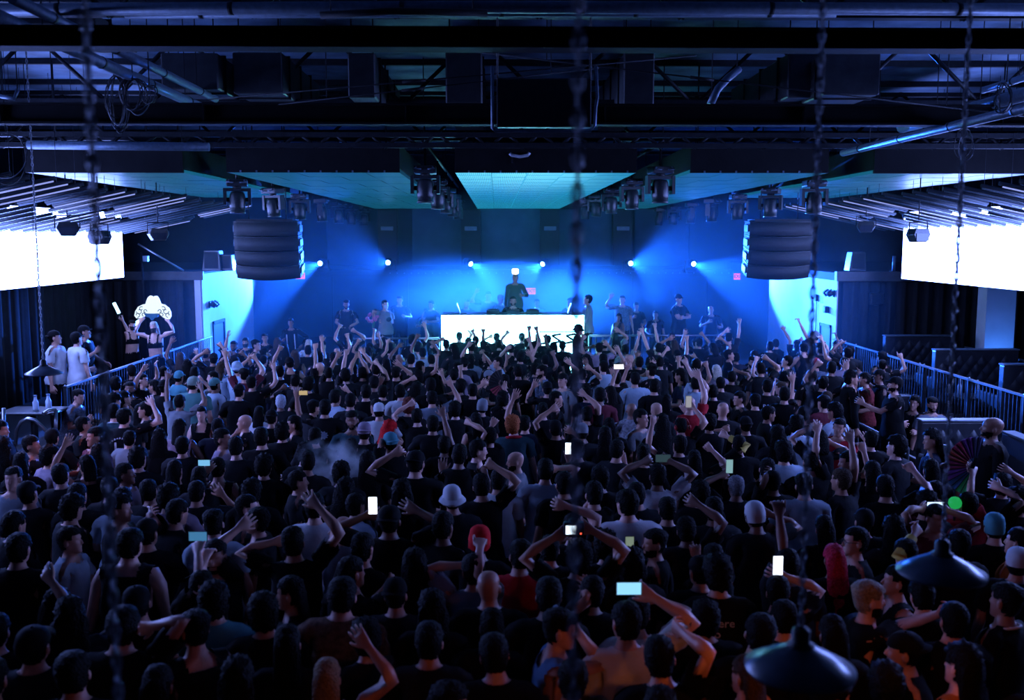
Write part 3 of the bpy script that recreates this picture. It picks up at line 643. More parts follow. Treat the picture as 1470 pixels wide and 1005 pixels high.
for px, py, y, lab in ((829, 250, 2.1, 'lamp whose blurred chain hangs down the middle of the view'), (136, 300, 2.3, 'lamp whose dark blurred chain hangs before the left screen')):
    p = at(px, py, y); pendant((p[0], p[1], 2.54), .20, lab); spot('lamp_light', (p[0], p[1], 2.50), (p[0], p[1], 0), LAMP_W*(.25 if px < 200 else 1), LAMP_COL, 172, .3, .025)
o = thing('hanging_cable', 'thin cable hanging straight down before the left screen', 'cable', at(57, 450, 15.5)); MB().tube([(0, 0, 0), (-.03, 0, 1.2), (-.04, 0, 6.72-at(57, 450, 15.5)[2])], .006, 6).build('cable', M_STEEL, o)
# ---------------------------------------------------------------- people: one base body, posed per person
def loft_add(V, F, rings):
    """closed loft: rings = list of arrays (n,3)"""
    n = len(rings[0]); b = len(V)
    for r in rings: V.extend([tuple(p) for p in r])
    for i in range(len(rings) - 1):
        for k in range(n):
            a = b + i*n + k; c = b + i*n + (k+1) % n
            F.append((a, c, c+n, a+n))
    for i, flip in ((0, True), (len(rings)-1, False)):
        idx = [b + i*n + k for k in range(n)]
        F.append(tuple(idx[::-1] if flip else idx))

def ring_z(z, cx, w, yf, yb, n=20, p=2.0):
    t = np.linspace(0, 2*np.pi, n, endpoint=False)
    c, s = np.cos(t), np.sin(t)
    cx_ = np.sign(c)*np.abs(c)**(2/p); sy = np.sign(s)*np.abs(s)**(2/p)
    mid = (yf+yb)/2; hy = (yf-yb)/2
    return np.stack([cx + w*cx_, mid + hy*sy, np.full(n, z)], 1)

def ring_x(x, cy, cz, ry, rz, n=14):
    t = np.linspace(0, 2*np.pi, n, endpoint=False)
    return np.stack([np.full(n, x), cy + ry*np.cos(t), cz + rz*np.sin(t)], 1)

def tube_pts(V, F, pts, rad, n=8):
    pts = [np.array(p, float) for p in pts]; rings = []
    for i, p in enumerate(pts):
        d = (pts[min(i+1, len(pts)-1)] - pts[max(i-1, 0)]); d /= np.linalg.norm(d)
        up = np.array([0, 0, 1.0]) if abs(d[2]) < .9 else np.array([1.0, 0, 0])
        u = np.cross(d, up); u /= np.linalg.norm(u); v = np.cross(d, u)
        t = np.linspace(0, 2*np.pi, n, endpoint=False)
        rings.append(p + rad[i]*(np.cos(t)[:, None]*u + np.sin(t)[:, None]*v))
    if np.dot(np.cross(rings[0][1]-rings[0][0], rings[0][2]-rings[0][1]), pts[1]-pts[0]) < 0:
        rings = [r[::-1] for r in rings]
    loft_add(V, F, rings)

FING = [(.036, .073, .12), (.0125, .084, .03), (-.0115, .078, -.05), (-.034, .060, -.14)]   # y at knuckle, length, splay
KN = .812
def base_union():
    V, F = [], []
    # trunk and neck
    R = [ring_z(z, 0, w, yf, yb, 24, p) for z, w, yf, yb, p in (
        (.80, .125, .085, -.095, 2.2), (.86, .165, .105, -.125, 2.3), (.93, .172, .110, -.130, 2.4), (1.02, .152, .105, -.105, 2.4),
        (1.10, .145, .105, -.098, 2.4), (1.20, .160, .115, -.108, 2.4), (1.30, .176, .120, -.115, 2.4), (1.37, .182, .108, -.112, 2.3),
        (1.42, .168, .085, -.098, 2.1), (1.46, .115, .062, -.082, 2.0), (1.485, .070, .050, -.068, 2.0), (1.51, .055, .050, -.060, 2.0),
        (1.56, .052, .052, -.056, 2.0), (1.60, .050, .05, -.056, 2.0))]
    loft_add(V, F, R)
    # head
    R = [ring_z(z, 0, w, yf, yb, 24, p) for z, w, yf, yb, p in (
        (1.518, .024, .082, .030, 2), (1.526, .036, .092, .005, 2.1), (1.540, .047, .096, -.030, 2.2), (1.56, .056, .096, -.062, 2.3),
        (1.585, .062, .096, -.080, 2.3), (1.61, .067, .096, -.090, 2.3), (1.64, .071, .094, -.099, 2.25), (1.67, .0745, .094, -.104, 2.2),
        (1.70, .072, .086, -.100, 2.15), (1.724, .063, .068, -.084, 2.1), (1.742, .045, .042, -.058, 2), (1.752, .02, .012, -.028, 2))]
    loft_add(V, F, R)
    # nose, ears
    tube_pts(V, F, [(0, .088, 1.652), (0, .100, 1.632), (0, .109, 1.606), (0, .096, 1.594)], [.006, .009, .013, .008], 8)
    for s in (-1, 1):
        R = [ring_x(x, -.004, 1.622, ry, rz, 10) for x, ry, rz in ((.062, .012, .02), (.074, .018, .030), (.083, .017, .028), (.087, .009, .018))]
        if s < 0: R = [np.stack([-r[:, 0], r[:, 1], r[:, 2]], 1)[::-1] for r in R]
        loft_add(V, F, R)
        # arm along x, palm down, thumb forward
        arm = [(.10, -.010, 1.405, .062, .062), (.15, -.010, 1.412, .062, .062), (.19, -.008, 1.410, .058, .056), (.25, -.006, 1.405, .050, .048),
               (.33, -.004, 1.402, .047, .046), (.41, -.002, 1.400, .040, .040), (.46, 0, 1.400, .037, .037), (.51, 0, 1.400, .040, .037),
               (.56, 0, 1.400, .040, .035), (.64, 0, 1.400, .032, .027), (.70, 0, 1.400, .027, .020), (.73, 0, 1.400, .029, .018),
               (.755, .002, 1.400, .038, .017), (.785, .003, 1.400, .043, .016), (.812, .002, 1.400, .043, .014), (.825, .002, 1.399, .038, .010)]
        R = [ring_x(x, y, z, ry, rz, 16) for x, y, z, ry, rz in arm]
        if s < 0: R = [np.stack([-r[:, 0], r[:, 1], r[:, 2]], 1)[::-1] for r in R]
        loft_add(V, F, R)
        for y0, L, sp in FING:
            pts = [(s*(KN - .015 + q*L*(1.0) + .015*(q > 0)), y0 + sp*q*L, 1.400 - .010*q*q) for q in (0, .3, .6, .85, 1.0)]
            tube_pts(V, F, pts, [.0095, .0092, .0085, .0078, .0050], 8)
        tube_pts(V, F, [(s*.745, .024, 1.396), (s*.775, .050, 1.392), (s*.805, .072, 1.389), (s*.828, .083, 1.387)], [.013, .0125, .0105, .006], 8)
        # leg and foot
        R = [ring_z(z, s*cx, w, yf, yb, 16) for z, cx, w, yf, yb in (
            (.90, .085, .080, .085, -.105), (.82, .090, .085, .09, -.105), (.70, .095, .078, .083, -.085), (.55, .098, .062, .068, -.066), (.48, .10, .055, .060, -.055),
            (.40, .10, .054, .050, -.066), (.32, .10, .053, .045, -.070), (.20, .10, .042, .038, -.055), (.10, .10, .036, .036, -.050), (.06, .10, .040, .05, -.06), (.0, .10, .040, .05, -.06))]
        loft_add(V, F, R[::-1])
        R = [np.stack([s*.10 + (.012*s*q) + w*np.cos(t), np.full(12, y), np.maximum(h*.5 + h*.5*np.sin(t), 0)], 1)
             for t in [np.linspace(0, 2*np.pi, 12, endpoint=False)] for q, y, w, h in ((0, -.07, .028, .05), (0, -.04, .036, .075), (.3, .02, .040, .08), (.6, .09, .046, .06), (.9, .15, .042, .042), (1, .185, .022, .028))]
        loft_add(V, F, [r[::-1] for r in R])
    return V, F

def eval_mesh(ob):
    dg = bpy.context.evaluated_depsgraph_get()
    m = bpy.data.meshes.new_from_object(ob.evaluated_get(dg))
    return m

def mesh_np(m):
    v = np.empty(len(m.vertices)*3, np.float32); m.vertices.foreach_get('co', v)
    return v.reshape(-1, 3).astype(float)

def set_co(m, v):
    m.vertices.foreach_set('co', np.ascontiguousarray(v, np.float32).ravel()); m.update()

def g3(v, c, s):
    return np.exp(-(((v[:, 0]-c[0])/s[0])**2 + ((v[:, 1]-c[1])/s[1])**2 + ((v[:, 2]-c[2])/s[2])**2))

def temp_object(m, name='work'):
    o = bpy.data.objects.new(name, m); bpy.context.scene.collection.objects.link(o); return o

def decimated(m, tris, protect=None):
    """copy of mesh m collapsed to about tris triangles; protect(v) gives 0..1 per vertex (1 = keep)"""
    o = temp_object(m.copy())
    o.data.update()
    n = sum(len(p.vertices)-2 for p in o.data.polygons)
    md = o.modifiers.new('d', 'DECIMATE'); md.ratio = min(1.0, tris/n)
    if protect is not None:
        w = protect(mesh_np(o.data))
        g = o.vertex_groups.new(name='w')
        q = np.round(w*4)/4
        for val in np.unique(q):
            g.add([int(i) for i in np.nonzero(q == val)[0]], float(1-val), 'REPLACE')
        md.vertex_group = 'w'; md.vertex_group_factor = 1.0
    out = eval_mesh(o); me = o.data
    bpy.data.objects.remove(o); bpy.data.meshes.remove(me)
    out.polygons.foreach_set('use_smooth', [True]*len(out.polygons))
    return out

def build_body_master():
    V, F = base_union()
    m = bpy.data.meshes.new('m'); m.from_pydata(V, [], F); m.update()
    bm = bmesh.new(); bm.from_mesh(m); bmesh.ops.recalc_face_normals(bm, faces=bm.faces); bm.to_mesh(m); bm.free()
    o = temp_object(m)
    md = o.modifiers.new('r', 'REMESH'); md.mode = 'VOXEL'; md.voxel_size = .0052
    md = o.modifiers.new('s', 'SMOOTH'); md.factor = .5; md.iterations = 3
    out = eval_mesh(o)
    bpy.data.objects.remove(o)
    v = mesh_np(out)
    d = np.zeros(len(v))
    for s in (-1, 1):
        d -= .010*g3(v, (s*.031, .094, 1.643), (.015, .03, .012))      # sockets
        d += .0045*g3(v, (s*.031, .094, 1.643), (.008, .03, .006))     # eyeball bulge
        d += .004*g3(v, (s*.030, .094, 1.664), (.022, .03, .008))      # brow
        d += .003*g3(v, (s*.045, .08, 1.615), (.018, .03, .016))       # cheek
    d += .007*g3(v, (0, .096, 1.573), (.020, .03, .005)) + .006*g3(v, (0, .096, 1.562), (.017, .03, .005))
    d -= .004*g3(v, (0, .096, 1.5675), (.022, .03, .0018))
    d += .006*g3(v, (0, .09, 1.532), (.022, .03, .012))
    v[:, 1] += d
    set_co(out, v)
    return out

def in_shirt(c, kind):
    x = np.abs(c[:, 0]); z = c[:, 2]
    sleeve = {'tee': .355, 'long': .705, 'tank': .150, 'bra': .11}[kind]
    neck = np.where(c[:, 1] > 0, 1.455 - .02*(x < .06), 1.487)
    if kind == 'tank': neck = np.where(x < .075, np.where(c[:, 1] > 0, 1.37, 1.42), 1.50)
    if kind == 'bra':
        cup = (c[:, 1] > 0) & (np.hypot((x-.075)/.080, (z-1.265)/.065) < 1)
        strap = (np.abs(x-.085) < .014) & (z > 1.28) & (z < 1.475)
        return (x < .20) & (cup | strap | ((z > 1.205) & (z < 1.245)))
    ok = (x < sleeve) & (z > .86) & (z < neck) & ((x < .19) | (z > 1.28))
    return ok

def submesh(m, mask_f):
    bm = bmesh.new(); bm.from_mesh(m); bm.faces.ensure_lookup_table()
    bmesh.ops.delete(bm, geom=[f for f, k in zip(bm.faces, mask_f) if not k], context='FACES')
    out = bpy.data.meshes.new('s'); bm.to_mesh(out); bm.free(); return out

def centers(m):
    c = np.empty(len(m.polygons)*3, np.float32); m.polygons.foreach_get('center', c); return c.reshape(-1, 3).astype(float)

def normals(m):
    n = np.empty(len(m.vertices)*3, np.float32); m.vertices.foreach_get('normal', n); return n.reshape(-1, 3).astype(float)

def garment(master, kind, tris, loose=.014):
    c = centers(master)
    if kind == 'trousers':
        mk = (c[:, 2] < 1.0) & (c[:, 2] > .055) & (np.abs(c[:, 0]) < .3) & ~((c[:, 2] < .09) & (c[:, 1] > .03))
    elif kind == 'shorts':
        mk = (c[:, 2] < 1.0) & (c[:, 2] > .74) & (np.abs(c[:, 0]) < .3)
    else:
        mk = in_shirt(c, kind)
    s = submesh(master, mk)
    v = mesh_np(s); n = normals(s)
    off = np.full(len(v), loose)
    if kind in ('tee', 'long', 'tank'):
        off = off + .022*np.clip((1.28 - v[:, 2])/.3, 0, 1) + .012*np.clip((np.abs(v[:, 0]) - .2)/.14, 0, 1)*(kind == 'tee')
        off += .004*np.sin(v[:, 2]*47 + v[:, 0]*19)*np.clip((1.30-v[:, 2])/.2, 0, 1) + .003*np.sin(v[:, 0]*61+v[:, 2]*23)
    elif kind == 'bra':
        off = .006 + .035*np.exp(-((np.abs(v[:, 0])-.075)/.05)**2 - ((v[:, 2]-1.262)/.045)**2)*(v[:, 1] > 0)
    elif kind == 'trousers':
        off = off + .012*np.clip((.8 - v[:, 2])/.4, 0, 1) + .003*np.sin(v[:, 2]*70)
    v = v + n*off[:, None]
    set_co(s, v)
    d = decimated(s, tris); bpy.data.meshes.remove(s)
    return d

HAIRS = {}
def hair_meshes(master, lod):
    """name -> list of (mesh, slot) in rest pose; all rigid with the head"""
    c = centers(master); hd = c[:, 2] > 1.50
    front = c[:, 1]
    hairline = np.where(front > .045, 1.695 + .0*front, np.where(front > -.01, 1.655, np.where(np.abs(c[:, 0]) > .05, 1.575, 1.555)))
    ear = (np.abs(c[:, 0]) > .073) & (np.abs(front+.004) < .03) & (c[:, 2] < 1.665)
    scalp = hd & (c[:, 2] > hairline) & ~ear
    T = lambda t: max(60, int(t*lod))
    out = {}
    def shell(mask, off, tris, noise=0, freq=60, top=0, fade=0):
        s = submesh(master, mask); v = mesh_np(s)
        n = v - np.array([0, -.005, 1.64]); n /= np.linalg.norm(n, axis=1)[:, None]
        w = 1.0
        o = off + top*np.clip((v[:, 2]-1.70)/.05, 0, 1)
        if fade: o = o + .020*np.clip((v[:, 2]-1.665)/.04, 0, 1)
        if noise:
            o = o + noise*(np.sin(v[:, 0]*freq+1.3)*np.sin(v[:, 1]*freq*1.1)*np.sin(v[:, 2]*freq*.9+.5) + .6*np.sin(v[:, 0]*freq*1.9)*np.sin(v[:, 2]*freq*2.1))
        v = v + n*np.maximum(o, .003)[:, None] if np.ndim(o) else v + n*o
        set_co(s, v); d = decimated(s, T(tris)); bpy.data.meshes.remove(s); return d
    out['short'] = shell(scalp, .011, 520, .005, 130, .012)
    out['fade'] = shell(scalp, .003, 420, .004, 140, .0, 1)
    out['curly'] = shell(scalp, .026, 700, .010, 120, .014)
    cap = hd & (c[:, 2] > np.where(front > .02, 1.675, np.where(front > -.05, 1.66, 1.635))) & ~ear
    out['capshell'] = shell(cap, .013, 300, 0, 60, .012)
    bean = hd & (c[:, 2] > np.where(front > .02, 1.668, 1.60)) & ~ear
    out['beanie'] = shell(bean, .015, 300, .002, 200, .022)
    # long hair: scalp plus a hanging drape behind
    def drape(zend, wtop, wend, depth, wave, name):
        V, F = [], []; rings = []
        for i in range(15):
            q = i/14; z = 1.735 - (1.735-zend)*q
            w = wtop + (wend-wtop)*min(1, q*1.5); w *= (1.0 if q > .12 else .55 + q/.12*.45)
            yb = -.112 - depth*min(1, q*2)*(1-.35*q) + .004*math.sin(q*21); yf = -.035 + (.035*(1-q) if q < .35 else 0) - .03*q
            if q > .5: yf = yb + .055 - .02*(q-.5)
            t = np.linspace(0, 2*np.pi, 28, endpoint=False)
            rr = 1 + wave*np.sin(t*9 + q*7) + .5*wave*np.sin(t*5 - q*17)
            if i == 14: rr = rr*.75
            rings.append(np.stack([w*rr*np.cos(t), (yf+yb)/2 + (yf-yb)/2*rr*np.sin(t), np.full(28, z) - (.02*np.abs(np.sin(t*4)) if i == 14 else 0)], 1))
        loft_add(V, F, rings[::-1])
        m = bpy.data.meshes.new(name); m.from_pydata(V, [], F); m.update()
        b = bmesh.new(); b.from_mesh(m); b.from_mesh(out['short'] if wave < .07 else out['curly'])
        b.to_mesh(m); b.free()
        d = decimated(m, T(1100)); bpy.data.meshes.remove(m); return d
    out['long'] = drape(1.22, .082, .095, .020, .03, 'l')
    out['wavy'] = drape(1.24, .095, .125, .034, .09, 'w')
    out['bob'] = drape(1.46, .085, .088, .015, .04, 'b')
    b = bmesh.new(); b.from_mesh(out['short'])
    mm = Matrix.Translation((0, -.095, 1.735)) @ Matrix.Diagonal((.9, .9, .8, 1))
    bmesh.ops.create_icosphere(b, subdivisions=2, radius=.045, matrix=mm)
    m = bpy.data.meshes.new('bun'); b.to_mesh(m); b.free(); m.polygons.foreach_set('use_smooth', [True]*len(m.polygons)); out['bun'] = m
    # beard
    bd = hd & (c[:, 2] < 1.600) & (c[:, 1] > .005) & (c[:, 2] > 1.512) & ~((np.abs(c[:, 0]) < .026) & (c[:, 2] > 1.556) & (c[:, 2] < 1.582) & (c[:, 1] > .08)) & (c[:, 2] < 1.600 - .012*(np.abs(c[:, 0]) < .05))
    out['beard'] = shell(bd, .004, 160, .0015, 150)
    mk = hd & (c[:, 2] < 1.618) & (c[:, 1] > .03) & (c[:, 2] > 1.522) & (np.abs(c[:, 0]) < .075)
    out['mask'] = shell(mk, .010, 120)
    # brims
    def brim(sign):
        V, F = [], []
        for dz in (0, .006):
            for i in range(13):
                a = math.pi*(i/12); x = .078*math.cos(a); y = math.sin(a)
                V.append((x, sign*(.075 + .0*y), 1.690+dz - .010*(x/.078)**2)); V.append((x*1.03, sign*(.080 + .075*y), 1.682+dz - .018*(x/.078)**2))
        for i in range(12):
            a = 2*i; F += [(a, a+1, a+3, a+2), (26+a, 26+a+2, 26+a+3, 26+a+1), (a+1, 27+a, 29+a, a+3)]
        return V, F
    for nm, sg in (('cap', 1), ('capback', -1)):
        b = bmesh.new(); b.from_mesh(out['capshell']); V, F = brim(sg)
        vs = [b.verts.new(p) for p in V]
        for f in F: b.faces.new([vs[i] for i in f])
        bmesh.ops.create_icosphere(b, subdivisions=1, radius=.009, matrix=Matrix.Translation((0, -.006, 1.778)))
        m = bpy.data.meshes.new(nm); b.to_mesh(m); b.free(); m.polygons.foreach_set('use_smooth', [True]*len(m.polygons)); out[nm] = m
    b = bmesh.new(); b.from_mesh(out['beanie']); prev = None
    rings = []
    for r, z in ((.098, 1.672), (.112, 1.66), (.138, 1.632), (.142, 1.626), (.110, 1.655), (.097, 1.668)):
        rings.append([b.verts.new((r*.92*math.cos(a*math.pi/10), -.005 + r*1.08*math.sin(a*math.pi/10), z + .004*math.sin(a*1.9))) for a in range(20)])
    for i in range(5):
        for k in range(20): b.faces.new((rings[i][k], rings[i][(k+1) % 20], rings[i+1][(k+1) % 20], rings[i+1][k]))
    m = bpy.data.meshes.new('bucket'); b.to_mesh(m); b.free(); m.polygons.foreach_set('use_smooth', [True]*len(m.polygons)); out['bucket'] = m
    # low hair left under caps at the nape
    nape = scalp & (c[:, 2] < 1.69) & (c[:, 1] < .03)
    out['nape'] = shell(nape, .006, 140)
    return out

HEADK = .90                                    # head against body
SH = np.array([.175, -.008, 1.410]); EL = np.array([.460, 0, 1.400]); WR = np.array([.715, 0, 1.400])
LU, LF, LH = .287, .255, .10
def sstep(a, b, x):
    t = np.clip((x-a)/(b-a), 0, 1); return t*t*(3-2*t)

class Rig:
    """weights of one rest mesh"""
    def __init__(self, mesh):
        self.mesh = mesh; v = self.v = mesh_np(mesh)
        self.head = sstep(1.49, 1.545, v[:, 2])*(np.abs(v[:, 0]) < .16)
        self.arm = {}
        for s, nm in ((1, 'r'), (-1, 'l')):
            x = v[:, 0]*s; up = sstep(1.22, 1.32, v[:, 2])
            wu = sstep(.125, .215, x)*np.where(x < .24, up, 1)*(v[:, 2] > 1.15)
            wf = sstep(.425, .495, x); wh = sstep(.70, .735, x)
            self.arm[nm] = (wu, wf, wh)
        self.spine = sstep(.92, 1.18, v[:, 2])
        low = np.abs(v[:, 0]) < .32
        self.thigh = (1-sstep(.80, .93, v[:, 2]))*low; self.shin = (1-sstep(.46, .55, v[:, 2]))*low
        # fingers
        self.fing = []
        for s in (1, -1):
            for i, (y0, L, sp) in enumerate(FING):
                x = v[:, 0]*s
                lo = y0 + sp*(x-KN)
                near = (x > KN-.004) & (np.abs(v[:, 1]-lo) < .0118) & (np.abs(v[:, 2]-1.395) < .03)
                self.fing.append((s, i, y0, L, np.nonzero(near)[0]))
            x = v[:, 0]*s
            th = (x > .755) & (v[:, 1] > .051) & (x < .87)
            self.fing.append((s, 4, 0, 0, np.nonzero(th)[0]))

def frame(a, p, right):
    a = a/np.linalg.norm(a); p = p - a*np.dot(a, p)
    l = np.linalg.norm(p)
    if l < 1e-4:
        p = np.array([0, 1.0, 0]) - a*a[1]; l = np.linalg.norm(p)
    p /= l
    t = np.cross(a, p) if right else np.cross(p, a)
    return np.stack([a, t, p], 1)

REST = {'r': frame(np.array([1.0, 0, 0]), np.array([0, 0, -1.0]), True), 'l': frame(np.array([-1.0, 0, 0]), np.array([0, 0, -1.0]), False)}

def rot_axis(ax, ang):
    ax = ax/np.linalg.norm(ax); K = np.array([[0, -ax[2], ax[1]], [ax[2], 0, -ax[0]], [-ax[1], ax[0], 0]])
    return np.eye(3) + math.sin(ang)*K + (1-math.cos(ang))*K@K

def solve_arm(side, hand, pole, palm):
    """hand = target of the palm centre in the body's frame; returns joints and rotations"""
    s = 1 if side == 'r' else -1
    S0 = SH*np.array([s, 1, 1])
    d = hand - S0; el = d[2]/max(np.linalg.norm(d), 1e-6)
    S = S0 + np.array([-s*.030, 0, .045])*max(0, el)          # the shoulder lifts with the arm
    d = hand - S; L = np.linalg.norm(d); d = d/L
    L = min(max(L, .20), (LU+LF+LH)*.995)
    LFH = LF + LH*.75
    L = min(L, (LU+LFH)*.995)
    ca = (LU*LU + L*L - LFH*LFH)/(2*LU*L); ca = max(-1, min(1, ca)); sa = math.sqrt(1-ca*ca)
    pole = pole - d*np.dot(pole, d); pl = np.linalg.norm(pole)
    pole = pole/pl if pl > 1e-4 else np.array([s, 0, 0.0])
    u = d*ca + pole*sa
    E = S + u*LU
    f = (S + d*L) - E; f /= np.linalg.norm(f)
    W = E + f*LF
    right = side == 'r'
    Ru = frame(u, palm, right) @ REST[side].T; Rf = frame(f, palm, right) @ REST[side].T
    return S0, S, E, W, u, f, Ru, Rf

GRIPS = {'open': (.12, .15, .18, .25, .1), 'fist': (1.5, 1.55, 1.55, 1.5, .9), 'point': (.05, 1.45, 1.5, 1.5, .9), 'horns': (.1, 1.5, 1.5, .15, .8),
         'grip': (.75, .8, .85, .9, .35), 'relax': (.45, .55, .6, .65, .3)}

def pose_rig(rig, P):
    """P: dict arms {'r': (hand, pole, palm, grip), ...}, head (yaw, pitch, roll), lean (fwd, side) -> posed vertices"""
    v = rig.v.copy()
    # fingers in rest pose
    for s, i, y0, L, idx in rig.fing:
        if not len(idx): continue
        g = GRIPS[P['arms']['r' if s > 0 else 'l'][3]]
        c = g[i]; q = v[idx]
        if i < 4:
            x = q[:, 0]*s - KN; z = q[:, 2] - 1.398
            joints = (0, .42*L, .72*L); fr = (.38, .37, .30)
            ang = np.zeros(len(x)); px = np.zeros(len(x)); pz = np.zeros(len(x))
            # bend a straight finger piecewise
            xs = np.clip(x, 0, None); ox = np.minimum(x, 0); oz = np.zeros(len(x)); a = 0.0; a_v = np.zeros(len(x))
            seg = list(joints) + [9]
            for k in range(3):
                a += c*fr[k]*1.35
                ln = np.clip(xs - seg[k], 0, seg[k+1]-seg[k])
                ox = ox + ln*math.cos(a); oz = oz - ln*math.sin(a)
                a_v = np.where(xs > seg[k], a*np.clip((xs-seg[k])/.010, 0, 1) + (a - c*fr[k]*1.35)*(1-np.clip((xs-seg[k])/.010, 0, 1)), a_v)
            q[:, 0] = s*(KN + ox + z*np.sin(a_v)); q[:, 2] = 1.398 + oz + z*np.cos(a_v)
        else:
            piv = np.array([s*.757, .036, 1.395])
            R = rot_axis(np.array([0, s*.5, 0]) + np.array([.8, 0, 0]), -c*.9) @ rot_axis(np.array([0, 0, s*1.0]), -c*.55)
            q = (q - piv)@R.T + piv
        v[idx] = q
    out = v.copy()
    # head
    hy, hp, hr = P.get('head', (0, 0, 0))
    Rh = rot_axis(np.array([0, 0, 1.0]), hy) @ rot_axis(np.array([1.0, 0, 0]), hp) @ rot_axis(np.array([0, 1.0, 0]), hr)
    J = np.array([0, -.005, 1.515])
    hv = (v - J)@(Rh.T*HEADK) + J
    out = out + rig.head[:, None]*(hv - v)
    for sd in ('r', 'l'):
        wu, wf, wh = rig.arm[sd]
        if not wu.any(): continue
        hand, pole, palm, grip = P['arms'][sd][:4]
        S0, S, E, W, u, f, Ru, Rf = solve_arm(sd, np.array(hand, float), np.array(pole, float), np.array(palm, float))
        m = np.array([1 if sd == 'r' else -1, 1, 1])
        Rw = Rf
        if len(P['arms'][sd]) > 4:
            hd = np.array(P['arms'][sd][4], float); Rw = frame(hd, np.array(palm, float), sd == 'r') @ REST[sd].T
        vu = (v - S0)@Ru.T + S
        vf = (v - EL*m)@Rf.T + E
        vh = (v - WR*m)@Rw.T + W
        lim = vu + wf[:, None]*(vf - vu); lim = lim + wh[:, None]*(vh - lim)
        out = out + wu[:, None]*(lim - v)
    if P.get('sit') and hasattr(rig, 'thigh'):
        a = math.radians(80); R = rot_axis(np.array([1.0, 0, 0]), a); J = np.array([0, 0, .88]); K = np.array([0, 0, .50])
        th = (v-J)@R.T + J; K2 = R@(K-J)+J; shn = v - K + K2
        leg = th + rig.shin[:, None]*(shn-th)
        out = out + rig.thigh[:, None]*(leg - v)
    fw, sd_ = P.get('lean', (0, 0))
    if fw or sd_:
        J = np.array([0, 0, .95])
        w = np.maximum(rig.spine, np.maximum(rig.arm['r'][0], rig.arm['l'][0]))
        R = rot_axis(np.array([1.0, 0, 0]), -fw) @ rot_axis(np.array([0, 1.0, 0]), sd_)
        out = out + w[:, None]*((out - J)@R.T + J - out)
    return out
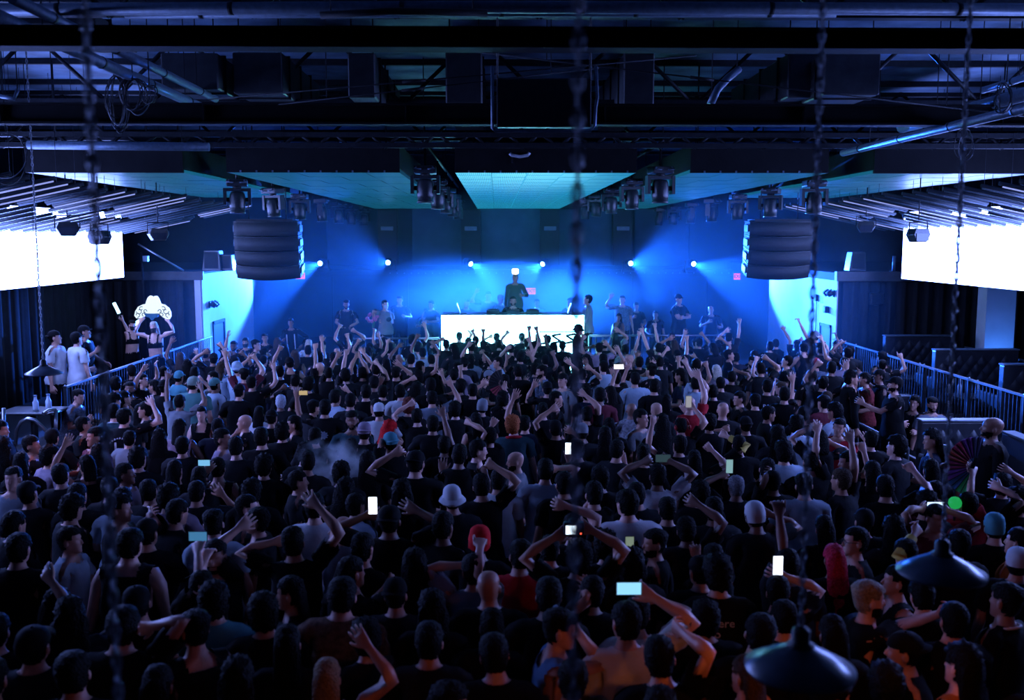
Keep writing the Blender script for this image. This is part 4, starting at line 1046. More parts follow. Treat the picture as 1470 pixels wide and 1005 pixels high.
PEOPLE = [
  (0.837, 4.681, 0.0, 1.744, 0, 'k', 'wavy', 'k', None, {}, '', None, 'crowd', 'person in black T-shirt, wavy dark hair, left of the orange-lit long hair'),
  (-0.257, 4.883, 0.0, 1.682, -90, 'd', 'curly', 'k', None, {}, '', None, 'crowd', 'person in profile with curly hair and warm-lit face'),
  (0.389, 5.031, 0.0, 1.743, 0, 'k', 'short', 'k', None, {}, '', None, 'crowd', 'person in black T-shirt, short dark hair, below the drinking man'),
  (1.67, 4.789, 0.0, 1.78, -90, 'd', 'fade', 'k', None, {}, '', None, 'crowd', 'face half hidden under the large cone lamp'),
  (0.924, 5.122, 0.0, 1.84, 0, 'k', 'short', 'k', None, {'r': ['to', 'fist', 0.09, 0.18, 1.8, 0.16, 0.05, 1.7]}, '', None, 'crowd', 'person in black T-shirt, short dark hair, one arm up, right of the cream T-shirt'),
  (-0.932, 5.157, 0.0, 1.7, 0, 'mauve.tank', 'long/blond2', 'k', None, {'r': ['to', 'open', 0.17, 0.18, 1.74, 0.31, 0.05, 1.52]}, '', None, 'crowd', 'blonde with long straight hair raising an open hand'),
  (-0.002, 5.254, 0.0, 1.797, 0, 'k', 'short', 'k', None, {}, '', None, 'crowd', 'person in black T-shirt, short dark hair, left of the drinking man'),
  (-1.389, 5.088, 0.0, 1.728, 0, 'k', 'wavy', 'k', None, {}, '', None, 'crowd', 'person in black T-shirt, wavy dark hair, below the bare warm-lit shoulder'),
  (-1.824, 4.973, 0.0, 1.767, 0, 'k', 'long', 'k', None, {}, '', None, 'crowd', 'person in black T-shirt, long dark hair, below the large black T-shirt'),
  (1.374, 5.127, 0.0, 1.722, 35, 'orange.tank', 'long/brown', 'k', None, {}, '', None, 'crowd', 'long-haired person glowing orange under the lamp light'),  # orange top carries the warm lamp glow in its colour
  (2.087, 4.957, 0.0, 1.741, 0, 'd', 'curly', 'k', None, {}, '', None, 'crowd', 'person in charcoal T-shirt, curly dark hair, below the backward cap in profile'),
  (-0.398, 5.468, 0.0, 1.785, 0, 'd', 'short', 'k', None, {}, '', None, 'crowd', 'person in charcoal T-shirt, short dark hair, right of the close raised fist'),
  (-2.263, 5.071, 0.0, 1.794, 0, 'k', 'short', 'k', None, {}, '', None, 'crowd', 'person in black T-shirt, short dark hair, below the large black T-shirt'),
  (0.338, 5.548, 0.0, 1.82, -90, 'blue.tank', 'fade', 'k', 1, {'r': ['to', 'grip', 0.11, 0.18, 1.66, 0.34, 0.05, 1.53], 'l': ['chest', 'relax']}, '', None, 'crowd', 'bare-shouldered man in blue tank top drinking from a bottle'),
  (0.788, 5.551, 0.0, 1.86, 0, 'cream', 'short', 'k', None, {'r': ['to', 'grip', 0.11, 0.18, 1.85, 0.22, 0.05, 1.64]}, '', None, 'crowd', 'person in cream T-shirt holding a phone sideways overhead'),
  (-1.238, 5.512, 0.0, 1.758, 0, 'k', 'long', 'k', None, {}, '', None, 'crowd', 'person in black T-shirt, long dark hair, left of the blonde straight hair'),
  (-2.707, 4.996, 0.0, 1.776, 0, 'k', 'short', 'k', None, {}, '', None, 'crowd', 'person in black T-shirt, short dark hair, left of the large black T-shirt'),
  (2.567, 5.101, 0.0, 1.776, 35, 'orange.tank', 'wavy', 'k', None, {}, '', None, 'crowd', 'long-haired person with bare back lit orange'),  # lamp glow on the back painted as an orange top
  (1.542, 5.545, 0.0, 1.789, 0, 'k', 'short', 'k', None, {}, '', None, 'crowd', 'person in black T-shirt, short dark hair, left of the large cone lamp'),
  (-0.778, 5.708, 0.0, 1.696, 35, 'd', 'curly', 'k', None, {'r': ['to', 'fist', 0.03, 0.18, 1.36, 0.06, 0.05, 1.25]}, '', None, 'crowd', 'curly-haired person with a raised fist close to the camera'),
  (-0.054, 5.768, 0.0, 1.732, 0, 'k', 'long', 'k', None, {}, '', None, 'crowd', 'person in black T-shirt, long dark hair, below the bald man'),
  (1.992, 5.538, 0.0, 1.771, 0, 'k', 'long', 'k', None, {}, '', None, 'crowd', 'person in black T-shirt, long dark hair, right of the large cone lamp'),
  (-1.775, 5.617, 0.0, 1.8, 35, 'k.tank', 'fade', 'k', 1, {'l': ['chest', 'relax']}, '', None, 'crowd', 'person in dark tank top with bare warm-lit shoulder'),
  (3.016, 5.067, 0.0, 1.789, 0, 'k', 'short', 'k', None, {}, '', None, 'crowd', 'person in black T-shirt, short dark hair, right of the bare orange back'),
  (-2.214, 5.518, 0.0, 1.86, 0, 'k', 'short', 'k', None, {'r': ['to', 'relax', 0.06, 0.18, 1.65, 0.16, 0.05, 1.56]}, '', None, 'crowd', 'large person in black T-shirt near the bottom edge'),
  (-0.438, 6.003, 0.0, 1.759, 0, 'k', 'wavy', 'k', None, {}, '', None, 'crowd', 'person in black T-shirt, wavy dark hair, left of the bald man'),
  (0.318, 6.021, 0.0, 1.84, 0, 'k', 'short', 'k', None, {}, '', None, 'crowd', 'person in black T-shirt, short dark hair, above the drinking man'),
  (2.442, 5.533, 0.0, 1.68, 90, 'k', 'capback/k', 'k', None, {}, '', None, 'crowd', 'person in backward black cap looking away from the large cone lamp'),
  (0.904, 5.986, 0.0, 1.73, 0, 'cream', 'short', 'k', None, {'r': ['to', 'fist', 0.09, 0.18, 1.66, 0.15, 0.05, 1.48]}, '', None, 'crowd', 'person in pale sleeves with a fist up behind the sideways phone'),
  (-2.658, 5.444, 0.0, 1.797, 0, 'd', 'cap/k', 'k', None, {}, '', None, 'crowd', 'person in charcoal T-shirt, black cap, left of the large black T-shirt'),
  (-1.44, 5.918, 0.0, 1.792, 0, 'k', 'curly', 'k', None, {}, '', None, 'crowd', 'person in black T-shirt, curly dark hair, right of the teal T-shirt'),
  (1.353, 5.953, 0.0, 1.696, 0, 'k', 'curly', 'k', None, {}, '', None, 'crowd', 'person in black T-shirt, curly dark hair, below the small white words'),
  (-1.023, 6.086, 0.0, 1.84, 0, 'brown', 'short', 'k', None, {}, '', None, 'crowd', 'broad person in brown patterned button shirt'),
  (1.814, 5.964, 0.0, 1.71, 0, 'k', 'short', 'k', None, {}, '', None, 'crowd', 'person in black T-shirt, short dark hair, below the upright bright phone'),
  (-0.062, 6.262, 0.0, 1.82, 0, 'k', 'bald', 'k', 2, {}, '', None, 'crowd', 'bald man in black shirt with gleaming scalp'),
  (0.632, 6.344, 0.0, 1.735, 0, 'k', 'short', 'k', None, {'l': ['to', 'relax', -0.02, 0.18, 1.61, -0.03, 0.05, 1.62]}, '', None, 'crowd', 'person in black T-shirt, short dark hair, one arm up, below the overhead camera'),
  (-1.836, 6.131, 0.0, 1.8, 0, 'teal', 'curly', 'k', None, {}, '', None, 'crowd', 'curly-haired person in teal T-shirt'),
  (-0.683, 6.381, 0.0, 1.722, 0, 'd', 'capback/k', 'k', None, {}, '', None, 'crowd', 'person in charcoal T-shirt, backward black cap, right of the brown patterned shirt'),
  (2.813, 5.788, 0.0, 1.773, 0, 'k', 'short', 'k', None, {}, '', None, 'crowd', 'person in black T-shirt, short dark hair, right of the backward cap in profile'),
  (2.379, 5.995, 0.0, 1.82, -90, 'k', 'fade/blondtop', 'k', 1, {'r': ['to', 'fist', 0.62, 0.18, 1.56, 0.31, 0.05, 1.55]}, 'beard', None, 'crowd', 'man with bleached hair top stretching an arm straight out'),
  (-2.646, 5.894, 0.0, 1.775, 35, 'k', 'wavy', 'k', None, {'l': ['to', 'relax', -0.23, 0.18, 1.86, 0.01, 0.05, 1.76]}, '', None, 'crowd', 'wavy-haired person with the left arm bent forward'),
  (-1.366, 6.377, 0.0, 1.746, 90, 'k', 'long', 'k', None, {}, '', None, 'crowd', 'person in black T-shirt, long dark hair, left of the brown patterned shirt'),
  (1.499, 6.379, 0.0, 1.86, 0, 'k', 'curly', 'k', None, {}, 'there', None, 'crowd', 'curly-topped person in black T-shirt with small white words'),
  (-3.1, 5.857, 0.0, 1.7, 0, 'k', 'short', 'k', None, {}, '', None, 'crowd', 'person in black T-shirt, short dark hair, left of the black tank top'),
  (-2.361, 6.243, 0.0, 1.72, 0, 'k', 'capback/k', 'k', None, {}, '', None, 'crowd', 'person in black T-shirt, backward black cap, above the large black T-shirt'),
  (1.949, 6.393, 0.0, 1.713, 0, 'k', 'short', 'k', None, {'r': ['to', 'grip', 0.02, 0.18, 1.66]}, '', None, 'crowd', 'dark-clothed person whose bright phone stands upright overhead'),
  (-0.137, 6.705, 0.0, 1.779, 0, 'slate', 'short', 'k', None, {'l': ['to', 'fist', -0.06, 0.18, 1.63, -0.2, 0.05, 1.53], 'r': ['to', 'fist', 0.02, 0.18, 1.81, 0.05, 0.05, 1.72]}, '', None, 'crowd', 'person in slate-grey T-shirt, short dark hair, both arms up, above the bald man'),
  (-1.024, 6.673, 0.0, 1.777, -35, 'k', 'short', 'k', None, {}, '', None, 'crowd', 'person in black T-shirt, short dark hair, above the brown patterned shirt'),
  (3.232, 5.953, 0.0, 1.82, 35, 'k', 'fade', 'k', None, {}, 'trimline', None, 'crowd', 'person in black patterned jersey under the amber-lit lamp'),
  (0.586, 6.792, 0.0, 1.84, 0, 'k', 'curly', 'k', None, {'l': ['to', 'grip', -0.1, 0.18, 1.84, -0.35, 0.05, 1.63], 'r': ['to', 'grip', 0.06, 0.18, 1.89, 0.21, 0.05, 1.65]}, '', None, 'crowd', 'person shooting with a camera held overhead in both hands'),
  (-0.572, 6.817, 0.0, 1.779, 0, 'k', 'wavy', 'k', None, {'l': ['to', 'fist', -0.21, 0.18, 1.48, -0.26, 0.05, 1.4]}, '', None, 'crowd', 'person in black T-shirt, wavy dark hair, below the tall bright phone'),
  (2.883, 6.246, 0.0, 1.733, 0, 'k', 'short', 'k', None, {}, '', None, 'crowd', 'person in black T-shirt, short dark hair, below the amber-lit cone lamp'),
  (-2.055, 6.572, 0.0, 1.728, 0, 'k', 'short', 'k', None, {'l': ['to', 'grip', -0.07, 0.18, 1.83, -0.03, 0.05, 1.72], 'r': ['to', 'grip', 0.0, 0.18, 1.78, 0.02, 0.05, 1.69]}, '', None, 'crowd', 'person holding up a small blue-lit phone in both hands'),
  (-2.921, 6.27, 0.0, 1.701, 0, 'k', 'wavy', 'k', None, {}, '', None, 'crowd', 'person in black T-shirt, wavy dark hair, left of the large black T-shirt'),
  (1.462, 6.827, 0.0, 1.711, 0, 'd', 'capback/k', 'k', None, {}, '', None, 'crowd', 'person in charcoal T-shirt, backward black cap, left of the small white words'),
  (1.02, 6.911, 0.0, 1.73, 0, 'd', 'wavy', 'k', None, {}, '', None, 'crowd', 'person in charcoal T-shirt, wavy dark hair, right of the green-tinted phone'),
  (0.193, 7.012, 0.0, 1.789, 0, 'red', 'short', 'k', None, {}, '', None, 'crowd', 'person in red T-shirt, short dark hair, right of the red beanie'),
  (2.143, 6.799, 0.0, 1.767, 0, 'd', 'short', 'k', None, {'l': ['to', 'fist', -0.06, 0.18, 2.03, -0.02, 0.05, 1.78]}, '', None, 'crowd', 'person with one straight arm and fist raised above the phone glow'),
  (-1.036, 7.179, 0.0, 1.789, -35, 'k', 'short', 'k', None, {}, '', None, 'crowd', 'person in black T-shirt, short dark hair, below the tall bright phone'),
  (2.846, 6.694, 0.0, 1.702, 90, 'k.tank', 'short', 'k', 1, {}, '', None, 'crowd', 'bare-necked person in profile with short dark hair'),
  (-0.144, 7.31, 0.0, 1.798, 0, 'd', 'beanie/brightred', 'k', None, {}, '', None, 'crowd', 'person in a bright red knit beanie'),
  (-2.091, 7.021, 0.0, 1.8, 180, 'k', 'fade', 'k', None, {'l': ['to', 'open', 0.18, 0.18, 1.86, 0.12, 0.05, 1.67]}, 'beard', None, 'crowd', 'bearded person facing the camera with one arm up behind him'),
  (-1.518, 7.206, 0.0, 1.84, 0, 'k', 'short', 'k', None, {'l': ['to', 'fist', -0.14, 0.18, 1.67, -0.27, 0.05, 1.57], 'r': ['to', 'open', 0.09, 0.18, 1.98, 0.28, 0.05, 1.74]}, '', None, 'crowd', 'person in black T-shirt with both elbows thrown wide'),
  (0.879, 7.338, 0.0, 1.75, 0, 'k', 'curly', 'k', None, {'r': ['to', 'grip', 0.17, 0.18, 1.5, 0.19, 0.05, 1.32]}, '', None, 'crowd', 'curly-haired person behind a green-tinted phone'),
  (0.433, 7.393, 0.0, 1.705, 0, 'd', 'bun', 'k', None, {}, '', None, 'crowd', 'person in charcoal T-shirt, hair bun, left of the overhead camera'),
  (1.655, 7.234, 0.0, 1.682, 0, 'k', 'long', 'k', None, {'r': ['to', 'fist', -0.09, 0.18, 1.56, 0.08, 0.05, 1.4]}, '', None, 'crowd', 'person in black T-shirt, long dark hair, one arm up, above the small white words'),
  (2.535, 7.02, 0.0, 1.74, 0, 'k', 'long/pink', 'k', None, {}, '', None, 'crowd', 'woman with long straight crimson-pink hair'),
  (1.297, 7.506, 0.0, 1.709, 90, 'k', 'fade', 'k', None, {}, 'beard', None, 'crowd', 'bearded man in profile looking across the crowd'),
  (-2.791, 7.135, 0.0, 1.84, 0, 'k.tank', 'short', 'k', None, {}, '', None, 'crowd', 'broad-shouldered person in black tank top'),
  (-0.427, 7.66, 0.0, 1.82, -35, 'k', 'short', 'k', None, {}, '', None, 'crowd', 'person in black T-shirt, short dark hair, below the white bucket hat'),
  (3.091, 7.071, 0.0, 1.747, 0, 'k', 'short', 'k', None, {'r': ['to', 'fist', 0.15, 0.18, 1.77, 0.03, 0.05, 1.68]}, 'ysleeve', None, 'crowd', 'person in black T-shirt, short dark hair, one arm up, left of the amber-lit cone lamp'),
  (-0.9, 7.739, 0.0, 1.84, 0, 'k', 'capback/k', 'k', None, {'l': ['to', 'grip', -0.12, 0.18, 1.72, -0.24, 0.05, 1.55], 'r': ['to', 'open', 0.16, 0.18, 1.77, 0.33, 0.05, 1.6]}, '', None, 'crowd', 'broad person in black T-shirt lifting the tall bright phone'),
  (0.63, 7.797, 0.0, 1.75, 0, 'k', 'short', 'k', None, {'r': ['to', 'grip', -0.09, 0.18, 1.78, 0.16, 0.05, 1.51]}, '', None, 'crowd', 'person in black T-shirt, short dark hair, one arm up, above the overhead camera'),
  (3.831, 6.899, 0.0, 1.747, -35, 'd', 'cap/w', 'k', None, {}, '', None, 'crowd', 'person in a white cap at the right edge'),
  (2.833, 7.44, 0.0, 1.733, 90, 'k', 'short', 'k', None, {}, 'glasses', None, 'crowd', 'person in glasses seen in profile beside the crimson-pink hair'),
  (-3.599, 7.105, 0.0, 1.82, 0, 'k', 'short', 'k', None, {}, '', None, 'crowd', 'person in black T-shirt, short dark hair, left of the raised drink cup'),
  (1.587, 7.85, 0.0, 1.715, 0, 'd', 'short', 'k', None, {'r': ['to', 'relax', 0.07, 0.18, 1.79, 0.29, 0.05, 1.69]}, '', None, 'crowd', 'person with the right arm folded over the head'),
  (-1.277, 7.984, 0.0, 1.698, 0, 'slate', 'bald', 'k', None, {}, '', None, 'crowd', 'shaven-headed person in grey shirt beside the tall bright phone'),
  (-2.301, 7.789, 0.0, 1.8, 0, 'lblue', 'fade', 'k', None, {}, '', None, 'crowd', 'person in pale blue T-shirt, cropped hair, above the bearded face'),
  (-2.79, 7.636, 0.0, 1.77, 0, 'k', 'capback/k', 'k', None, {}, '', None, 'crowd', 'person in black T-shirt, backward black cap, right of the black tank top'),
  (3.589, 7.353, 0.0, 1.747, 0, 'd', 'short', 'k', None, {}, '', None, 'crowd', 'person in charcoal T-shirt, short dark hair, above the amber-lit cone lamp'),
  (1.163, 8.188, 0.0, 1.86, 0, 'w', 'short', 'k', None, {}, 'bigprint', None, 'crowd', 'broad person in white T-shirt with large dark back print'),
  (3.221, 7.672, 0.0, 1.747, 0, 'd', 'wavy', 'k', None, {}, '', None, 'crowd', 'person in charcoal T-shirt, wavy dark hair, left of the phone before the face'),
  (2.227, 8.025, 0.0, 1.774, 0, 'd', 'beanie/w', 'k', None, {'r': ['to', 'fist', 0.09, 0.18, 1.64]}, '', None, 'crowd', 'person in white beanie with hands on top of it'),
  (2.752, 7.882, 0.0, 1.701, 0, 'k', 'long', 'k', None, {}, '', None, 'crowd', 'person in black T-shirt, long dark hair, above the crimson-pink hair'),
  (-1.995, 8.119, 0.0, 1.743, 90, 'd', 'short', 'k', None, {}, '', None, 'crowd', 'person in charcoal T-shirt, short dark hair, left of the wide-thrown elbows'),
  (-1.588, 8.31, 0.0, 1.8, 0, 'w', 'short', 'k', None, {}, 'glasses', None, 'crowd', 'person in white T-shirt half hidden by a raised forearm'),
  (-3.485, 7.719, 0.0, 1.69, -90, 'lblue', 'short', 'k', None, {'r': ['to', 'fist', 0.01, 0.18, 1.26]}, '', None, 'crowd', 'person in pale blue T-shirt, short dark hair, below the raised drink cup'),
  (4.139, 7.409, 0.0, 1.742, 35, 'orange', 'short', 'k', None, {}, '', None, 'crowd', 'person in orange T-shirt, short dark hair, above the white cap'),
  (1.94, 8.372, 0.0, 1.74, 0, 'd', 'short', 'k', None, {}, '', None, 'crowd', 'person in charcoal T-shirt, short dark hair, below the grey-haired head'),
  (1.504, 8.482, 0.0, 1.71, 0, 'd', 'short', 'k', None, {}, '', None, 'crowd', 'person in charcoal T-shirt, short dark hair, right of the printed white T-shirt'),
  (-0.395, 8.67, 0.0, 1.778, 0, 'd', 'bucket/w', 'k', None, {}, '', None, 'crowd', 'person in a white bucket hat'),
  (-2.809, 8.231, 0.0, 1.774, -35, 'd', 'short', 'k', None, {'l': ['to', 'fist', -0.22, 0.18, 1.6, -0.17, 0.05, 1.54]}, '', None, 'crowd', 'person in charcoal T-shirt, short dark hair, one arm up, below the small blue phone'),
  (3.175, 8.119, 0.0, 1.693, 0, 'd', 'cap/k', 'k', None, {}, '', None, 'crowd', 'person in charcoal T-shirt, black cap, above the crimson-pink hair'),
  (-1.319, 8.671, 0.0, 1.698, -35, 'lblue', 'short', 'k', None, {}, '', None, 'crowd', 'person in pale blue T-shirt, short dark hair, left of the tall bright phone'),
  (0.922, 8.732, 0.0, 1.79, 0, 'k', 'short', 'k', None, {'r': ['to', 'fist', 0.04, 0.18, 1.65, 0.07, 0.05, 1.5]}, '', None, 'crowd', 'person in black T-shirt, short dark hair, one arm up, left of the printed white T-shirt'),
  (-2.217, 8.51, 0.0, 1.737, -90, 'd', 'short', 'k', None, {}, '', None, 'crowd', 'person in charcoal T-shirt, short dark hair, right of the small blue phone'),
  (-0.869, 8.801, 0.0, 1.786, 0, 'k', 'wavy', 'k', None, {}, '', None, 'crowd', 'person in black T-shirt, wavy dark hair, above the tall bright phone'),
  (-4.013, 7.9, 0.0, 1.776, -35, 'k', 'short', 'k', None, {}, '', None, 'crowd', 'person in black T-shirt, short dark hair, below the pale button shirt'),
  (4.173, 7.857, 0.0, 1.719, 0, 'k.long', 'beanie/teal', 'k', None, {}, '', None, 'crowd', 'person in black long sleeves, teal beanie, right of the rainbow fan'),
  (3.745, 8.102, 0.0, 1.737, 180, 'maroon', 'short', 'k', None, {'r': ['to', 'grip', -0.0, 0.18, 1.64, -0.13, 0.05, 1.5], 'l': ['to', 'grip', 0.15, 0.18, 1.64, 0.22, 0.05, 1.5]}, '', None, 'crowd', 'person in maroon filming with a phone held before the face'),
  (-3.286, 8.321, 0.0, 1.789, -90, 'd', 'curly', 'k', None, {}, '', None, 'crowd', 'person in charcoal T-shirt, curly dark hair, above the black tank top'),
  (1.34, 8.901, 0.0, 1.738, 0, 'd', 'short', 'k', None, {}, '', None, 'crowd', 'person in charcoal T-shirt, short dark hair, above the printed white T-shirt'),
  (-0.129, 9.033, 0.0, 1.784, 0, 'k', 'short', 'k', None, {'r': ['to', 'fist', 0.06, 0.18, 1.84, 0.2, 0.05, 1.61]}, '', None, 'crowd', 'person in black T-shirt, short dark hair, one arm up, right of the white bucket hat'),
  (0.637, 9.08, 0.0, 1.799, 0, 'k', 'short', 'k', None, {}, '', None, 'crowd', 'person in black T-shirt, short dark hair, right of the pale blue T-shirt'),
  (-2.979, 8.712, 0.0, 1.775, 0, 'mauve', 'curly', 'k', None, {}, '', None, 'crowd', 'person in mauve T-shirt, curly dark hair, left of the small blue phone'),
  (-1.45, 9.102, 0.0, 1.73, 0, 'k', 'wavy', 'k', None, {}, '', None, 'crowd', 'person in black T-shirt, wavy dark hair, below the smoke puff'),
  (-3.767, 8.431, 0.0, 1.759, -35, 'd', 'curly', 'k', None, {'l': ['to', 'grip', -0.12, 0.18, 1.44, -0.11, 0.05, 1.3]}, '', None, 'crowd', 'curly-haired person raising a pale drink cup'),
  (1.952, 9.124, 0.0, 1.69, 0, 'd', 'curly', 'k', None, {}, '', None, 'crowd', 'person in charcoal T-shirt, curly dark hair, left of the grey-haired head'),
  (-2.32, 9.042, 0.0, 1.743, 0, 'k', 'curly', 'k', None, {}, '', None, 'crowd', 'person in black T-shirt, curly dark hair, right of the small blue phone'),
  (3.864, 8.536, 0.0, 1.738, 0, 'd', 'curly', 'k', None, {}, '', None, 'crowd', 'person in charcoal T-shirt, curly dark hair, above the phone before the face'),
  (-3.442, 8.747, 0.0, 1.749, 0, 'lblue', 'short', 'k', None, {}, '', None, 'crowd', 'person in pale blue T-shirt, short dark hair, right of the raised drink cup'),
  (1.58, 9.378, 0.0, 1.8, 0, 'w', 'short', 'k', None, {'l': ['to', 'grip', -0.06, 0.18, 1.79, -0.26, 0.05, 1.64], 'r': ['to', 'grip', 0.11, 0.18, 1.8, 0.24, 0.05, 1.64]}, '', None, 'crowd', 'person in white T-shirt framing a phone with both raised hands'),
  (2.945, 9.069, 0.0, 1.782, 0, 'lblue', 'fade', 'k', None, {}, '', None, 'crowd', 'person in pale blue T-shirt, cropped hair, right of the white beanie'),
  (0.021, 9.557, 0.0, 1.713, 0, 'w', 'short', 'k', None, {}, '', None, 'crowd', 'person in white T-shirt, short dark hair, left of the pale blue T-shirt'),
  (1.033, 9.524, 0.0, 1.736, 0, 'k', 'curly', 'k', None, {}, '', None, 'crowd', 'person in black T-shirt, curly dark hair, below the narrow bright phone'),
  (-2.869, 9.149, 0.0, 1.695, 0, 'd', 'short', 'k', None, {'r': ['to', 'open', 0.16, 0.18, 1.55, 0.2, 0.05, 1.37]}, '', None, 'crowd', 'person in charcoal T-shirt, short dark hair, one arm up, above the bearded face'),
  (0.469, 9.598, 0.0, 1.8, 0, 'lblue', 'short', 'k', None, {'r': ['to', 'fist', 0.1, 0.18, 1.66, 0.17, 0.05, 1.54]}, 'mark', None, 'crowd', 'person in pale blue T-shirt with small white mark on the back'),
  (2.356, 9.32, 0.0, 1.692, 0, 'd', 'short/grey', 'k', None, {'l': ['to', 'grip', -0.07, 0.18, 1.66, -0.2, 0.05, 1.49]}, '', None, 'crowd', 'grey-haired person lifting a phone with the left hand'),
  (4.306, 8.618, 0.0, 1.707, 0, 'red', 'short', 'k', None, {'r': ['to', 'grip', 0.12, 0.18, 1.87, 0.06, 0.05, 1.7]}, '', None, 'crowd', 'person in dark red holding up the rainbow folding fan'),
  (-3.876, 8.867, 0.0, 1.758, 0, 'd', 'short', 'k', None, {}, '', None, 'crowd', 'person in charcoal T-shirt, short dark hair, above the raised drink cup'),
  (3.695, 8.953, 0.0, 1.778, 0, 'k', 'short', 'k', None, {'r': ['to', 'fist', 0.27, 0.18, 1.82, 0.28, 0.05, 1.64]}, '', None, 'crowd', 'person in black T-shirt, short dark hair, one arm up, left of the rainbow fan'),
  (-0.835, 9.687, 0.0, 1.86, 0, 'k', 'capback/k', 'k', None, {'l': ['to', 'fist', -0.15, 0.18, 1.82, -0.23, 0.05, 1.58]}, '', None, 'crowd', 'large person in black backward cap, left fist raised'),
  (-3.318, 9.18, 0.0, 1.716, 0, 'd', 'short', 'k', None, {}, '', None, 'crowd', 'person in charcoal T-shirt, short dark hair, left of the small blue phone'),
  (4.756, 8.61, 0.0, 1.742, 0, 'k', 'curly', 'k', None, {'l': ['to', 'open', -0.11, 0.18, 1.71, -0.1, 0.05, 1.65]}, '', None, 'crowd', 'person in black T-shirt, curly dark hair, one arm up, right of the rainbow fan'),
  (-2.02, 9.627, 0.0, 1.69, -90, 'd', 'short', 'k', None, {'r': ['chest', 'relax']}, '', None, 'crowd', 'person in charcoal T-shirt, short dark hair, left of the smoke puff'),
  (3.357, 9.25, 0.0, 1.777, 35, 'd', 'short/brown', 'k', None, {'r': ['to', 'open', 0.14, 0.18, 2.05, 0.15, 0.05, 1.85]}, '', None, 'crowd', 'person in charcoal T-shirt, short brown hair, one arm up, below the dark red T-shirt'),
  (2.775, 9.485, 0.0, 1.706, 0, 'k', 'cap/k', 'k', None, {'l': ['to', 'fist', 0.01, 0.18, 1.64, -0.08, 0.05, 1.55]}, '', None, 'crowd', 'person in black T-shirt, black cap, one arm up, right of the grey-haired head'),
  (-4.324, 8.905, 0.0, 1.764, 0, 'd', 'cap/k', 'k', None, {}, '', None, 'crowd', 'person in charcoal T-shirt, black cap, right of the pale button shirt'),
  (-1.611, 9.816, 0.0, 1.734, 0, 'd', 'curly', 'k', None, {}, '', None, 'crowd', 'curly-haired person with a puff of pale smoke round the head'),
  (4.197, 9.055, 0.0, 1.704, 0, 'maroon', 'short', 'k', None, {}, '', None, 'crowd', 'person in maroon T-shirt, short dark hair, above the phone before the face'),
  (-3.751, 9.3, 0.0, 1.709, 0, 'k', 'short', 'k', None, {}, '', None, 'crowd', 'person in black T-shirt, short dark hair, right of the raised drink cup'),
  (-2.956, 9.594, 0.0, 1.734, 0, 'd', 'long', 'k', None, {'r': ['to', 'grip', 0.04, 0.18, 1.68, 0.1, 0.05, 1.47]}, '', None, 'crowd', 'long-haired person lifting a small blue-lit phone above the head'),
  (-1.342, 10.177, 0.0, 1.746, 0, 'k', 'wavy', 'k', None, {}, '', None, 'crowd', 'person in black T-shirt, wavy dark hair, right of the smoke puff'),
  (3.783, 9.568, 0.0, 1.781, 0, 'k', 'long', 'k', None, {}, '', None, 'crowd', 'person in black T-shirt, long dark hair, below the curly head by the handrail'),
  (-2.002, 10.092, 0.0, 1.785, 0, 'd', 'bun', 'k', None, {}, '', None, 'crowd', 'person in charcoal T-shirt, hair bun, left of the smoke puff'),
  (2.825, 9.933, 0.0, 1.724, 0, 'k', 'short', 'k', None, {}, '', None, 'crowd', 'person in black T-shirt, short dark hair, right of the grey-haired head'),
  (-0.417, 10.334, 0.0, 1.8, 0, 'k', 'short', 'k', None, {'l': ['to', 'open', -0.17, 0.18, 1.5, -0.18, 0.05, 1.36], 'r': ['to', 'fist', 0.26, 0.18, 1.46, 0.37, 0.05, 1.27]}, '', None, 'crowd', 'person in black T-shirt, short dark hair, above the white bucket hat'),
  (-2.45, 10.051, 0.0, 1.75, 0, 'k', 'curly', 'k', None, {}, '', None, 'crowd', 'person in black T-shirt, curly dark hair, below the lighter flame'),
  (3.275, 9.914, 0.0, 1.798, 0, 'k', 'short', 'k', None, {'r': ['to', 'open', 0.12, 0.18, 2.01, 0.07, 0.05, 1.88]}, '', None, 'crowd', 'person in black T-shirt, short dark hair, one arm up, below the dark red T-shirt'),
  (-3.325, 9.906, 0.0, 1.731, 0, 'k', 'long', 'k', None, {}, '', None, 'crowd', 'person in black T-shirt, long dark hair, left of the small blue phone'),
  (-2.9, 10.054, 0.0, 1.718, 0, 'k.tank', 'short', 'k', None, {}, '', None, 'crowd', 'person in black tank top, short dark hair, right of the small blue phone'),
  (0.231, 10.503, 0.0, 1.695, 90, 'grey', 'bald', 'k', None, {}, 'glasses beard', None, 'crowd', 'person in grey T-shirt, shaven head, left of the pale blue T-shirt'),
  (1.587, 10.414, 0.0, 1.785, 0, 'k', 'bun', 'k', None, {}, '', None, 'crowd', 'person in black T-shirt, hair bun, above the two-handed phone'),
  (-3.831, 9.887, 0.0, 1.705, -90, 'mauve', 'short', 'k', None, {}, '', None, 'crowd', 'person in mauve T-shirt, short dark hair, below the numbered jersey'),
  (4.43, 9.696, 0.0, 1.769, 0, 'k', 'long', 'k', None, {}, '', None, 'crowd', 'person in black T-shirt, long dark hair, right of the curly head by the handrail'),
  (-4.378, 9.74, 0.0, 1.746, 0, 'd', 'short', 'k', None, {}, '', None, 'crowd', 'person in charcoal T-shirt, short dark hair, right of the pale button shirt'),
  (3.713, 10.018, 0.0, 1.777, 90, 'd', 'bob', 'k', None, {'r': ['to', 'fist', 0.21, 0.18, 1.79, 0.34, 0.05, 1.49]}, '', None, 'crowd', 'person in charcoal T-shirt, dark bob, one arm up, below the dark red T-shirt'),
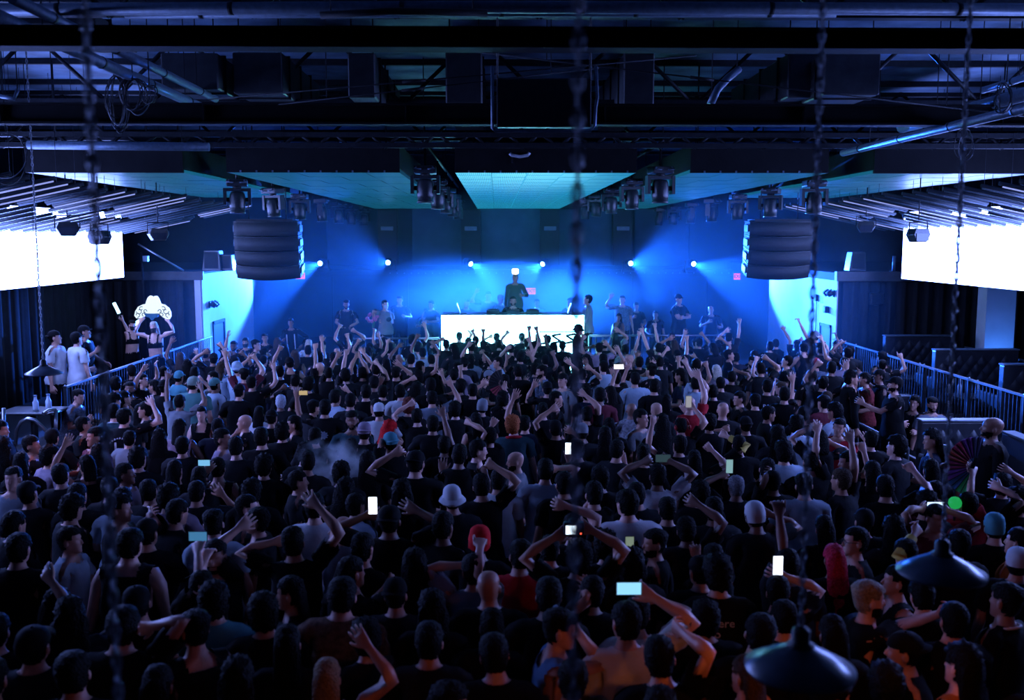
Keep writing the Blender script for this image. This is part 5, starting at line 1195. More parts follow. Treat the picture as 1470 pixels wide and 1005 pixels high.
  (-4.82, 9.596, 0.0, 1.75, 180, 'slate.long', 'short', 'k', None, {}, '', None, 'crowd', 'person in pale button shirt turned toward the camera at the crowd edge'),
  (-0.229, 10.743, 0.0, 1.772, -90, 'd', 'short', 'k', None, {}, '', None, 'crowd', 'person in charcoal T-shirt, short dark hair, left of the orange hair'),
  (2.2, 10.519, 0.0, 1.683, 0, 'k', 'long', 'k', None, {'r': ['to', 'fist', 0.18, 0.18, 1.68, 0.38, 0.05, 1.44]}, '', None, 'crowd', 'person in black T-shirt, long dark hair, one arm up, below the red headphones'),
  (5.104, 9.514, 0, 1.652, -3, 'd', 'curly', 'k', None, {'r': ['up', 'open'], 'l': ['up', 'grip']}, '', None, 'crowd', 'person in charcoal T-shirt, curly dark hair, both arms up, right of the rainbow fan'),
  (1.346, 10.794, 0.0, 1.754, -35, 'd', 'short', 'k', None, {'r': ['to', 'fist', 0.1, 0.18, 1.5, 0.19, 0.05, 1.24]}, '', None, 'crowd', 'person in charcoal T-shirt, short dark hair, right of the narrow bright phone'),
  (3.167, 10.434, 0.0, 1.795, 0, 'lblue', 'curly', 'k', None, {}, '', None, 'crowd', 'person in pale blue T-shirt, curly dark hair, right of the yellow sleeve'),
  (-2.145, 10.758, 0.0, 1.723, 0, 'k', 'curly', 'k', None, {}, '', None, 'crowd', 'person in black T-shirt, curly dark hair, left of the smoke puff'),
  (-3.863, 10.358, 0.0, 1.762, 0, 'k', 'curly', 'k', None, {}, '', None, 'crowd', 'person in black T-shirt, curly dark hair, below the numbered jersey'),
  (0.955, 11.017, 0.0, 1.698, 0, 'd', 'short', 'k', None, {'l': ['to', 'grip', -0.11, 0.18, 1.47, -0.13, 0.05, 1.24]}, '', None, 'crowd', 'person holding a narrow bright phone up beside the head'),
  (-1.194, 11.11, 0.0, 1.779, 35, 'k', 'capback/teal', 'k', None, {'l': ['to', 'relax', -0.13, 0.18, 1.48, -0.12, 0.05, 1.55], 'r': ['to', 'fist', 0.06, 0.18, 1.54, 0.01, 0.05, 1.27]}, '', None, 'crowd', 'person in teal backward cap with a fist at the chin'),
  (-1.696, 11.052, 0.0, 1.73, 0, 'd', 'long', 'k', None, {}, '', None, 'crowd', 'person in charcoal T-shirt, long dark hair, below the mauve cap'),
  (-2.93, 10.82, 0.0, 1.783, 0, 'd', 'short', 'k', None, {}, '', None, 'crowd', 'person in charcoal T-shirt, short dark hair, below the lighter flame'),
  (-4.418, 10.369, 0.0, 1.687, 35, 'k.tank', 'bob', 'k', None, {'l': ['up', 'open']}, '', None, 'crowd', 'person in black tank top, dark bob, one arm up, above the raised drink cup'),
  (-0.619, 11.265, 0.0, 1.7, 0, 'k', 'short', 'k', None, {'r': ['to', 'open', -0.03, 0.18, 1.97, 0.02, 0.05, 1.77]}, '', None, 'crowd', 'person in black T-shirt, short dark hair, one arm up, below the raised water bottle'),
  (2.143, 11.143, 0, 1.728, 19, 'k', 'short', 'k', None, {'l': ['up', 'fist']}, '', None, 'crowd', 'person in black T-shirt, short dark hair, one arm up, below the red headphones'),
  (-5.02, 10.2, 0.0, 1.757, 0, 'k', 'long', 'k', None, {}, '', None, 'crowd', 'person in black T-shirt, long dark hair, above the pale button shirt'),
  (1.266, 11.342, 0.0, 1.797, 0, 'k', 'long', 'k', None, {}, '', None, 'crowd', 'person in black T-shirt, long dark hair, right of the narrow bright phone'),
  (2.85, 11.106, 0.0, 1.724, 0, 'k', 'short', 'k', None, {'l': ['to', 'fist', -0.17, 0.18, 1.7, -0.09, 0.05, 1.58]}, 'ysleeve', None, 'crowd', 'person in black with one yellow sleeve lifted'),
  (-2.721, 11.218, 0.0, 1.82, 0, 'k', 'short', 'k', None, {}, '', None, 'crowd', 'person in black T-shirt, short dark hair, right of the lighter flame'),
  (4.488, 10.675, 0.0, 1.8, 35, 'd', 'curly', 'k', None, {}, '', None, 'crowd', 'curly-haired person in charcoal T-shirt beside the metal cup'),
  (-4.941, 10.643, 0.0, 1.725, -35, 'mauve', 'curly', 'k', None, {}, '', None, 'crowd', 'person in mauve T-shirt, curly dark hair, right of the pale button shirt'),
  (-1.606, 11.625, 0.0, 1.799, 0, 'k', 'capback/mauve', 'k', None, {}, '', None, 'crowd', 'person in a mauve cap worn backward'),
  (-3.21, 11.294, 0.0, 1.797, -90, 'mauve', 'short', 'k', None, {}, '', None, 'crowd', 'person in mauve T-shirt, short dark hair, left of the lighter flame'),
  (-4.494, 10.853, 0.0, 1.688, 0, 'k', 'wavy', 'k', None, {}, '', None, 'crowd', 'person in black T-shirt, wavy dark hair, below the numbered jersey'),
  (3.812, 11.146, 0.0, 1.788, 0, 'k', 'bob', 'k', None, {'l': ['to', 'open', -0.05, 0.18, 1.79], 'r': ['to', 'open', 0.11, 0.18, 1.61]}, '', None, 'crowd', 'person in black T-shirt, dark bob, both arms up, left of the dark red T-shirt'),
  (-0.084, 11.784, 0.0, 1.696, 0, 'k', 'short', 'k', None, {'r': ['to', 'fist', 0.06, 0.18, 1.73, 0.12, 0.05, 1.44], 'l': ['to', 'fist', -0.27, 0.18, 1.73, -0.18, 0.05, 1.62]}, '', None, 'crowd', 'person with both bent arms framing the head, fists above'),
  (-3.657, 11.242, 0.0, 1.715, 0, 'd', 'short', 'k', None, {}, '', None, 'crowd', 'person in charcoal T-shirt, short dark hair, below the woman in the strap top'),
  (5.461, 10.54, 0.18, 1.88, 90, 'k.long', 'bald', 'k', 3, {}, 'beard', None, 'crowd', 'large shaven-headed man in black jacket standing before the tufted booth'),
  (1.068, 11.891, 0.0, 1.722, 0, 'd', 'cap/grey', 'k', None, {}, '', None, 'crowd', 'person in charcoal T-shirt, grey cap, above the narrow bright phone'),
  (-2.209, 11.765, 0.0, 1.712, 0, 'd', 'short', 'k', None, {}, '', None, 'crowd', 'person in charcoal T-shirt, short dark hair, below the amber phone pair'),
  (3.378, 11.521, 0.0, 1.755, 0, 'd', 'wavy', 'k', None, {}, '', None, 'crowd', 'person in charcoal T-shirt, wavy dark hair, right of the yellow sleeve'),
  (0.237, 12.099, 0.0, 1.782, 0, 'dteal', 'curly/orange', 'k', None, {}, 'scarf', None, 'crowd', 'person with short orange hair and a red scarf'),
  (-1.385, 12.107, 0.0, 1.72, -35, 'k', 'wavy/red', 'k', None, {}, '', None, 'crowd', 'woman with long vivid scarlet hair down her back'),
  (5.094, 11.082, 0, 1.792, 70, 'n', 'wavy', 'k', None, {}, '', None, 'crowd', 'person in navy T-shirt, wavy dark hair, right of the curly head by the handrail'),
  (0.748, 12.207, 0.0, 1.71, 0, 'k', 'cap/k', 'k', None, {'l': ['to', 'open', -0.0, 0.18, 1.83, -0.25, 0.05, 1.59], 'r': ['to', 'relax', 0.19, 0.18, 1.54]}, '', None, 'crowd', 'person in black T-shirt, black cap, both arms up, left of the narrow bright phone'),
  (-5.573, 10.899, 0.0, 1.768, 0, 'k', 'wavy', 'k', None, {}, '', None, 'crowd', 'person in black T-shirt, wavy dark hair, above the pale button shirt'),
  (2.101, 12.138, 0.0, 1.779, 0, 'k', 'wavy', 'k', None, {}, '', None, 'crowd', 'person in black T-shirt, wavy dark hair, left of the red headphones'),
  (-2.674, 12.051, 0.0, 1.71, 0, 'k', 'curly', 'k', None, {}, '', None, 'crowd', 'person in black T-shirt, curly dark hair, below the white-haired head'),
  (4.516, 11.499, 0.0, 1.707, 0, 'k', 'short', 'k', None, {'l': ['to', 'open', 0.01, 0.18, 1.56, 0.05, 0.05, 1.36]}, '', None, 'crowd', 'person in black T-shirt, short dark hair, one arm up, right of the dark red T-shirt'),
  (1.454, 12.293, 0.0, 1.721, 0, 'k', 'long', 'k', None, {}, '', None, 'crowd', 'person in black T-shirt, long dark hair, left of the floral shirt'),
  (-4.104, 11.703, 0.0, 1.697, 0, 'k', 'wavy', 'k', None, {}, '', None, 'crowd', 'person in black T-shirt, wavy dark hair, right of the numbered jersey'),
  (-4.752, 11.503, 0.0, 1.778, 140, 'maroon', 'short', 'k', None, {}, '', None, 'crowd', 'person in maroon T-shirt, short dark hair, left of the numbered jersey'),
  (-0.843, 12.42, 0.0, 1.735, 0, 'd', 'short', 'k', None, {}, '', None, 'crowd', 'person in charcoal T-shirt, short dark hair, left of the raised water bottle'),
  (-1.841, 12.455, 0.0, 1.8, 180, 'dteal', 'fade', 'k', None, {}, 'beard chain', None, 'crowd', 'bearded man with necklace facing the camera in the middle of the crowd'),
  (-5.486, 11.34, 0.0, 1.717, -90, 'd', 'short', 'k', None, {}, '', None, 'crowd', 'person in charcoal T-shirt, short dark hair, above the pale button shirt'),
  (2.425, 12.45, 0.0, 1.686, 0, 'k', 'short', 'k', None, {'r': ['to', 'grip', 0.14, 0.18, 1.81, 0.19, 0.05, 1.57]}, 'phones', None, 'crowd', 'person in black T-shirt with red headphones, phone hand up'),
  (0.389, 12.678, 0, 1.689, -25, 'n', 'short', 'k', None, {'l': ['up', 'open']}, '', None, 'crowd', 'person in navy T-shirt, short dark hair, one arm up, right of the orange hair'),
  (1.897, 12.559, 0.0, 1.788, -140, 'grey', 'short', 'k', None, {}, '', None, 'crowd', 'smiling dark-haired person turned sideways beside the floral shirt'),
  (3.824, 12.131, 0.0, 1.773, 0, 'lblue', 'curly', 'k', None, {}, '', None, 'crowd', 'person in pale blue T-shirt, curly dark hair, left of the dark red T-shirt'),
  (-3.977, 12.135, 0.0, 1.749, 0, 'mauve.tank', 'long', 'k', None, {}, '', None, 'crowd', 'person in mauve tank top, long dark hair, left of the woman in the strap top'),
  (-2.629, 12.499, 0.0, 1.727, 90, 'd', 'bob', 'k', None, {}, '', None, 'crowd', 'person in charcoal T-shirt, dark bob, below the white-haired head'),
  (-3.558, 12.298, 0.0, 1.728, 0, 'n', 'short', 'k', None, {}, '', None, 'crowd', 'person in navy T-shirt, short dark hair, right of the woman in the strap top'),
  (-0.247, 12.871, 0, 1.689, 15, 'k.tank', 'long', 'k', None, {}, '', None, 'crowd', 'person in black tank top, long dark hair, below the grey beanie'),
  (3.27, 12.497, 0.0, 1.698, 0, 'k', 'capback/k', 'k', None, {}, '', None, 'crowd', 'person in black T-shirt, backward black cap, above the yellow sleeve'),
  (-5.43, 11.787, 0.0, 1.702, 0, 'd', 'cap/k', 'k', None, {}, '', None, 'crowd', 'person in charcoal T-shirt, black cap, below the patterned shirt by the steps'),
  (2.814, 12.676, 0.0, 1.692, 0, 'd', 'curly', 'k', None, {'r': ['to', 'fist', 0.27, 0.18, 1.45, 0.14, 0.05, 1.38]}, '', None, 'crowd', 'person in charcoal T-shirt, curly dark hair, right of the red headphones'),
  (4.381, 12.234, 0.0, 1.72, 140, 'red', 'short', 'k', None, {}, 'glasses', None, 'crowd', 'person in glasses and dark red T-shirt looking down'),
  (-4.654, 12.145, 0, 1.601, -12, 'grey', 'short', 'k', None, {}, '', None, 'crowd', 'person in grey T-shirt, short dark hair, below the numbered jersey'),
  (1.249, 13.122, 0.0, 1.724, 0, 'k', 'short', 'k', None, {'r': ['to', 'relax', -0.06, 0.18, 1.88, 0.11, 0.05, 1.73]}, '', None, 'crowd', 'person in black T-shirt, short dark hair, one arm up, left of the white-lit phone'),
  (-3.344, 12.825, 0.0, 1.686, 90, 'd', 'bald', 'k', None, {'l': ['to', 'grip', -0.13, 0.18, 1.41]}, '', None, 'crowd', 'shaven-headed man lighting up with a lighter flame at his mouth'),
  (-1.067, 13.213, 0.0, 1.683, 0, 'k', 'short', 'k', None, {'l': ['to', 'fist', -0.1, 0.18, 1.73, -0.18, 0.05, 1.48]}, '', None, 'crowd', 'person in black T-shirt, short dark hair, one arm up, right of the scarlet hair'),
  (2.216, 13.195, 0.0, 1.774, 0, 'd', 'bald', 'k', None, {}, '', None, 'crowd', 'person in charcoal T-shirt, shaven head, right of the floral shirt'),
  (-6.095, 11.934, 0.0, 1.785, -90, 'd', 'short', 'k', None, {}, '', None, 'crowd', 'person in charcoal T-shirt, short dark hair, left of the patterned shirt by the steps'),
  (3.07, 13.046, 0.0, 1.8, 0, 'k', 'bald', 'k', None, {}, '', None, 'crowd', 'person in black T-shirt, shaven head, right of the red T-shirt'),
  (-1.633, 13.411, 0.0, 1.726, 0, 'w', 'cap/w', 'k', None, {}, '', None, 'crowd', 'person in white T-shirt, white cap, above the scarlet hair'),
  (-3.057, 13.172, 0.0, 1.68, 0, 'k', 'capback/k', 'k', None, {}, '', None, 'crowd', 'person in black T-shirt, backward black cap, below the white-haired head'),
  (-2.367, 13.315, 0.0, 1.8, 0, 'k', 'short', 'k', None, {'l': ['to', 'grip', -0.4, 0.18, 1.85, -0.21, 0.05, 1.4]}, 'print', None, 'crowd', 'person in black printed T-shirt with left arm lifted and phone in hand'),
  (0.658, 13.547, 0.0, 1.712, 0, 'd', 'bun', 'k', None, {}, '', None, 'crowd', 'person in charcoal T-shirt, hair bun, right of the orange hair'),
  (4.158, 12.985, 0.0, 1.744, -35, 'd', 'cap/k', 'k', None, {}, '', None, 'crowd', 'person in charcoal T-shirt, black cap, left of the dark red T-shirt'),
  (-0.583, 13.662, 0.0, 1.694, 0, 'd', 'curly', 'k', None, {'l': ['to', 'grip', -0.17, 0.18, 1.33, -0.31, 0.05, 1.29]}, '', None, 'crowd', 'curly-haired person raising a clear water bottle'),
  (-1.24, 13.632, 0.0, 1.76, 0, 'd', 'curly/rust', 'k', None, {}, '', None, 'crowd', 'person in charcoal T-shirt, curly rust hair, above the scarlet hair'),
  (-4.933, 12.833, 0.0, 1.76, 0, 'k', 'short', 'k', None, {'r': ['to', 'open', 0.25, 0.18, 1.82, 0.33, 0.05, 1.55]}, 'jersey', None, 'crowd', 'person in black jersey printed with a curved name and large numerals'),
  (-5.386, 12.658, 0.0, 1.694, -90, 'k', 'short', 'k', None, {'r': ['chest', 'relax']}, '', None, 'crowd', 'person in black T-shirt, short dark hair, below the patterned shirt by the steps'),
  (3.74, 13.269, 0.0, 1.707, -90, 'd', 'short', 'k', None, {'r': ['chest', 'relax']}, '', None, 'crowd', 'person in charcoal T-shirt, short dark hair, below the lettered black T-shirt'),
  (2.728, 13.527, 0.0, 1.8, 0, 'red', 'bald', 'k', None, {'r': ['to', 'open', 0.14, 0.18, 2.07, 0.3, 0.05, 1.73], 'l': ['to', 'grip', -0.05, 0.18, 1.59, 0.0, 0.05, 1.37]}, '', None, 'crowd', 'shaven-headed person in a red T-shirt, one arm high'),
  (4.604, 13.041, 0.0, 1.773, 35, 'lblue', 'curly', 'k', None, {}, '', None, 'crowd', 'person in pale blue T-shirt, curly dark hair, above the dark red T-shirt'),
  (1.94, 13.704, 0.0, 1.686, 0, 'flor', 'bald', 'k', None, {'r': ['to', 'fist', 0.08, 0.18, 1.29], 'l': ['to', 'fist', -0.04, 0.18, 1.19]}, '', None, 'crowd', 'shaven-headed person in a pale floral shirt'),
  (-0.23, 13.94, 0.0, 1.687, 0, 'd', 'beanie/grey', 'k', None, {}, '', None, 'crowd', 'person in pale grey beanie under the red folding fan'),
  (-1.734, 13.849, 0.0, 1.714, 35, 'd', 'short', 'k', None, {}, '', None, 'crowd', 'person in charcoal T-shirt, short dark hair, right of the bearded man with necklace'),
  (-4.788, 13.259, 0.0, 1.794, 90, 'd', 'short', 'k', None, {}, '', None, 'crowd', 'person in charcoal T-shirt, short dark hair, right of the numbered jersey'),
  (-2.664, 13.914, 0, 1.696, -49, 'd', 'fade', 'k', None, {}, '', None, 'crowd', 'person in charcoal T-shirt, cropped hair, left of the amber phone pair'),
  (-3.39, 13.788, 0, 1.625, 2, 'w', 'long', 'k', None, {}, '', None, 'crowd', 'person in white T-shirt, long dark hair, right of the lighter flame'),
  (0.11, 14.236, 0.0, 1.751, 0, 'k', 'curly', 'k', None, {'l': ['to', 'grip', -0.01, 0.18, 1.82, 0.01, 0.05, 1.6]}, '', None, 'crowd', 'curly-haired person holding up a dark red folding fan'),
  (-2.122, 14.078, 0.0, 1.758, 0, 'd', 'cap/k', 'k', None, {}, '', None, 'crowd', 'person in charcoal T-shirt, black cap, above the bearded man with necklace'),
  (-5.238, 13.282, 0.0, 1.755, 0, 'dteal', 'short', 'k', None, {}, 'collar', None, 'crowd', 'person in dark teal T-shirt, short dark hair, left of the numbered jersey'),
  (0.859, 14.285, 0.0, 1.754, -90, 'k', 'short', 'k', None, {}, '', None, 'crowd', 'person in black T-shirt, short dark hair, right of the orange hair'),
  (-4.176, 13.712, 0.0, 1.64, 180, 'k.tank', 'bun', 'k', 0, {}, '', None, 'crowd', 'woman with bun in black strap top facing away from the stage'),
  (1.543, 14.344, 0.0, 1.8, 0, 'maroon', 'short', 'k', None, {}, '', None, 'crowd', 'person in maroon T-shirt, short dark hair, left of the white-lit phone'),
  (-0.944, 14.419, 0, 1.741, 11, 'slate', 'short', 'k', None, {'r': ['up', 'horns']}, '', None, 'crowd', 'person in slate-grey T-shirt, short dark hair, one arm up, left of the raised water bottle'),
  (-2.41, 14.424, 0.0, 1.764, -35, 'lblue', 'short', 'k', None, {}, 'glasses', None, 'crowd', 'person in pale blue T-shirt, short dark hair, above the amber phone pair'),
  (2.55, 14.422, 0, 1.678, -15, 'k', 'long', 'k', None, {}, '', None, 'crowd', 'person in black T-shirt, long dark hair, left of the red T-shirt'),
  (-5.053, 13.812, 0, 1.66, -9, 'd', 'long', 'k', None, {}, '', None, 'crowd', 'person in charcoal T-shirt, long dark hair, right of the numbered jersey'),
  (-3.201, 14.401, 0.0, 1.687, 0, 'd', 'short/white', 'k', None, {}, '', None, 'crowd', 'white-haired person among dark heads near the handrail'),
  (4.78, 14.007, 0, 1.734, 24, 'maroon', 'fade', 'k', None, {}, '', None, 'crowd', 'person in maroon T-shirt, cropped hair, above the dark red T-shirt'),
  (3.872, 14.29, 0.0, 1.705, 0, 'k', 'short', 'k', None, {}, '', None, 'crowd', 'person in black T-shirt, short dark hair, below the lettered black T-shirt'),
  (1.77, 14.738, 0.0, 1.761, 0, 'k', 'long', 'k', None, {'r': ['to', 'grip', 0.1, 0.18, 1.99, 0.03, 0.05, 1.7]}, '', None, 'crowd', 'long-haired person holding a flat white-lit phone overhead'),
  (-1.982, 14.724, 0.0, 1.795, 0, 'k', 'short', 'k', None, {}, '', None, 'crowd', 'person in black T-shirt, short dark hair, above the bearded man with necklace'),
  (4.313, 14.378, 0.0, 1.795, -35, 'k', 'short', 'k', None, {'r': ['to', 'open', 0.17, 0.18, 1.9, 0.16, 0.05, 1.59]}, '', None, 'crowd', 'person in black T-shirt, short dark hair, one arm up, right of the lettered black T-shirt'),
  (-1.459, 14.988, 0.0, 1.76, 0, 'w', 'short', 'k', None, {}, '', None, 'crowd', 'person in white T-shirt, short dark hair, above the scarlet hair'),
  (5.813, 14.003, 0.18, 1.82, 90, 'k', 'cap/k', 'k', None, {'l': ['to', 'open', -0.4, 0.18, 1.41, -0.29, 0.05, 1.38], 'r': ['to', 'open', 0.25, 0.18, 1.06, -0.03, 0.05, 1.21]}, 'beard emblem', None, 'crowd', 'guard in black T-shirt and cap stretching an arm over the blue-lit handrail'),
  (-1.033, 15.131, 0.0, 1.84, 0, 'k', 'short', 'k', None, {}, '', None, 'crowd', 'person in black T-shirt, short dark hair, above the raised water bottle'),
  (3.736, 14.719, 0.0, 1.68, 90, 'k', 'short', 'k', None, {}, '', None, 'crowd', 'person in black T-shirt, short dark hair, left of the lettered black T-shirt'),
  (-2.546, 15.078, 0, 1.622, -3, 'd', 'short', 'k', None, {'r': ['up', 'horns']}, '', None, 'crowd', 'person in charcoal T-shirt, short dark hair, one arm up, above the amber phone pair'),
  (0.814, 15.303, 0.0, 1.742, 0, 'k', 'capback/k', 'k', None, {'l': ['to', 'open', -0.19, 0.18, 1.67, -0.2, 0.05, 1.41]}, '', None, 'crowd', 'person in black T-shirt, backward black cap, one arm up, right of the red folding fan'),
  (-4.793, 14.569, 0, 1.664, -3, 'grey', 'short', 'k', None, {'r': ['up', 'open'], 'l': ['up', 'open']}, '', None, 'crowd', 'person in grey T-shirt, short dark hair, both arms up, right of the gold-chained man'),
  (5.009, 14.546, 0.0, 1.7, 0, 'd', 'short/brown', 'k', None, {}, '', None, 'crowd', 'person in charcoal T-shirt, short brown hair, above the dark red T-shirt'),
  (-0.39, 15.394, 0.0, 1.708, 0, 'k', 'short', 'k', None, {'r': ['to', 'grip', 0.19, 0.18, 1.68, 0.1, 0.05, 1.44]}, '', None, 'crowd', 'person in black T-shirt, short dark hair, one arm up, above the grey beanie'),
  (-1.788, 15.296, 0.0, 1.698, 0, 'd', 'short', 'k', None, {'l': ['to', 'fist', -0.05, 0.18, 1.44, 0.06, 0.05, 1.23]}, '', None, 'crowd', 'person in charcoal T-shirt, short dark hair, above the scarlet hair'),
  (3.434, 15.074, 0.0, 1.721, 0, 'k', 'short', 'k', None, {'l': ['to', 'open', -0.27, 0.18, 1.88, -0.2, 0.05, 1.67]}, '', None, 'crowd', 'person in black T-shirt, short dark hair, one arm up, right of the red T-shirt'),
  (-5.724, 14.447, 0.0, 1.707, -35, 'k', 'curly', 'k', None, {}, '', None, 'crowd', 'person in black T-shirt, curly dark hair, left of the gold-chained man'),
  (-4.023, 15.033, 0, 1.752, 5, 'k', 'capback/k', 'k', None, {}, '', None, 'crowd', 'person in black T-shirt, backward black cap, above the lighter flame'),
  (1.444, 15.511, 0, 1.614, 14, 'n', 'curly', 'k', None, {}, '', None, 'crowd', 'person in navy T-shirt, curly dark hair, left of the white-lit phone'),
  (2.546, 15.371, 0.0, 1.776, 0, 'k', 'short', 'k', None, {}, '', None, 'crowd', 'person in black T-shirt, short dark hair, above the floral shirt'),
  (-0.621, 15.78, 0.0, 1.708, 0, 'k', 'curly', 'k', None, {'l': ['to', 'grip', -0.07, 0.18, 1.46]}, '', None, 'crowd', 'person in black T-shirt, curly dark hair, above the raised water bottle'),
  (-1.967, 15.712, 0.0, 1.786, 0, 'd', 'cap/k', 'k', None, {'r': ['to', 'point', 0.08, 0.18, 1.69, 0.12, 0.05, 1.44]}, '', None, 'crowd', ''),
  (-3.048, 15.598, 0.0, 1.785, 0, 'k', 'curly', 'k', None, {}, '', None, 'crowd', ''),
  (4.322, 15.381, 0.0, 1.763, 0, 'k', 'short', 'k', None, {}, 'bass', None, 'crowd', 'person in black T-shirt lettered BASS across the back'),
  (-1.341, 15.966, 0, 1.64, -17, 'lblue', 'wavy', 'k', None, {'l': ['up', 'fist']}, '', None, 'crowd', ''),
  (5.531, 15.041, 0.18, 1.764, -90, 'k.long', 'curly', 'k', None, {}, '', None, 'crowd', 'person in dark hoodie facing the guard across the handrail'),
  (-5.756, 15.023, 0, 1.646, -64, 'slate', 'wavy', 'k', None, {}, '', None, 'crowd', ''),
  (3.268, 15.795, 0.0, 1.743, 0, 'lblue', 'short', 'k', None, {'l': ['to', 'horns', -0.14, 0.18, 1.97, -0.03, 0.05, 1.56]}, '', None, 'crowd', ''),
  (1.112, 16.116, 0.0, 1.763, 140, 'grey', 'cap/k', 'k', None, {}, '', None, 'crowd', ''),
  (-4.861, 15.439, 0.0, 1.82, 0, 'green', 'cap/sage', 'k', None, {}, '', None, 'crowd', 'broad person in green T-shirt and sage cap by the blue-lit handrail'),
  (2.334, 16.105, 0.0, 1.785, 0, 'lblue', 'cap/k', 'k', None, {}, '', None, 'crowd', ''),
  (-6.604, 14.94, 0.0, 1.72, -90, 'pat', 'fade', 'k', None, {'r': ['chest', 'relax']}, '', (0.25, 0), 'crowd', 'person in patterned shirt bending toward the steps by the rail end'),
  (-5.301, 15.55, 0.0, 1.758, 0, 'k', 'capback/k', 'k', None, {}, '', None, 'crowd', ''),
  (-4.577, 15.788, 0.0, 1.744, -35, 'lblue', 'cap/green', 'k', None, {}, '', None, 'crowd', ''),
  (5.277, 15.572, 0, 1.798, -29, 'k', 'bun', 'k', None, {'r': ['up', 'open'], 'l': ['up', 'fist']}, '', None, 'crowd', ''),
  (-1.939, 16.346, 0.0, 1.735, 0, 'd', 'cap/k', 'k', None, {'r': ['to', 'fist', -0.11, 0.18, 1.91, 0.07, 0.05, 1.71]}, '', None, 'crowd', ''),
  (3.746, 16.062, 0.0, 1.699, 0, 'd', 'cap/k', 'k', None, {}, '', None, 'crowd', ''),
  (-4.019, 16.002, 0, 1.745, -7, 'k', 'short', 'k', None, {'r': ['up', 'point']}, '', None, 'crowd', ''),
  (-3.382, 16.175, 0.0, 1.749, 0, 'd', 'short', 'k', None, {'l': ['to', 'grip', -0.19, 0.18, 1.5, -0.24, 0.05, 1.4], 'r': ['to', 'grip', -0.03, 0.18, 1.5]}, '', None, 'crowd', ''),
  (6.837, 15.053, -0.15, 1.75, 180, 'slate', 'fade', 'k', None, {}, 'beard', None, 'crowd', 'bearded person seated in the booth behind the guard'),
  (0.153, 16.538, 0.0, 1.699, 0, 'k', 'short', 'k', None, {'l': ['to', 'fist', -0.06, 0.18, 1.56]}, '', None, 'crowd', ''),
  (5.96, 15.457, 0.18, 1.68, 90, 'plaid', 'short', 'k', None, {}, '', None, 'crowd', 'person in red plaid shirt by the handrail'),
  (2.049, 16.454, 0.0, 1.743, 0, 'k', 'short', 'k', None, {'r': ['to', 'open', 0.21, 0.18, 1.79, 0.16, 0.05, 1.44], 'l': ['to', 'open', -0.04, 0.18, 1.7, -0.12, 0.05, 1.44]}, '', None, 'crowd', ''),
  (-5.894, 15.593, 0.0, 1.719, 180, 'k', 'fade', 'k', 3, {'l': ['chest', 'relax']}, 'beard chain', None, 'crowd', 'bearded man in black facing away from the stage, gold chain at his neck'),
  (6.662, 15.293, -0.15, 1.724, 140, 'd', 'wavy', 'k', None, {}, '', None, 'crowd', 'dark-haired person leaning back in the booth corner'),
  (4.779, 16.034, 0, 1.632, 61, 'w', 'long/brown', 'k', None, {'l': ['up', 'open']}, '', None, 'crowd', ''),
  (-1.333, 16.688, 0.0, 1.737, 0, 'd', 'curly', 'k', None, {}, '', None, 'crowd', ''),
  (6.255, 15.567, 0.18, 1.711, 90, 'k', 'cap/k', 'k', None, {'l': ['to', 'point', -0.3, 0.18, 1.62, -0.1, 0.05, 1.41]}, '', None, 'crowd', 'person behind the guard pointing an arm toward the stage'),
  (3.172, 16.539, 0, 1.778, 83, 'n', 'wavy', 'k', None, {}, '', None, 'crowd', ''),
  (-5.606, 15.938, 0.0, 1.698, 90, 'k', 'long', 'k', None, {}, '', None, 'crowd', ''),
  (-5.083, 16.146, 0, 1.63, 46, 'grey', 'long', 'k', None, {'r': ['up', 'fist']}, '', None, 'crowd', ''),
  (-1.75, 16.857, 0.0, 1.793, 0, 'k', 'fade', 'k', None, {'r': ['to', 'open', 0.03, 0.18, 1.8, 0.23, 0.05, 1.42]}, '', None, 'crowd', ''),
  (-2.582, 16.758, 0.0, 1.763, 0, 'd', 'curly', 'k', None, {'l': ['to', 'fist', -0.0, 0.18, 2.16, 0.04, 0.05, 1.93]}, '', None, 'crowd', ''),
  (-0.733, 16.961, 0.0, 1.738, 0, 'd', 'short', 'k', None, {'l': ['to', 'fist', 0.09, 0.18, 1.73, 0.04, 0.05, 1.49], 'r': ['to', 'open', -0.23, 0.18, 1.63, -0.19, 0.05, 1.36]}, '', None, 'crowd', ''),
  (0.838, 16.971, 0.0, 1.794, 90, 'pat', 'fade', 'k', None, {}, 'beard', None, 'crowd', ''),
  (5.388, 16.331, 0.0, 1.792, 0, 'k', 'short', 'k', None, {}, '', None, 'crowd', ''),
  (-6.248, 16.031, 0, 1.728, 10, 'd', 'curly', 'k', None, {}, '', None, 'crowd', ''),
  (0.4, 17.225, 0.0, 1.748, 0, 'k', 'short', 'k', None, {'l': ['to', 'open', 0.12, 0.18, 1.46, 0.11, 0.05, 1.15]}, '', None, 'crowd', ''),
  (-4.321, 16.728, 0, 1.792, 25, 'maroon', 'fade', 'k', None, {'r': ['up', 'fist'], 'l': ['up', 'open']}, '', None, 'crowd', ''),
  (-0.16, 17.295, 0, 1.662, -105, 'd', 'cap/grey', 'k', None, {}, '', None, 'crowd', ''),
  (-1.348, 17.254, 0, 1.61, 102, 'd', 'short', 'k', None, {'r': ['up', 'point']}, '', None, 'crowd', ''),
  (-2.358, 17.148, 0.0, 1.751, 0, 'd', 'short', 'k', None, {'l': ['to', 'open', -0.12, 0.18, 1.93, -0.17, 0.05, 1.7], 'r': ['to', 'open', -0.09, 0.18, 1.93, 0.05, 0.05, 1.7]}, '', None, 'crowd', ''),
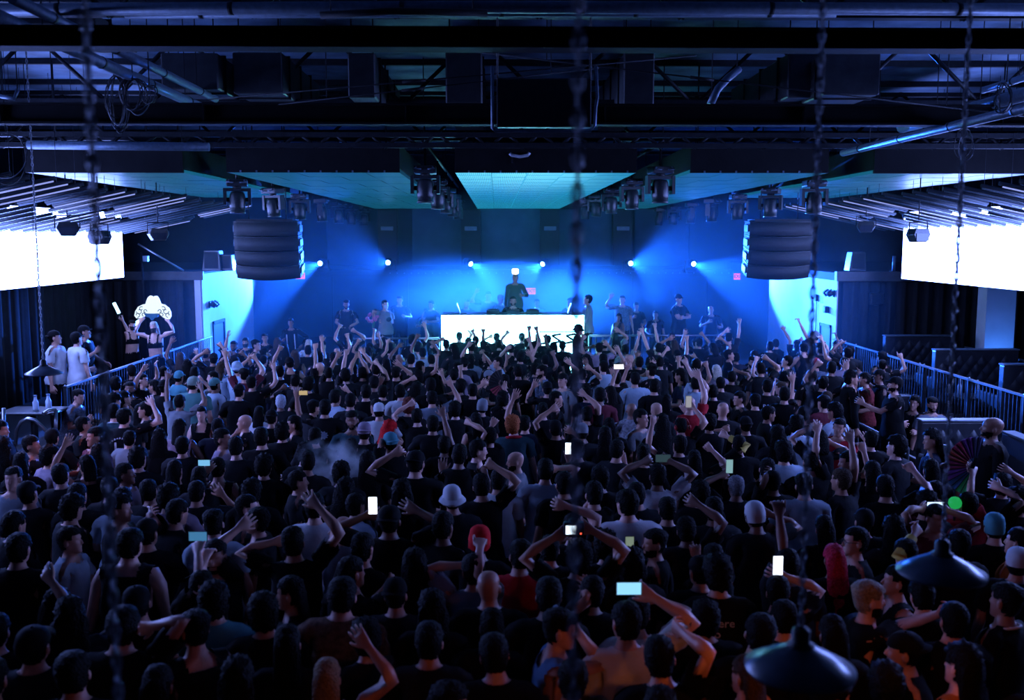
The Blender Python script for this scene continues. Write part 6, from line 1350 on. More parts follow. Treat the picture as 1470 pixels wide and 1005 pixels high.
  (1.516, 17.291, 0.0, 1.683, 0, 'k', 'cap/k', 'k', None, {'l': ['to', 'open', -0.21, 0.18, 1.78, -0.12, 0.05, 1.47], 'r': ['to', 'open', 0.15, 0.18, 1.68]}, '', None, 'crowd', ''),
  (2.238, 17.234, 0, 1.725, 6, 'grey', 'short', 'k', None, {}, '', None, 'crowd', ''),
  (3.456, 17.068, 0, 1.612, -6, 'maroon', 'short', 'k', None, {'r': ['up', 'fist'], 'l': ['up', 'grip']}, '', None, 'crowd', ''),
  (4.139, 16.942, 0.0, 1.688, 0, 'k', 'short', 'k', None, {'r': ['to', 'fist', 0.09, 0.18, 1.67, 0.19, 0.05, 1.51]}, '', None, 'crowd', ''),
  (2.815, 17.315, 0, 1.752, 42, 'k', 'bun', 'k', None, {}, '', None, 'crowd', ''),
  (-2.995, 17.321, 0.0, 1.718, 0, 'k', 'short', 'k', None, {'l': ['to', 'open', 0.16, 0.18, 1.95, 0.21, 0.05, 1.7]}, '', None, 'crowd', ''),
  (-3.815, 17.202, 0.0, 1.772, 0, 'k', 'short', 'k', None, {}, '', None, 'crowd', ''),
  (0.722, 17.729, 0, 1.721, 1, 'n', 'curly', 'k', None, {}, '', None, 'crowd', ''),
  (-4.988, 17.064, 0, 1.683, 91, 'n', 'short', 'k', None, {}, '', None, 'crowd', ''),
  (-2.208, 17.667, 0.0, 1.75, 0, 'k', 'short', 'k', None, {'l': ['to', 'open', -0.25, 0.18, 1.94, -0.0, 0.05, 1.72]}, '', None, 'crowd', ''),
  (-6.12, 16.763, 0, 1.682, -104, 'k', 'fade', 'k', None, {'r': ['up', 'open'], 'l': ['up', 'grip']}, '', None, 'crowd', ''),
  (4.753, 17.245, 0.0, 1.799, 0, 'd', 'short', 'k', None, {'r': ['to', 'fist', 0.11, 0.18, 1.86]}, '', None, 'crowd', ''),
  (1.95, 17.81, 0, 1.77, 21, 'lblue', 'short', 'k', None, {}, '', None, 'crowd', ''),
  (-5.594, 17.096, 0.0, 1.689, -35, 'teal', 'cap/teal', 'k', None, {}, '', None, 'crowd', ''),
  (-3.222, 17.809, 0.0, 1.76, 35, 'k', 'bald', 'k', None, {'l': ['to', 'fist', -0.11, 0.18, 2.18, -0.05, 0.05, 1.84]}, '', None, 'crowd', 'shaven-headed person thrusting one straight arm high near the stage barrier'),
  (2.875, 17.896, 0.0, 1.698, 0, 'lblue', 'curly', 'k', None, {'r': ['to', 'open', 0.06, 0.18, 1.67, -0.16, 0.05, 1.41], 'l': ['to', 'open', -0.07, 0.18, 1.46]}, '', None, 'crowd', ''),
  (-7.181, 16.727, 0.65, 1.76, -35, 'w', 'cap/k', 'k', None, {}, '', None, 'crowd', 'person in white T-shirt seen from behind next to the rail corner'),
  (6.002, 17.2, 0.0, 1.82, 0, 'k', 'short', 'k', None, {}, '', None, 'crowd', ''),
  (4.079, 17.779, 0.0, 1.687, 0, 'mauve', 'bob/blond', 'k', None, {'l': ['to', 'fist', 0.01, 0.18, 1.5, -0.08, 0.05, 1.28]}, '', None, 'crowd', ''),
  (-4.681, 17.636, 0.0, 1.779, -35, 'lblue.long', 'bucket/lblue', 'k', None, {}, '', None, 'crowd', ''),
  (-1.459, 18.22, 0, 1.713, -40, 'k', 'short', 'k', None, {'r': ['up', 'fist']}, '', None, 'crowd', ''),
  (-7.521, 16.669, 0.65, 1.8, -90, 'w', 'capback/k', 'k', None, {}, '', None, 'crowd', 'person in white T-shirt and backward black cap looking toward his neighbour behind the rail'),
  (-0.706, 18.3, 0, 1.689, -11, 'mauve', 'fade', 'k', None, {}, '', None, 'crowd', ''),
  (-6.425, 17.24, 0, 1.779, 42, 'k', 'cap/k', 'k', None, {}, '', None, 'crowd', ''),
  (3.701, 18.023, 0.0, 1.756, 0, 'd', 'curly', 'k', None, {}, '', None, 'crowd', ''),
  (-5.47, 17.707, 0.0, 1.687, 0, 'k', 'long', 'k', None, {}, '', None, 'crowd', ''),
  (5.1, 17.826, 0, 1.641, 15, 'k', 'fade', 'k', None, {'l': ['up', 'fist']}, '', None, 'crowd', ''),
  (-2.087, 18.424, 0, 1.739, 16, 'k.tank', 'long', 'k', None, {}, '', None, 'crowd', ''),
  (-5.057, 17.884, 0.0, 1.731, -35, 'lblue', 'wavy/brown', 'k', None, {'r': ['to', 'open', 0.52, 0.18, 1.81, 0.16, 0.05, 1.47]}, '', None, 'crowd', 'person with wavy brown hair stretching one arm far out over the handrail'),
  (-2.679, 18.393, 0, 1.63, -21, 'k', 'wavy', 'k', None, {}, '', None, 'crowd', ''),
  (1.59, 18.539, 0.0, 1.683, 0, 'd', 'short', 'k', None, {'r': ['to', 'open', 0.15, 0.18, 1.62, 0.18, 0.05, 1.36]}, '', None, 'crowd', ''),
  (0.787, 18.755, 0, 1.679, -19, 'd', 'long', 'k', None, {'r': ['up', 'fist']}, '', None, 'crowd', ''),
  (6.372, 17.671, 0.18, 1.649, -12, 'mauve', 'short', 'k', None, {}, '', None, 'crowd', ''),
  (-3.873, 18.383, 0, 1.781, 7, 'k.tank', 'capback/k', 'k', None, {'l': ['up', 'fist']}, '', None, 'crowd', ''),
  (2.054, 18.676, 0.0, 1.794, 0, 'k', 'short', 'k', None, {'r': ['to', 'open', 0.3, 0.18, 1.85, 0.29, 0.05, 1.55]}, '', None, 'crowd', ''),
  (2.735, 18.592, 0.0, 1.745, 0, 'k', 'short', 'k', None, {'r': ['to', 'open', 0.02, 0.18, 1.75, -0.06, 0.05, 1.45]}, '', None, 'crowd', ''),
  (0.079, 18.801, 0, 1.721, 101, 'lblue', 'short', 'k', None, {'r': ['up', 'fist']}, '', None, 'crowd', ''),
  (-6.084, 17.839, 0, 1.673, 18, 'd', 'fade', 'k', None, {}, '', None, 'crowd', ''),
  (-0.596, 18.85, 0.0, 1.701, 0, 'd', 'bucket/k', 'k', None, {}, '', None, 'crowd', ''),
  (-1.659, 18.837, 0.0, 1.781, 0, 'd', 'short', 'k', None, {}, '', None, 'crowd', ''),
  (3.171, 18.704, 0.0, 1.727, 0, 'd', 'short', 'k', None, {}, '', None, 'crowd', ''),
  (7.096, 17.635, 0.18, 1.619, -24, 'd', 'fade', 'k', None, {'r': ['up', 'point']}, '', None, 'crowd', ''),
  (-7.439, 17.612, 0.65, 1.8, -90, 'k', 'cap/k', 'k', None, {'r': ['chest', 'relax']}, '', None, 'crowd', 'dark-clothed person in a cap facing the two white T-shirts'),
  (3.603, 18.83, 0.0, 1.728, 0, 'k', 'short', 'k', None, {'r': ['to', 'horns', 0.27, 0.18, 1.71, 0.22, 0.05, 1.5]}, '', None, 'crowd', ''),
  (-3.473, 18.872, 0, 1.804, -8, 'n', 'curly', 'k', None, {}, '', None, 'crowd', ''),
  (5.536, 18.402, 0.0, 1.784, 90, 'k', 'short', 'k', None, {'l': ['chest', 'relax']}, 'glasses', None, 'crowd', ''),
  (-5.832, 18.366, 0.0, 1.724, 0, 'k', 'wavy', 'k', None, {}, '', None, 'crowd', ''),
  (-4.286, 18.833, 0, 1.68, -13, 'k', 'short', 'k', None, {}, '', None, 'crowd', ''),
  (6.114, 18.34, 0.0, 1.734, 0, 'pat', 'cap/red', 'k', None, {}, '', None, 'crowd', ''),
  (-0.105, 19.387, 0, 1.638, -42, 'k', 'capback/k', 'k', None, {}, '', None, 'crowd', ''),
  (0.961, 19.377, 0, 1.689, -6, 'k', 'short', 'k', None, {}, '', None, 'crowd', ''),
  (-1.302, 19.456, 0, 1.685, -3, 'k', 'short', 'k', None, {}, '', None, 'crowd', ''),
  (-2.655, 19.324, 0, 1.776, -59, 'n', 'capback/k', 'k', None, {}, '', None, 'crowd', ''),
  (1.8, 19.46, 0, 1.679, 1, 'k.tank', 'wavy', 'k', None, {}, '', None, 'crowd', ''),
  (6.68, 18.371, 0.18, 1.76, 19, 'k', 'short', 'k', None, {'l': ['up', 'fist']}, '', None, 'crowd', ''),
  (4.989, 18.925, 0.0, 1.705, 180, 'k', 'fade', 'k', None, {}, 'beard', None, 'crowd', ''),
  (-1.939, 19.506, 0, 1.699, -9, 'k', 'bald', 'k', None, {'l': ['up', 'open']}, '', None, 'crowd', ''),
  (0.475, 19.673, 0.0, 1.724, 0, 'd', 'curly', 'k', None, {'l': ['to', 'open', -0.24, 0.18, 1.59, -0.22, 0.05, 1.24], 'r': ['to', 'open', 0.19, 0.18, 1.65, 0.28, 0.05, 1.27]}, '', None, 'crowd', ''),
  (2.687, 19.52, 0.0, 1.692, -90, 'mauve', 'bald', 'k', None, {}, '', None, 'crowd', ''),
  (-3.226, 19.47, 0, 1.738, 22, 'd', 'bun', 'k', None, {'l': ['up', 'open']}, '', None, 'crowd', ''),
  (-5.53, 18.946, 0, 1.784, -3, 'k', 'capback/k', 'k', None, {'r': ['up', 'fist'], 'l': ['up', 'open']}, '', None, 'crowd', ''),
  (7.371, 18.341, 0.18, 1.668, 17, 'k.tank', 'curly', 'k', None, {}, '', None, 'crowd', ''),
  (-0.506, 19.826, 0, 1.65, -22, 'slate', 'long', 'k', None, {'l': ['up', 'fist']}, '', None, 'crowd', ''),
  (4.709, 19.443, 0, 1.784, -90, 'k', 'short', 'k', None, {}, '', None, 'crowd', ''),
  (-5.225, 19.429, 0, 1.635, 6, 'n', 'wavy', 'k', None, {'r': ['up', 'fist'], 'l': ['up', 'grip']}, '', None, 'crowd', ''),
  (6.948, 18.931, 0.18, 1.725, -9, 'd', 'short', 'k', None, {'l': ['up', 'point']}, '', None, 'crowd', ''),
  (3.79, 20.034, 0, 1.707, 11, 'k', 'short', 'k', None, {'r': ['up', 'fist'], 'l': ['up', 'grip']}, '', None, 'crowd', ''),
  (-6.288, 19.4, 0, 1.744, -5, 'd', 'long/brown', 'k', None, {'r': ['up', 'open'], 'l': ['up', 'open']}, '', None, 'crowd', ''),
  (-0.84, 20.429, 0, 1.809, 16, 'd', 'long', 'k', None, {}, '', None, 'crowd', ''),
  (6.522, 19.412, 0.18, 1.732, 26, 'd', 'curly', 'k', None, {}, '', None, 'crowd', ''),
  (1.141, 20.461, 0, 1.673, 20, 'k', 'wavy', 'k', None, {'l': ['up', 'horns']}, '', None, 'crowd', ''),
  (-0.213, 20.494, 0, 1.622, 60, 'k', 'short', 'k', None, {}, '', None, 'crowd', ''),
  (-4.175, 20.105, 0.0, 1.698, 0, 'k.tank', 'wavy/brown', 'k', None, {}, '', None, 'crowd', ''),
  (0.447, 20.538, 0, 1.672, -4, 'k', 'fade', 'k', None, {'r': ['up', 'fist'], 'l': ['up', 'grip']}, '', None, 'crowd', ''),
  (-4.787, 20.011, 0, 1.612, -22, 'k', 'short', 'k', None, {}, '', None, 'crowd', ''),
  (-2.67, 20.431, 0, 1.722, -31, 'd', 'curly', 'k', None, {'r': ['up', 'fist']}, '', None, 'crowd', ''),
  (-1.549, 20.562, 0, 1.706, -9, 'lblue', 'short', 'k', None, {'r': ['up', 'fist'], 'l': ['up', 'fist']}, '', None, 'crowd', ''),
  (5.001, 20.027, 0, 1.642, -8, 'n', 'short', 'k', None, {}, '', None, 'crowd', ''),
  (2.188, 20.592, 0, 1.793, 21, 'mauve', 'cap/k', 'k', None, {'r': ['up', 'open'], 'l': ['up', 'grip']}, '', None, 'crowd', ''),
  (-6.827, 19.577, 0.65, 1.7, 180, 'k.bra', 'long/blond', 'k', 0, {'r': ['to', 'open', -0.34, 0.18, 1.71, -0.24, 0.05, 1.47], 'l': ['to', 'open', 0.19, 0.18, 1.71, 0.21, 0.05, 1.47]}, 'mask', None, 'dancers', 'blonde dancer in black bra and mask holding a glowing hat sign overhead'),
  (3.455, 20.593, 0, 1.792, 33, 'd', 'short', 'k', None, {'l': ['up', 'point']}, '', None, 'crowd', ''),
  (6.35, 19.967, 0.18, 1.678, 28, 'k.tank', 'fade', 'k', None, {}, '', None, 'crowd', ''),
  (-0.545, 20.949, 0, 1.797, 6, 'd', 'short', 'k', None, {}, '', None, 'crowd', ''),
  (-5.317, 20.307, 0.0, 1.695, 0, 'k', 'long', 'k', None, {}, '', None, 'crowd', ''),
  (6.91, 19.829, 0.0, 1.711, 0, 'w', 'short', 'k', None, {'l': ['to', 'horns', -0.18, 0.18, 1.95, -0.1, 0.05, 1.59]}, '', None, 'crowd', 'person in white T-shirt with horned hand thrown high by the wall'),
  (-6.026, 20.116, 0.0, 1.741, -35, 'd', 'short', 'k', None, {}, '', None, 'crowd', ''),
  (0.334, 21.112, 0, 1.72, 0, 'k', 'cap/k', 'k', None, {}, '', None, 'crowd', ''),
  (-4.475, 20.659, 0.0, 1.771, 0, 'k.tank', 'long', 'k', None, {}, '', None, 'crowd', ''),
  (4.654, 20.626, 0, 1.79, 29, 'k', 'bob', 'k', None, {}, '', None, 'crowd', ''),
  (5.48, 20.43, 0, 1.631, 14, 'k', 'wavy', 'k', None, {}, '', None, 'crowd', ''),
  (-4.039, 20.77, 0.0, 1.739, 0, 'k', 'short', 'k', None, {}, 'collar', None, 'crowd', ''),
  (1.795, 21.12, 0.42, 1.72, -90, 'k', 'bucket/k', 'k', None, {}, '', None, 'crowd', 'person in bucket hat rising above the crowd against the white booth'),
  (-4.923, 20.621, 0.0, 1.694, -35, 'k', 'short', 'k', None, {'r': ['to', 'fist', 0.05, 0.18, 1.52, -0.07, 0.05, 1.39]}, '', None, 'crowd', ''),
  (-1.72, 21.157, 0, 1.754, -24, 'w', 'curly', 'k', None, {}, '', None, 'crowd', ''),
  (-2.31, 21.118, 0, 1.729, 3, 'k', 'curly', 'k', None, {}, '', None, 'crowd', ''),
  (1.248, 21.31, 0, 1.72, 0, 'k', 'curly', 'k', None, {}, '', None, 'crowd', ''),
  (-3.468, 21.145, 0, 1.65, 20, 'd', 'bald', 'k', None, {'r': ['up', 'fist']}, '', None, 'crowd', ''),
  (3.933, 21.145, 0, 1.796, 2, 'k', 'long/brown', 'k', None, {'l': ['up', 'open']}, '', None, 'crowd', ''),
  (-6.397, 20.539, 0, 1.607, -11, 'd', 'short', 'k', None, {'r': ['up', 'fist']}, '', None, 'crowd', ''),
  (0.876, 21.563, 0, 1.72, 0, 'k', 'curly', 'k', None, {'l': ['to', 'fist', -0.14, 0.18, 2.07, -0.02, 0.05, 1.7], 'r': ['to', 'fist', 0.01, 0.18, 2.07, 0.08, 0.05, 1.81]}, '', None, 'crowd', ''),
  (6.585, 20.577, 0.18, 1.61, -26, 'k', 'short', 'k', None, {}, '', None, 'crowd', ''),
  (7.241, 20.403, 0.18, 1.685, 93, 'd', 'long', 'k', None, {'l': ['up', 'fist']}, '', None, 'crowd', ''),
  (2.276, 21.549, 0, 1.675, 14, 'mauve', 'short', 'k', None, {}, '', None, 'crowd', ''),
  (-0.286, 21.799, 0, 1.72, 0, 'k', 'cap/k', 'k', None, {'r': ['to', 'fist', -0.0, 0.18, 1.93, 0.01, 0.05, 1.73]}, '', None, 'crowd', ''),
  (2.886, 21.624, 0, 1.63, -12, 'w', 'curly', 'k', None, {'r': ['up', 'fist']}, '', None, 'crowd', ''),
  (1.495, 21.775, 0, 1.72, 0, 'k', 'short', 'k', None, {'l': ['to', 'fist', -0.38, 0.18, 1.8, -0.33, 0.05, 1.63]}, '', None, 'crowd', ''),
  (-5.898, 21.055, 0.0, 1.684, -90, 'k', 'capback/k', 'k', None, {'r': ['up', 'open']}, '', None, 'crowd', ''),
  (-5.278, 21.334, 0.0, 1.798, -90, 'd', 'short', 'k', None, {}, '', None, 'crowd', ''),
  (3.613, 21.68, 0, 1.647, 6, 'd', 'bald', 'k', None, {}, '', None, 'crowd', ''),
  (0.094, 22.039, 0, 1.72, 0, 'k', 'short', 'k', None, {'r': ['to', 'fist', 0.17, 0.18, 1.86, 0.1, 0.05, 1.68]}, '', None, 'crowd', ''),
  (-3.922, 21.701, 0, 1.743, -27, 'd', 'long', 'k', None, {}, '', None, 'crowd', ''),
  (-1.151, 22.055, 0, 1.72, 0, 'k', 'cap/k', 'k', None, {'l': ['to', 'fist', -0.07, 0.18, 1.71]}, '', None, 'crowd', ''),
  (4.933, 21.613, 0, 1.669, -5, 'k.tank', 'curly', 'k', None, {'r': ['up', 'horns']}, '', None, 'crowd', ''),
  (-2.856, 22.038, 0, 1.639, 9, 'k', 'short', 'k', None, {'r': ['up', 'open'], 'l': ['up', 'grip']}, '', None, 'crowd', ''),
  (-7.778, 20.84, 0.65, 1.62, -140, 'k.bra', 'fade/k', 'k', 1, {'r': ['to', 'grip', -0.27, 0.18, 1.64, -0.14, 0.05, 1.35], 'l': ['to', 'grip', -0.08, 0.18, 1.43, -0.0, 0.05, 1.23]}, 'mask', None, 'dancers', 'dancer in black top waving two glowing white batons'),
  (0.705, 22.267, 0, 1.72, 0, 'k', 'curly', 'k', None, {}, '', None, 'crowd', ''),
  (2.497, 22.169, 0, 1.69, 8, 'k', 'short', 'k', None, {}, '', None, 'crowd', ''),
  (7.038, 21.171, 0.18, 1.8, 46, 'k', 'cap/grey', 'k', None, {'l': ['up', 'fist']}, '', None, 'crowd', ''),
  (6.069, 21.474, 0.0, 1.723, 0, 'k', 'short', 'k', None, {}, 'scarf', None, 'crowd', ''),
  (-5.88, 21.72, 0.0, 1.732, 180, 'd', 'fade', 'k', None, {}, 'beard', None, 'crowd', ''),
  (3.979, 22.171, 0, 1.738, 7, 'k', 'long', 'k', None, {'l': ['up', 'point']}, '', None, 'crowd', ''),
  (4.634, 22.135, 0, 1.738, 24, 'k', 'short', 'k', None, {'l': ['up', 'open']}, '', None, 'crowd', ''),
  (-1.935, 22.612, 0, 1.77, -10, 'k', 'curly', 'k', None, {'r': ['up', 'open']}, '', None, 'crowd', ''),
  (-2.56, 22.628, 0, 1.701, 39, 'd', 'wavy', 'k', None, {'r': ['up', 'fist'], 'l': ['up', 'grip']}, '', None, 'crowd', ''),
  (-0.481, 22.786, 0, 1.72, 0, 'k', 'cap/k', 'k', None, {'l': ['to', 'point', -0.08, 0.18, 1.83, -0.09, 0.05, 1.63]}, '', None, 'crowd', ''),
  (-3.369, 22.565, 0, 1.815, 25, 'n', 'short', 'k', None, {'r': ['up', 'fist'], 'l': ['up', 'fist']}, '', None, 'crowd', ''),
  (6.966, 21.804, 0.0, 1.714, 0, 'd', 'short', 'k', None, {'l': ['to', 'fist', -0.03, 0.18, 1.71, 0.06, 0.05, 1.51]}, '', None, 'crowd', ''),
  (-4.345, 22.478, 0.0, 1.685, 0, 'lblue', 'long/blond', 'k', None, {}, '', None, 'crowd', ''),
  (2.795, 22.742, 0, 1.776, 9, 'grey', 'wavy', 'k', None, {'r': ['up', 'open']}, '', None, 'crowd', ''),
  (-5.063, 22.483, 0.0, 1.73, 0, 'd', 'bob/brown', 'k', None, {}, '', None, 'crowd', ''),
  (1.201, 23.017, 0, 1.72, 0, 'k', 'cap/k', 'k', None, {}, '', None, 'crowd', ''),
  (-5.537, 22.444, 0.0, 1.691, -90, 'd', 'fade', 'k', None, {}, '', None, 'crowd', ''),
  (4.13, 22.764, 0, 1.793, 6, 'k', 'short', 'k', None, {}, '', None, 'crowd', ''),
  (5.426, 22.577, 0, 1.81, -18, 'd', 'fade', 'k', None, {'r': ['up', 'open'], 'l': ['up', 'open']}, '', None, 'crowd', ''),
  (4.703, 22.801, 0, 1.654, 5, 'k', 'fade', 'k', None, {'r': ['up', 'fist'], 'l': ['up', 'grip']}, '', None, 'crowd', ''),
  (6.925, 22.252, 0.0, 1.683, 0, 'k', 'long', 'k', None, {'l': ['to', 'open', -0.26, 0.18, 1.92, -0.14, 0.05, 1.78]}, '', None, 'crowd', ''),
  (6.508, 22.422, 0.0, 1.683, 35, 'k', 'short', 'k', None, {}, '', None, 'crowd', ''),
  (0.621, 23.562, 0, 1.72, 0, 'k', 'cap/k', 'k', None, {}, '', None, 'crowd', ''),
  (-0.014, 23.572, 0, 1.72, 0, 'k', 'cap/k', 'k', None, {'l': ['to', 'grip', -0.11, 0.18, 1.62]}, '', None, 'crowd', ''),
  (-5.85, 22.864, 0.0, 1.688, 180, 'k', 'short', 'k', None, {}, 'mask', None, 'crowd', ''),
  (-0.908, 23.864, 0, 1.72, 0, 'k', 'cap/k', 'k', None, {'r': ['to', 'fist', 0.11, 0.18, 1.83, 0.21, 0.05, 1.57]}, '', None, 'crowd', ''),
  (-5.632, 23.665, 0.0, 1.715, 180, 'k', 'fade', 'k', None, {}, '', None, 'crowd', ''),
  (-5.02, 24.0, 0.35, 1.703, 180, 'k.long', 'bun', 'k', None, {'l': ['hip', 'open']}, 'stripes', None, 'stage', 'woman in dark striped tracksuit with a hand on her hip'),
  (2.301, 24.6, 0.7, 1.891, 90, 'slate.long', 'short', 'k', None, {}, '', None, 'stage', 'person in long pale jacket at the end of the booth'),
  (3.091, 24.6, 0.7, 1.4, 140, 'd.tank', 'wavy', 'k', None, {'l': ['chest', 'open']}, '', None, 'stage', 'person on stage in charcoal tank top, wavy dark hair, below the patterned shirt on stage'),
  (0.417, 24.9, 0.7, 1.826, 180, 'k', 'fade', 'k', None, {'l': ['chest', 'open'], 'r': ['chest', 'open']}, 'beard', None, 'stage', 'DJ in black facing the crowd from behind the bright booth'),
  (-2.837, 25.0, 0.7, 1.733, -140, 'grey', 'short', 'k', None, {'r': ['to', 'grip', -0.25, -0.12, 1.27], 'l': ['to', 'grip', -0.07, -0.12, 1.18]}, 'chinmask chestprint', None, 'stage', 'man in grey printed T-shirt with a chin mask holding pink flowers'),
  (4.712, 25.0, 0.7, 1.881, -140, 'k', 'cap/k', 'k', None, {'l': ['cross', 'open'], 'r': ['cross', 'open']}, '', None, 'stage', 'man in black T-shirt and cap with folded arms on stage'),
  (-3.879, 25.2, 0.7, 1.736, 180, 'd', 'fade', 'k', None, {'l': ['to', 'open', 0.01, -0.12, 1.0], 'r': ['to', 'open', 0.04, -0.12, 1.0]}, 'beard', None, 'stage', 'man in dark polo with hands clasped before him on stage'),
  (1.96, 25.6, 0.7, 1.745, 140, 'd', 'fade', 'k', None, {'l': ['chest', 'open']}, '', None, 'stage', 'person on stage in charcoal T-shirt, cropped hair, above the bucket hat by the booth'),
  (3.316, 25.6, 0.7, 1.811, 180, 'pat', 'short', 'k', None, {'r': ['to', 'open', -0.28, -0.12, 1.79]}, '', None, 'stage', 'person in patterned shirt raising a hand on stage'),
  (3.721, 25.9, 0.7, 1.612, 180, 'n', 'long', 'k', None, {'r': ['chest', 'open']}, '', None, 'stage', 'person on stage in navy T-shirt, long dark hair, right of the patterned shirt on stage'),
  (0.521, 26.2, 1.3, 1.765, 180, 'k.long', 'short', 'k', None, {}, '', None, 'stage', 'person in dark jacket on a riser behind the DJ'),
  (-1.717, 26.2, 0.7, 1.646, 140, 'n', 'short', 'k', None, {'r': ['chest', 'open']}, '', None, 'stage', 'person on stage in navy T-shirt, short dark hair, left of the DJ'),
  (0.11, 26.5, 0.7, 1.783, -140, 'd', 'cap/grey', 'k', None, {}, '', None, 'stage', 'person on stage in charcoal T-shirt, grey cap, left of the DJ'),
  (-2.614, 26.4, 0.7, 1.764, 180, 'n', 'fade', 'k', None, {}, '', None, 'stage', 'person on stage in navy T-shirt, cropped hair, right of the man with pink flowers'),
  (4.306, 26.2, 0.45, 1.61, 180, 'n', 'short', 'k', None, {}, '', None, 'stage', 'person on stage in navy T-shirt, short dark hair, left of the man with folded arms'),
  (1.135, 26.6, 0.7, 1.659, 180, 'd', 'short', 'k', None, {}, '', None, 'stage', 'person on stage in charcoal T-shirt, short dark hair, right of the DJ'),
  (5.753, 26.0, 0.5, 1.718, 180, 'n', 'bald', 'k', None, {'r': ['chest', 'open']}, '', None, 'stage', 'person on stage in navy T-shirt, shaven head, right of the man with folded arms'),
  (-0.233, 26.8, 0.7, 1.864, 180, 'd', 'short', 'k', None, {'r': ['up', 'open']}, '', None, 'stage', 'person on stage in charcoal T-shirt, short dark hair, left of the DJ'),
  (-0.833, 27.0, 0.6, 1.724, 180, 'n', 'short', 'k', None, {}, '', None, 'stage', 'person on stage in navy T-shirt, short dark hair, left of the person on the riser'),
  (-1.929, 27.0, 0.5, 1.583, 180, 'n', 'short', 'k', None, {}, '', None, 'stage', 'person on stage in navy T-shirt, short dark hair, right of the man with pink flowers'),
]
# ---------------------------------------------------------------- dress and bodies of the crowd
SKIN = [mat(f'skin tone {i}', c, .48, 0, .10, 12, .08, 120) for i, c in enumerate(((.68, .37, .29), (.58, .29, .21), (.46, .22, .15), (.24, .11, .075)))]
SKIN_LIP = mat('lips', (.40, .16, .14), .4); EYE = mat('eyes and brows', (.025, .018, .016), .35); SHOE = mat('dark shoes', (.03, .03, .035), .5)
CLOTH = dict(k=(.005, .005, .006), d=(.015, .016, .019), n=(.010, .014, .030), w=(.62, .62, .64), grey=(.22, .23, .25), lblue=(.34, .42, .50), teal=(.08, .26, .30), dteal=(.03, .07, .085), green=(.09, .22, .20), mauve=(.30, .22, .28),
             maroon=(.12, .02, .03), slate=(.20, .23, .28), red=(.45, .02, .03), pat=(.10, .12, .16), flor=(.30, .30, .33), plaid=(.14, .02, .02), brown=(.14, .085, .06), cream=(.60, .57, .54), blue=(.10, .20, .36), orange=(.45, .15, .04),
             sage=(.20, .25, .20), white=(.6, .6, .6), brightred=(.70, .015, .02))
def cloth(code):
    nm = 'cloth ' + code
    if nm in MATS: return MATS[nm]
    c = CLOTH[code]
    return mat(nm, c, .85, 0, .5 if code in ('pat', 'flor', 'plaid', 'brown') else .12, 30 if code in ('pat', 'flor', 'plaid', 'brown') else 6, .55, 10, spec=.12)
HAIRC = dict(dark=(.0035, .003, .003), brown=(.06, .035, .022), blond=(.55, .47, .38), blond2=(.30, .20, .12), red=(.60, .008, .012), pink=(.55, .02, .06), rust=(.13, .03, .02), orange=(.40, .10, .03), white=(.45, .46, .50), grey=(.22, .22, .24), blondtop=(.26, .20, .14))
def haircol(c):
    c = c if c in HAIRC else 'dark'
    return mat('hair ' + c, HAIRC[c], .62, 0, .35, 70, 1.0, 75, spec=.09)
M_MASKB = mat('black face mask', (.015, .015, .018), .8)

MASTER = build_body_master()
M2 = decimated(MASTER, 46000, lambda v: np.maximum(.8*(v[:, 2] > 1.52), .8*(np.abs(v[:, 0]) > .70)))
PROT = lambda v: np.maximum(.85*(v[:, 2] > 1.52)*(v[:, 1] > 0.0), np.maximum(.6*(v[:, 2] > 1.52), .8*(np.abs(v[:, 0]) > .70)))
PROT2 = lambda v: np.maximum(.5*(v[:, 2] > 1.52), .65*(np.abs(v[:, 0]) > .70))
KINDS_ = ('tee', 'long', 'tank', 'bra')
class Lod: pass
LODS = []
def make_lod(nb, ns, nt, hl, prot):
    l = Lod(); l.body = decimated(M2, nb, prot)
    c = centers(l.body); idx = np.zeros(len(c), np.int32)
    for s in (-1, 1):
        e = (np.abs(c[:, 0]-s*.031) < .012) & (np.abs(c[:, 2]-1.643) < .0055) & (c[:, 1] > .06); idx[e] = 1
        e = (np.abs(c[:, 0]-s*.031) < .020) & (np.abs(c[:, 2]-1.667) < .0055) & (c[:, 1] > .06); idx[e] = 1
    e = (np.abs(c[:, 0]) < .021) & (np.abs(c[:, 2]-1.568) < .009) & (c[:, 1] > .085); idx[e] = 2
    idx[(c[:, 2] < .10) & (np.abs(c[:, 0]) < .3)] = 3
    for _ in range(4): l.body.materials.append(None)
    l.body.polygons.foreach_set('material_index', idx)
    l.gar = {k: garment(M2, k, ns if k != 'bra' else ns//2) for k in KINDS_}; l.gar['trousers'] = garment(M2, 'trousers', nt)
    l.hair = hair_meshes(M2, hl)
    l.rig = {}
    for k in KINDS_:                                           # the body is a little slimmer under its clothes
        r = Rig(l.body); v = r.v.copy(); n = normals(l.body)
        under = in_shirt(v, k) & (v[:, 2] < 1.475) & (np.abs(v[:, 0]) < {'tee': .335, 'long': .685, 'tank': .13, 'bra': .10}[k]) if k != 'bra' else np.zeros(len(v), bool)
        under |= (v[:, 2] < .97) & (v[:, 2] > .12) & (np.abs(v[:, 0]) < .3)
        r.v = v - n*np.where(under, .013, 0)[:, None]; l.rig['body', k] = r
        l.rig[k] = Rig(l.gar[k])
    l.rig['trousers'] = Rig(l.gar['trousers'])
    for k, m in l.hair.items():
        r = Rig(m); r.head = np.ones(len(r.v)); r.arm = {s: (np.zeros(len(r.v)),)*3 for s in 'rl'}; r.spine = np.ones(len(r.v)); r.fing = []; l.rig['hair', k] = r
    LODS.append(l)
make_lod(6400, 1100, 560, 1.0, PROT)
make_lod(2700, 560, 280, .5, PROT)
make_lod(1500, 330, 160, .3, PROT2)

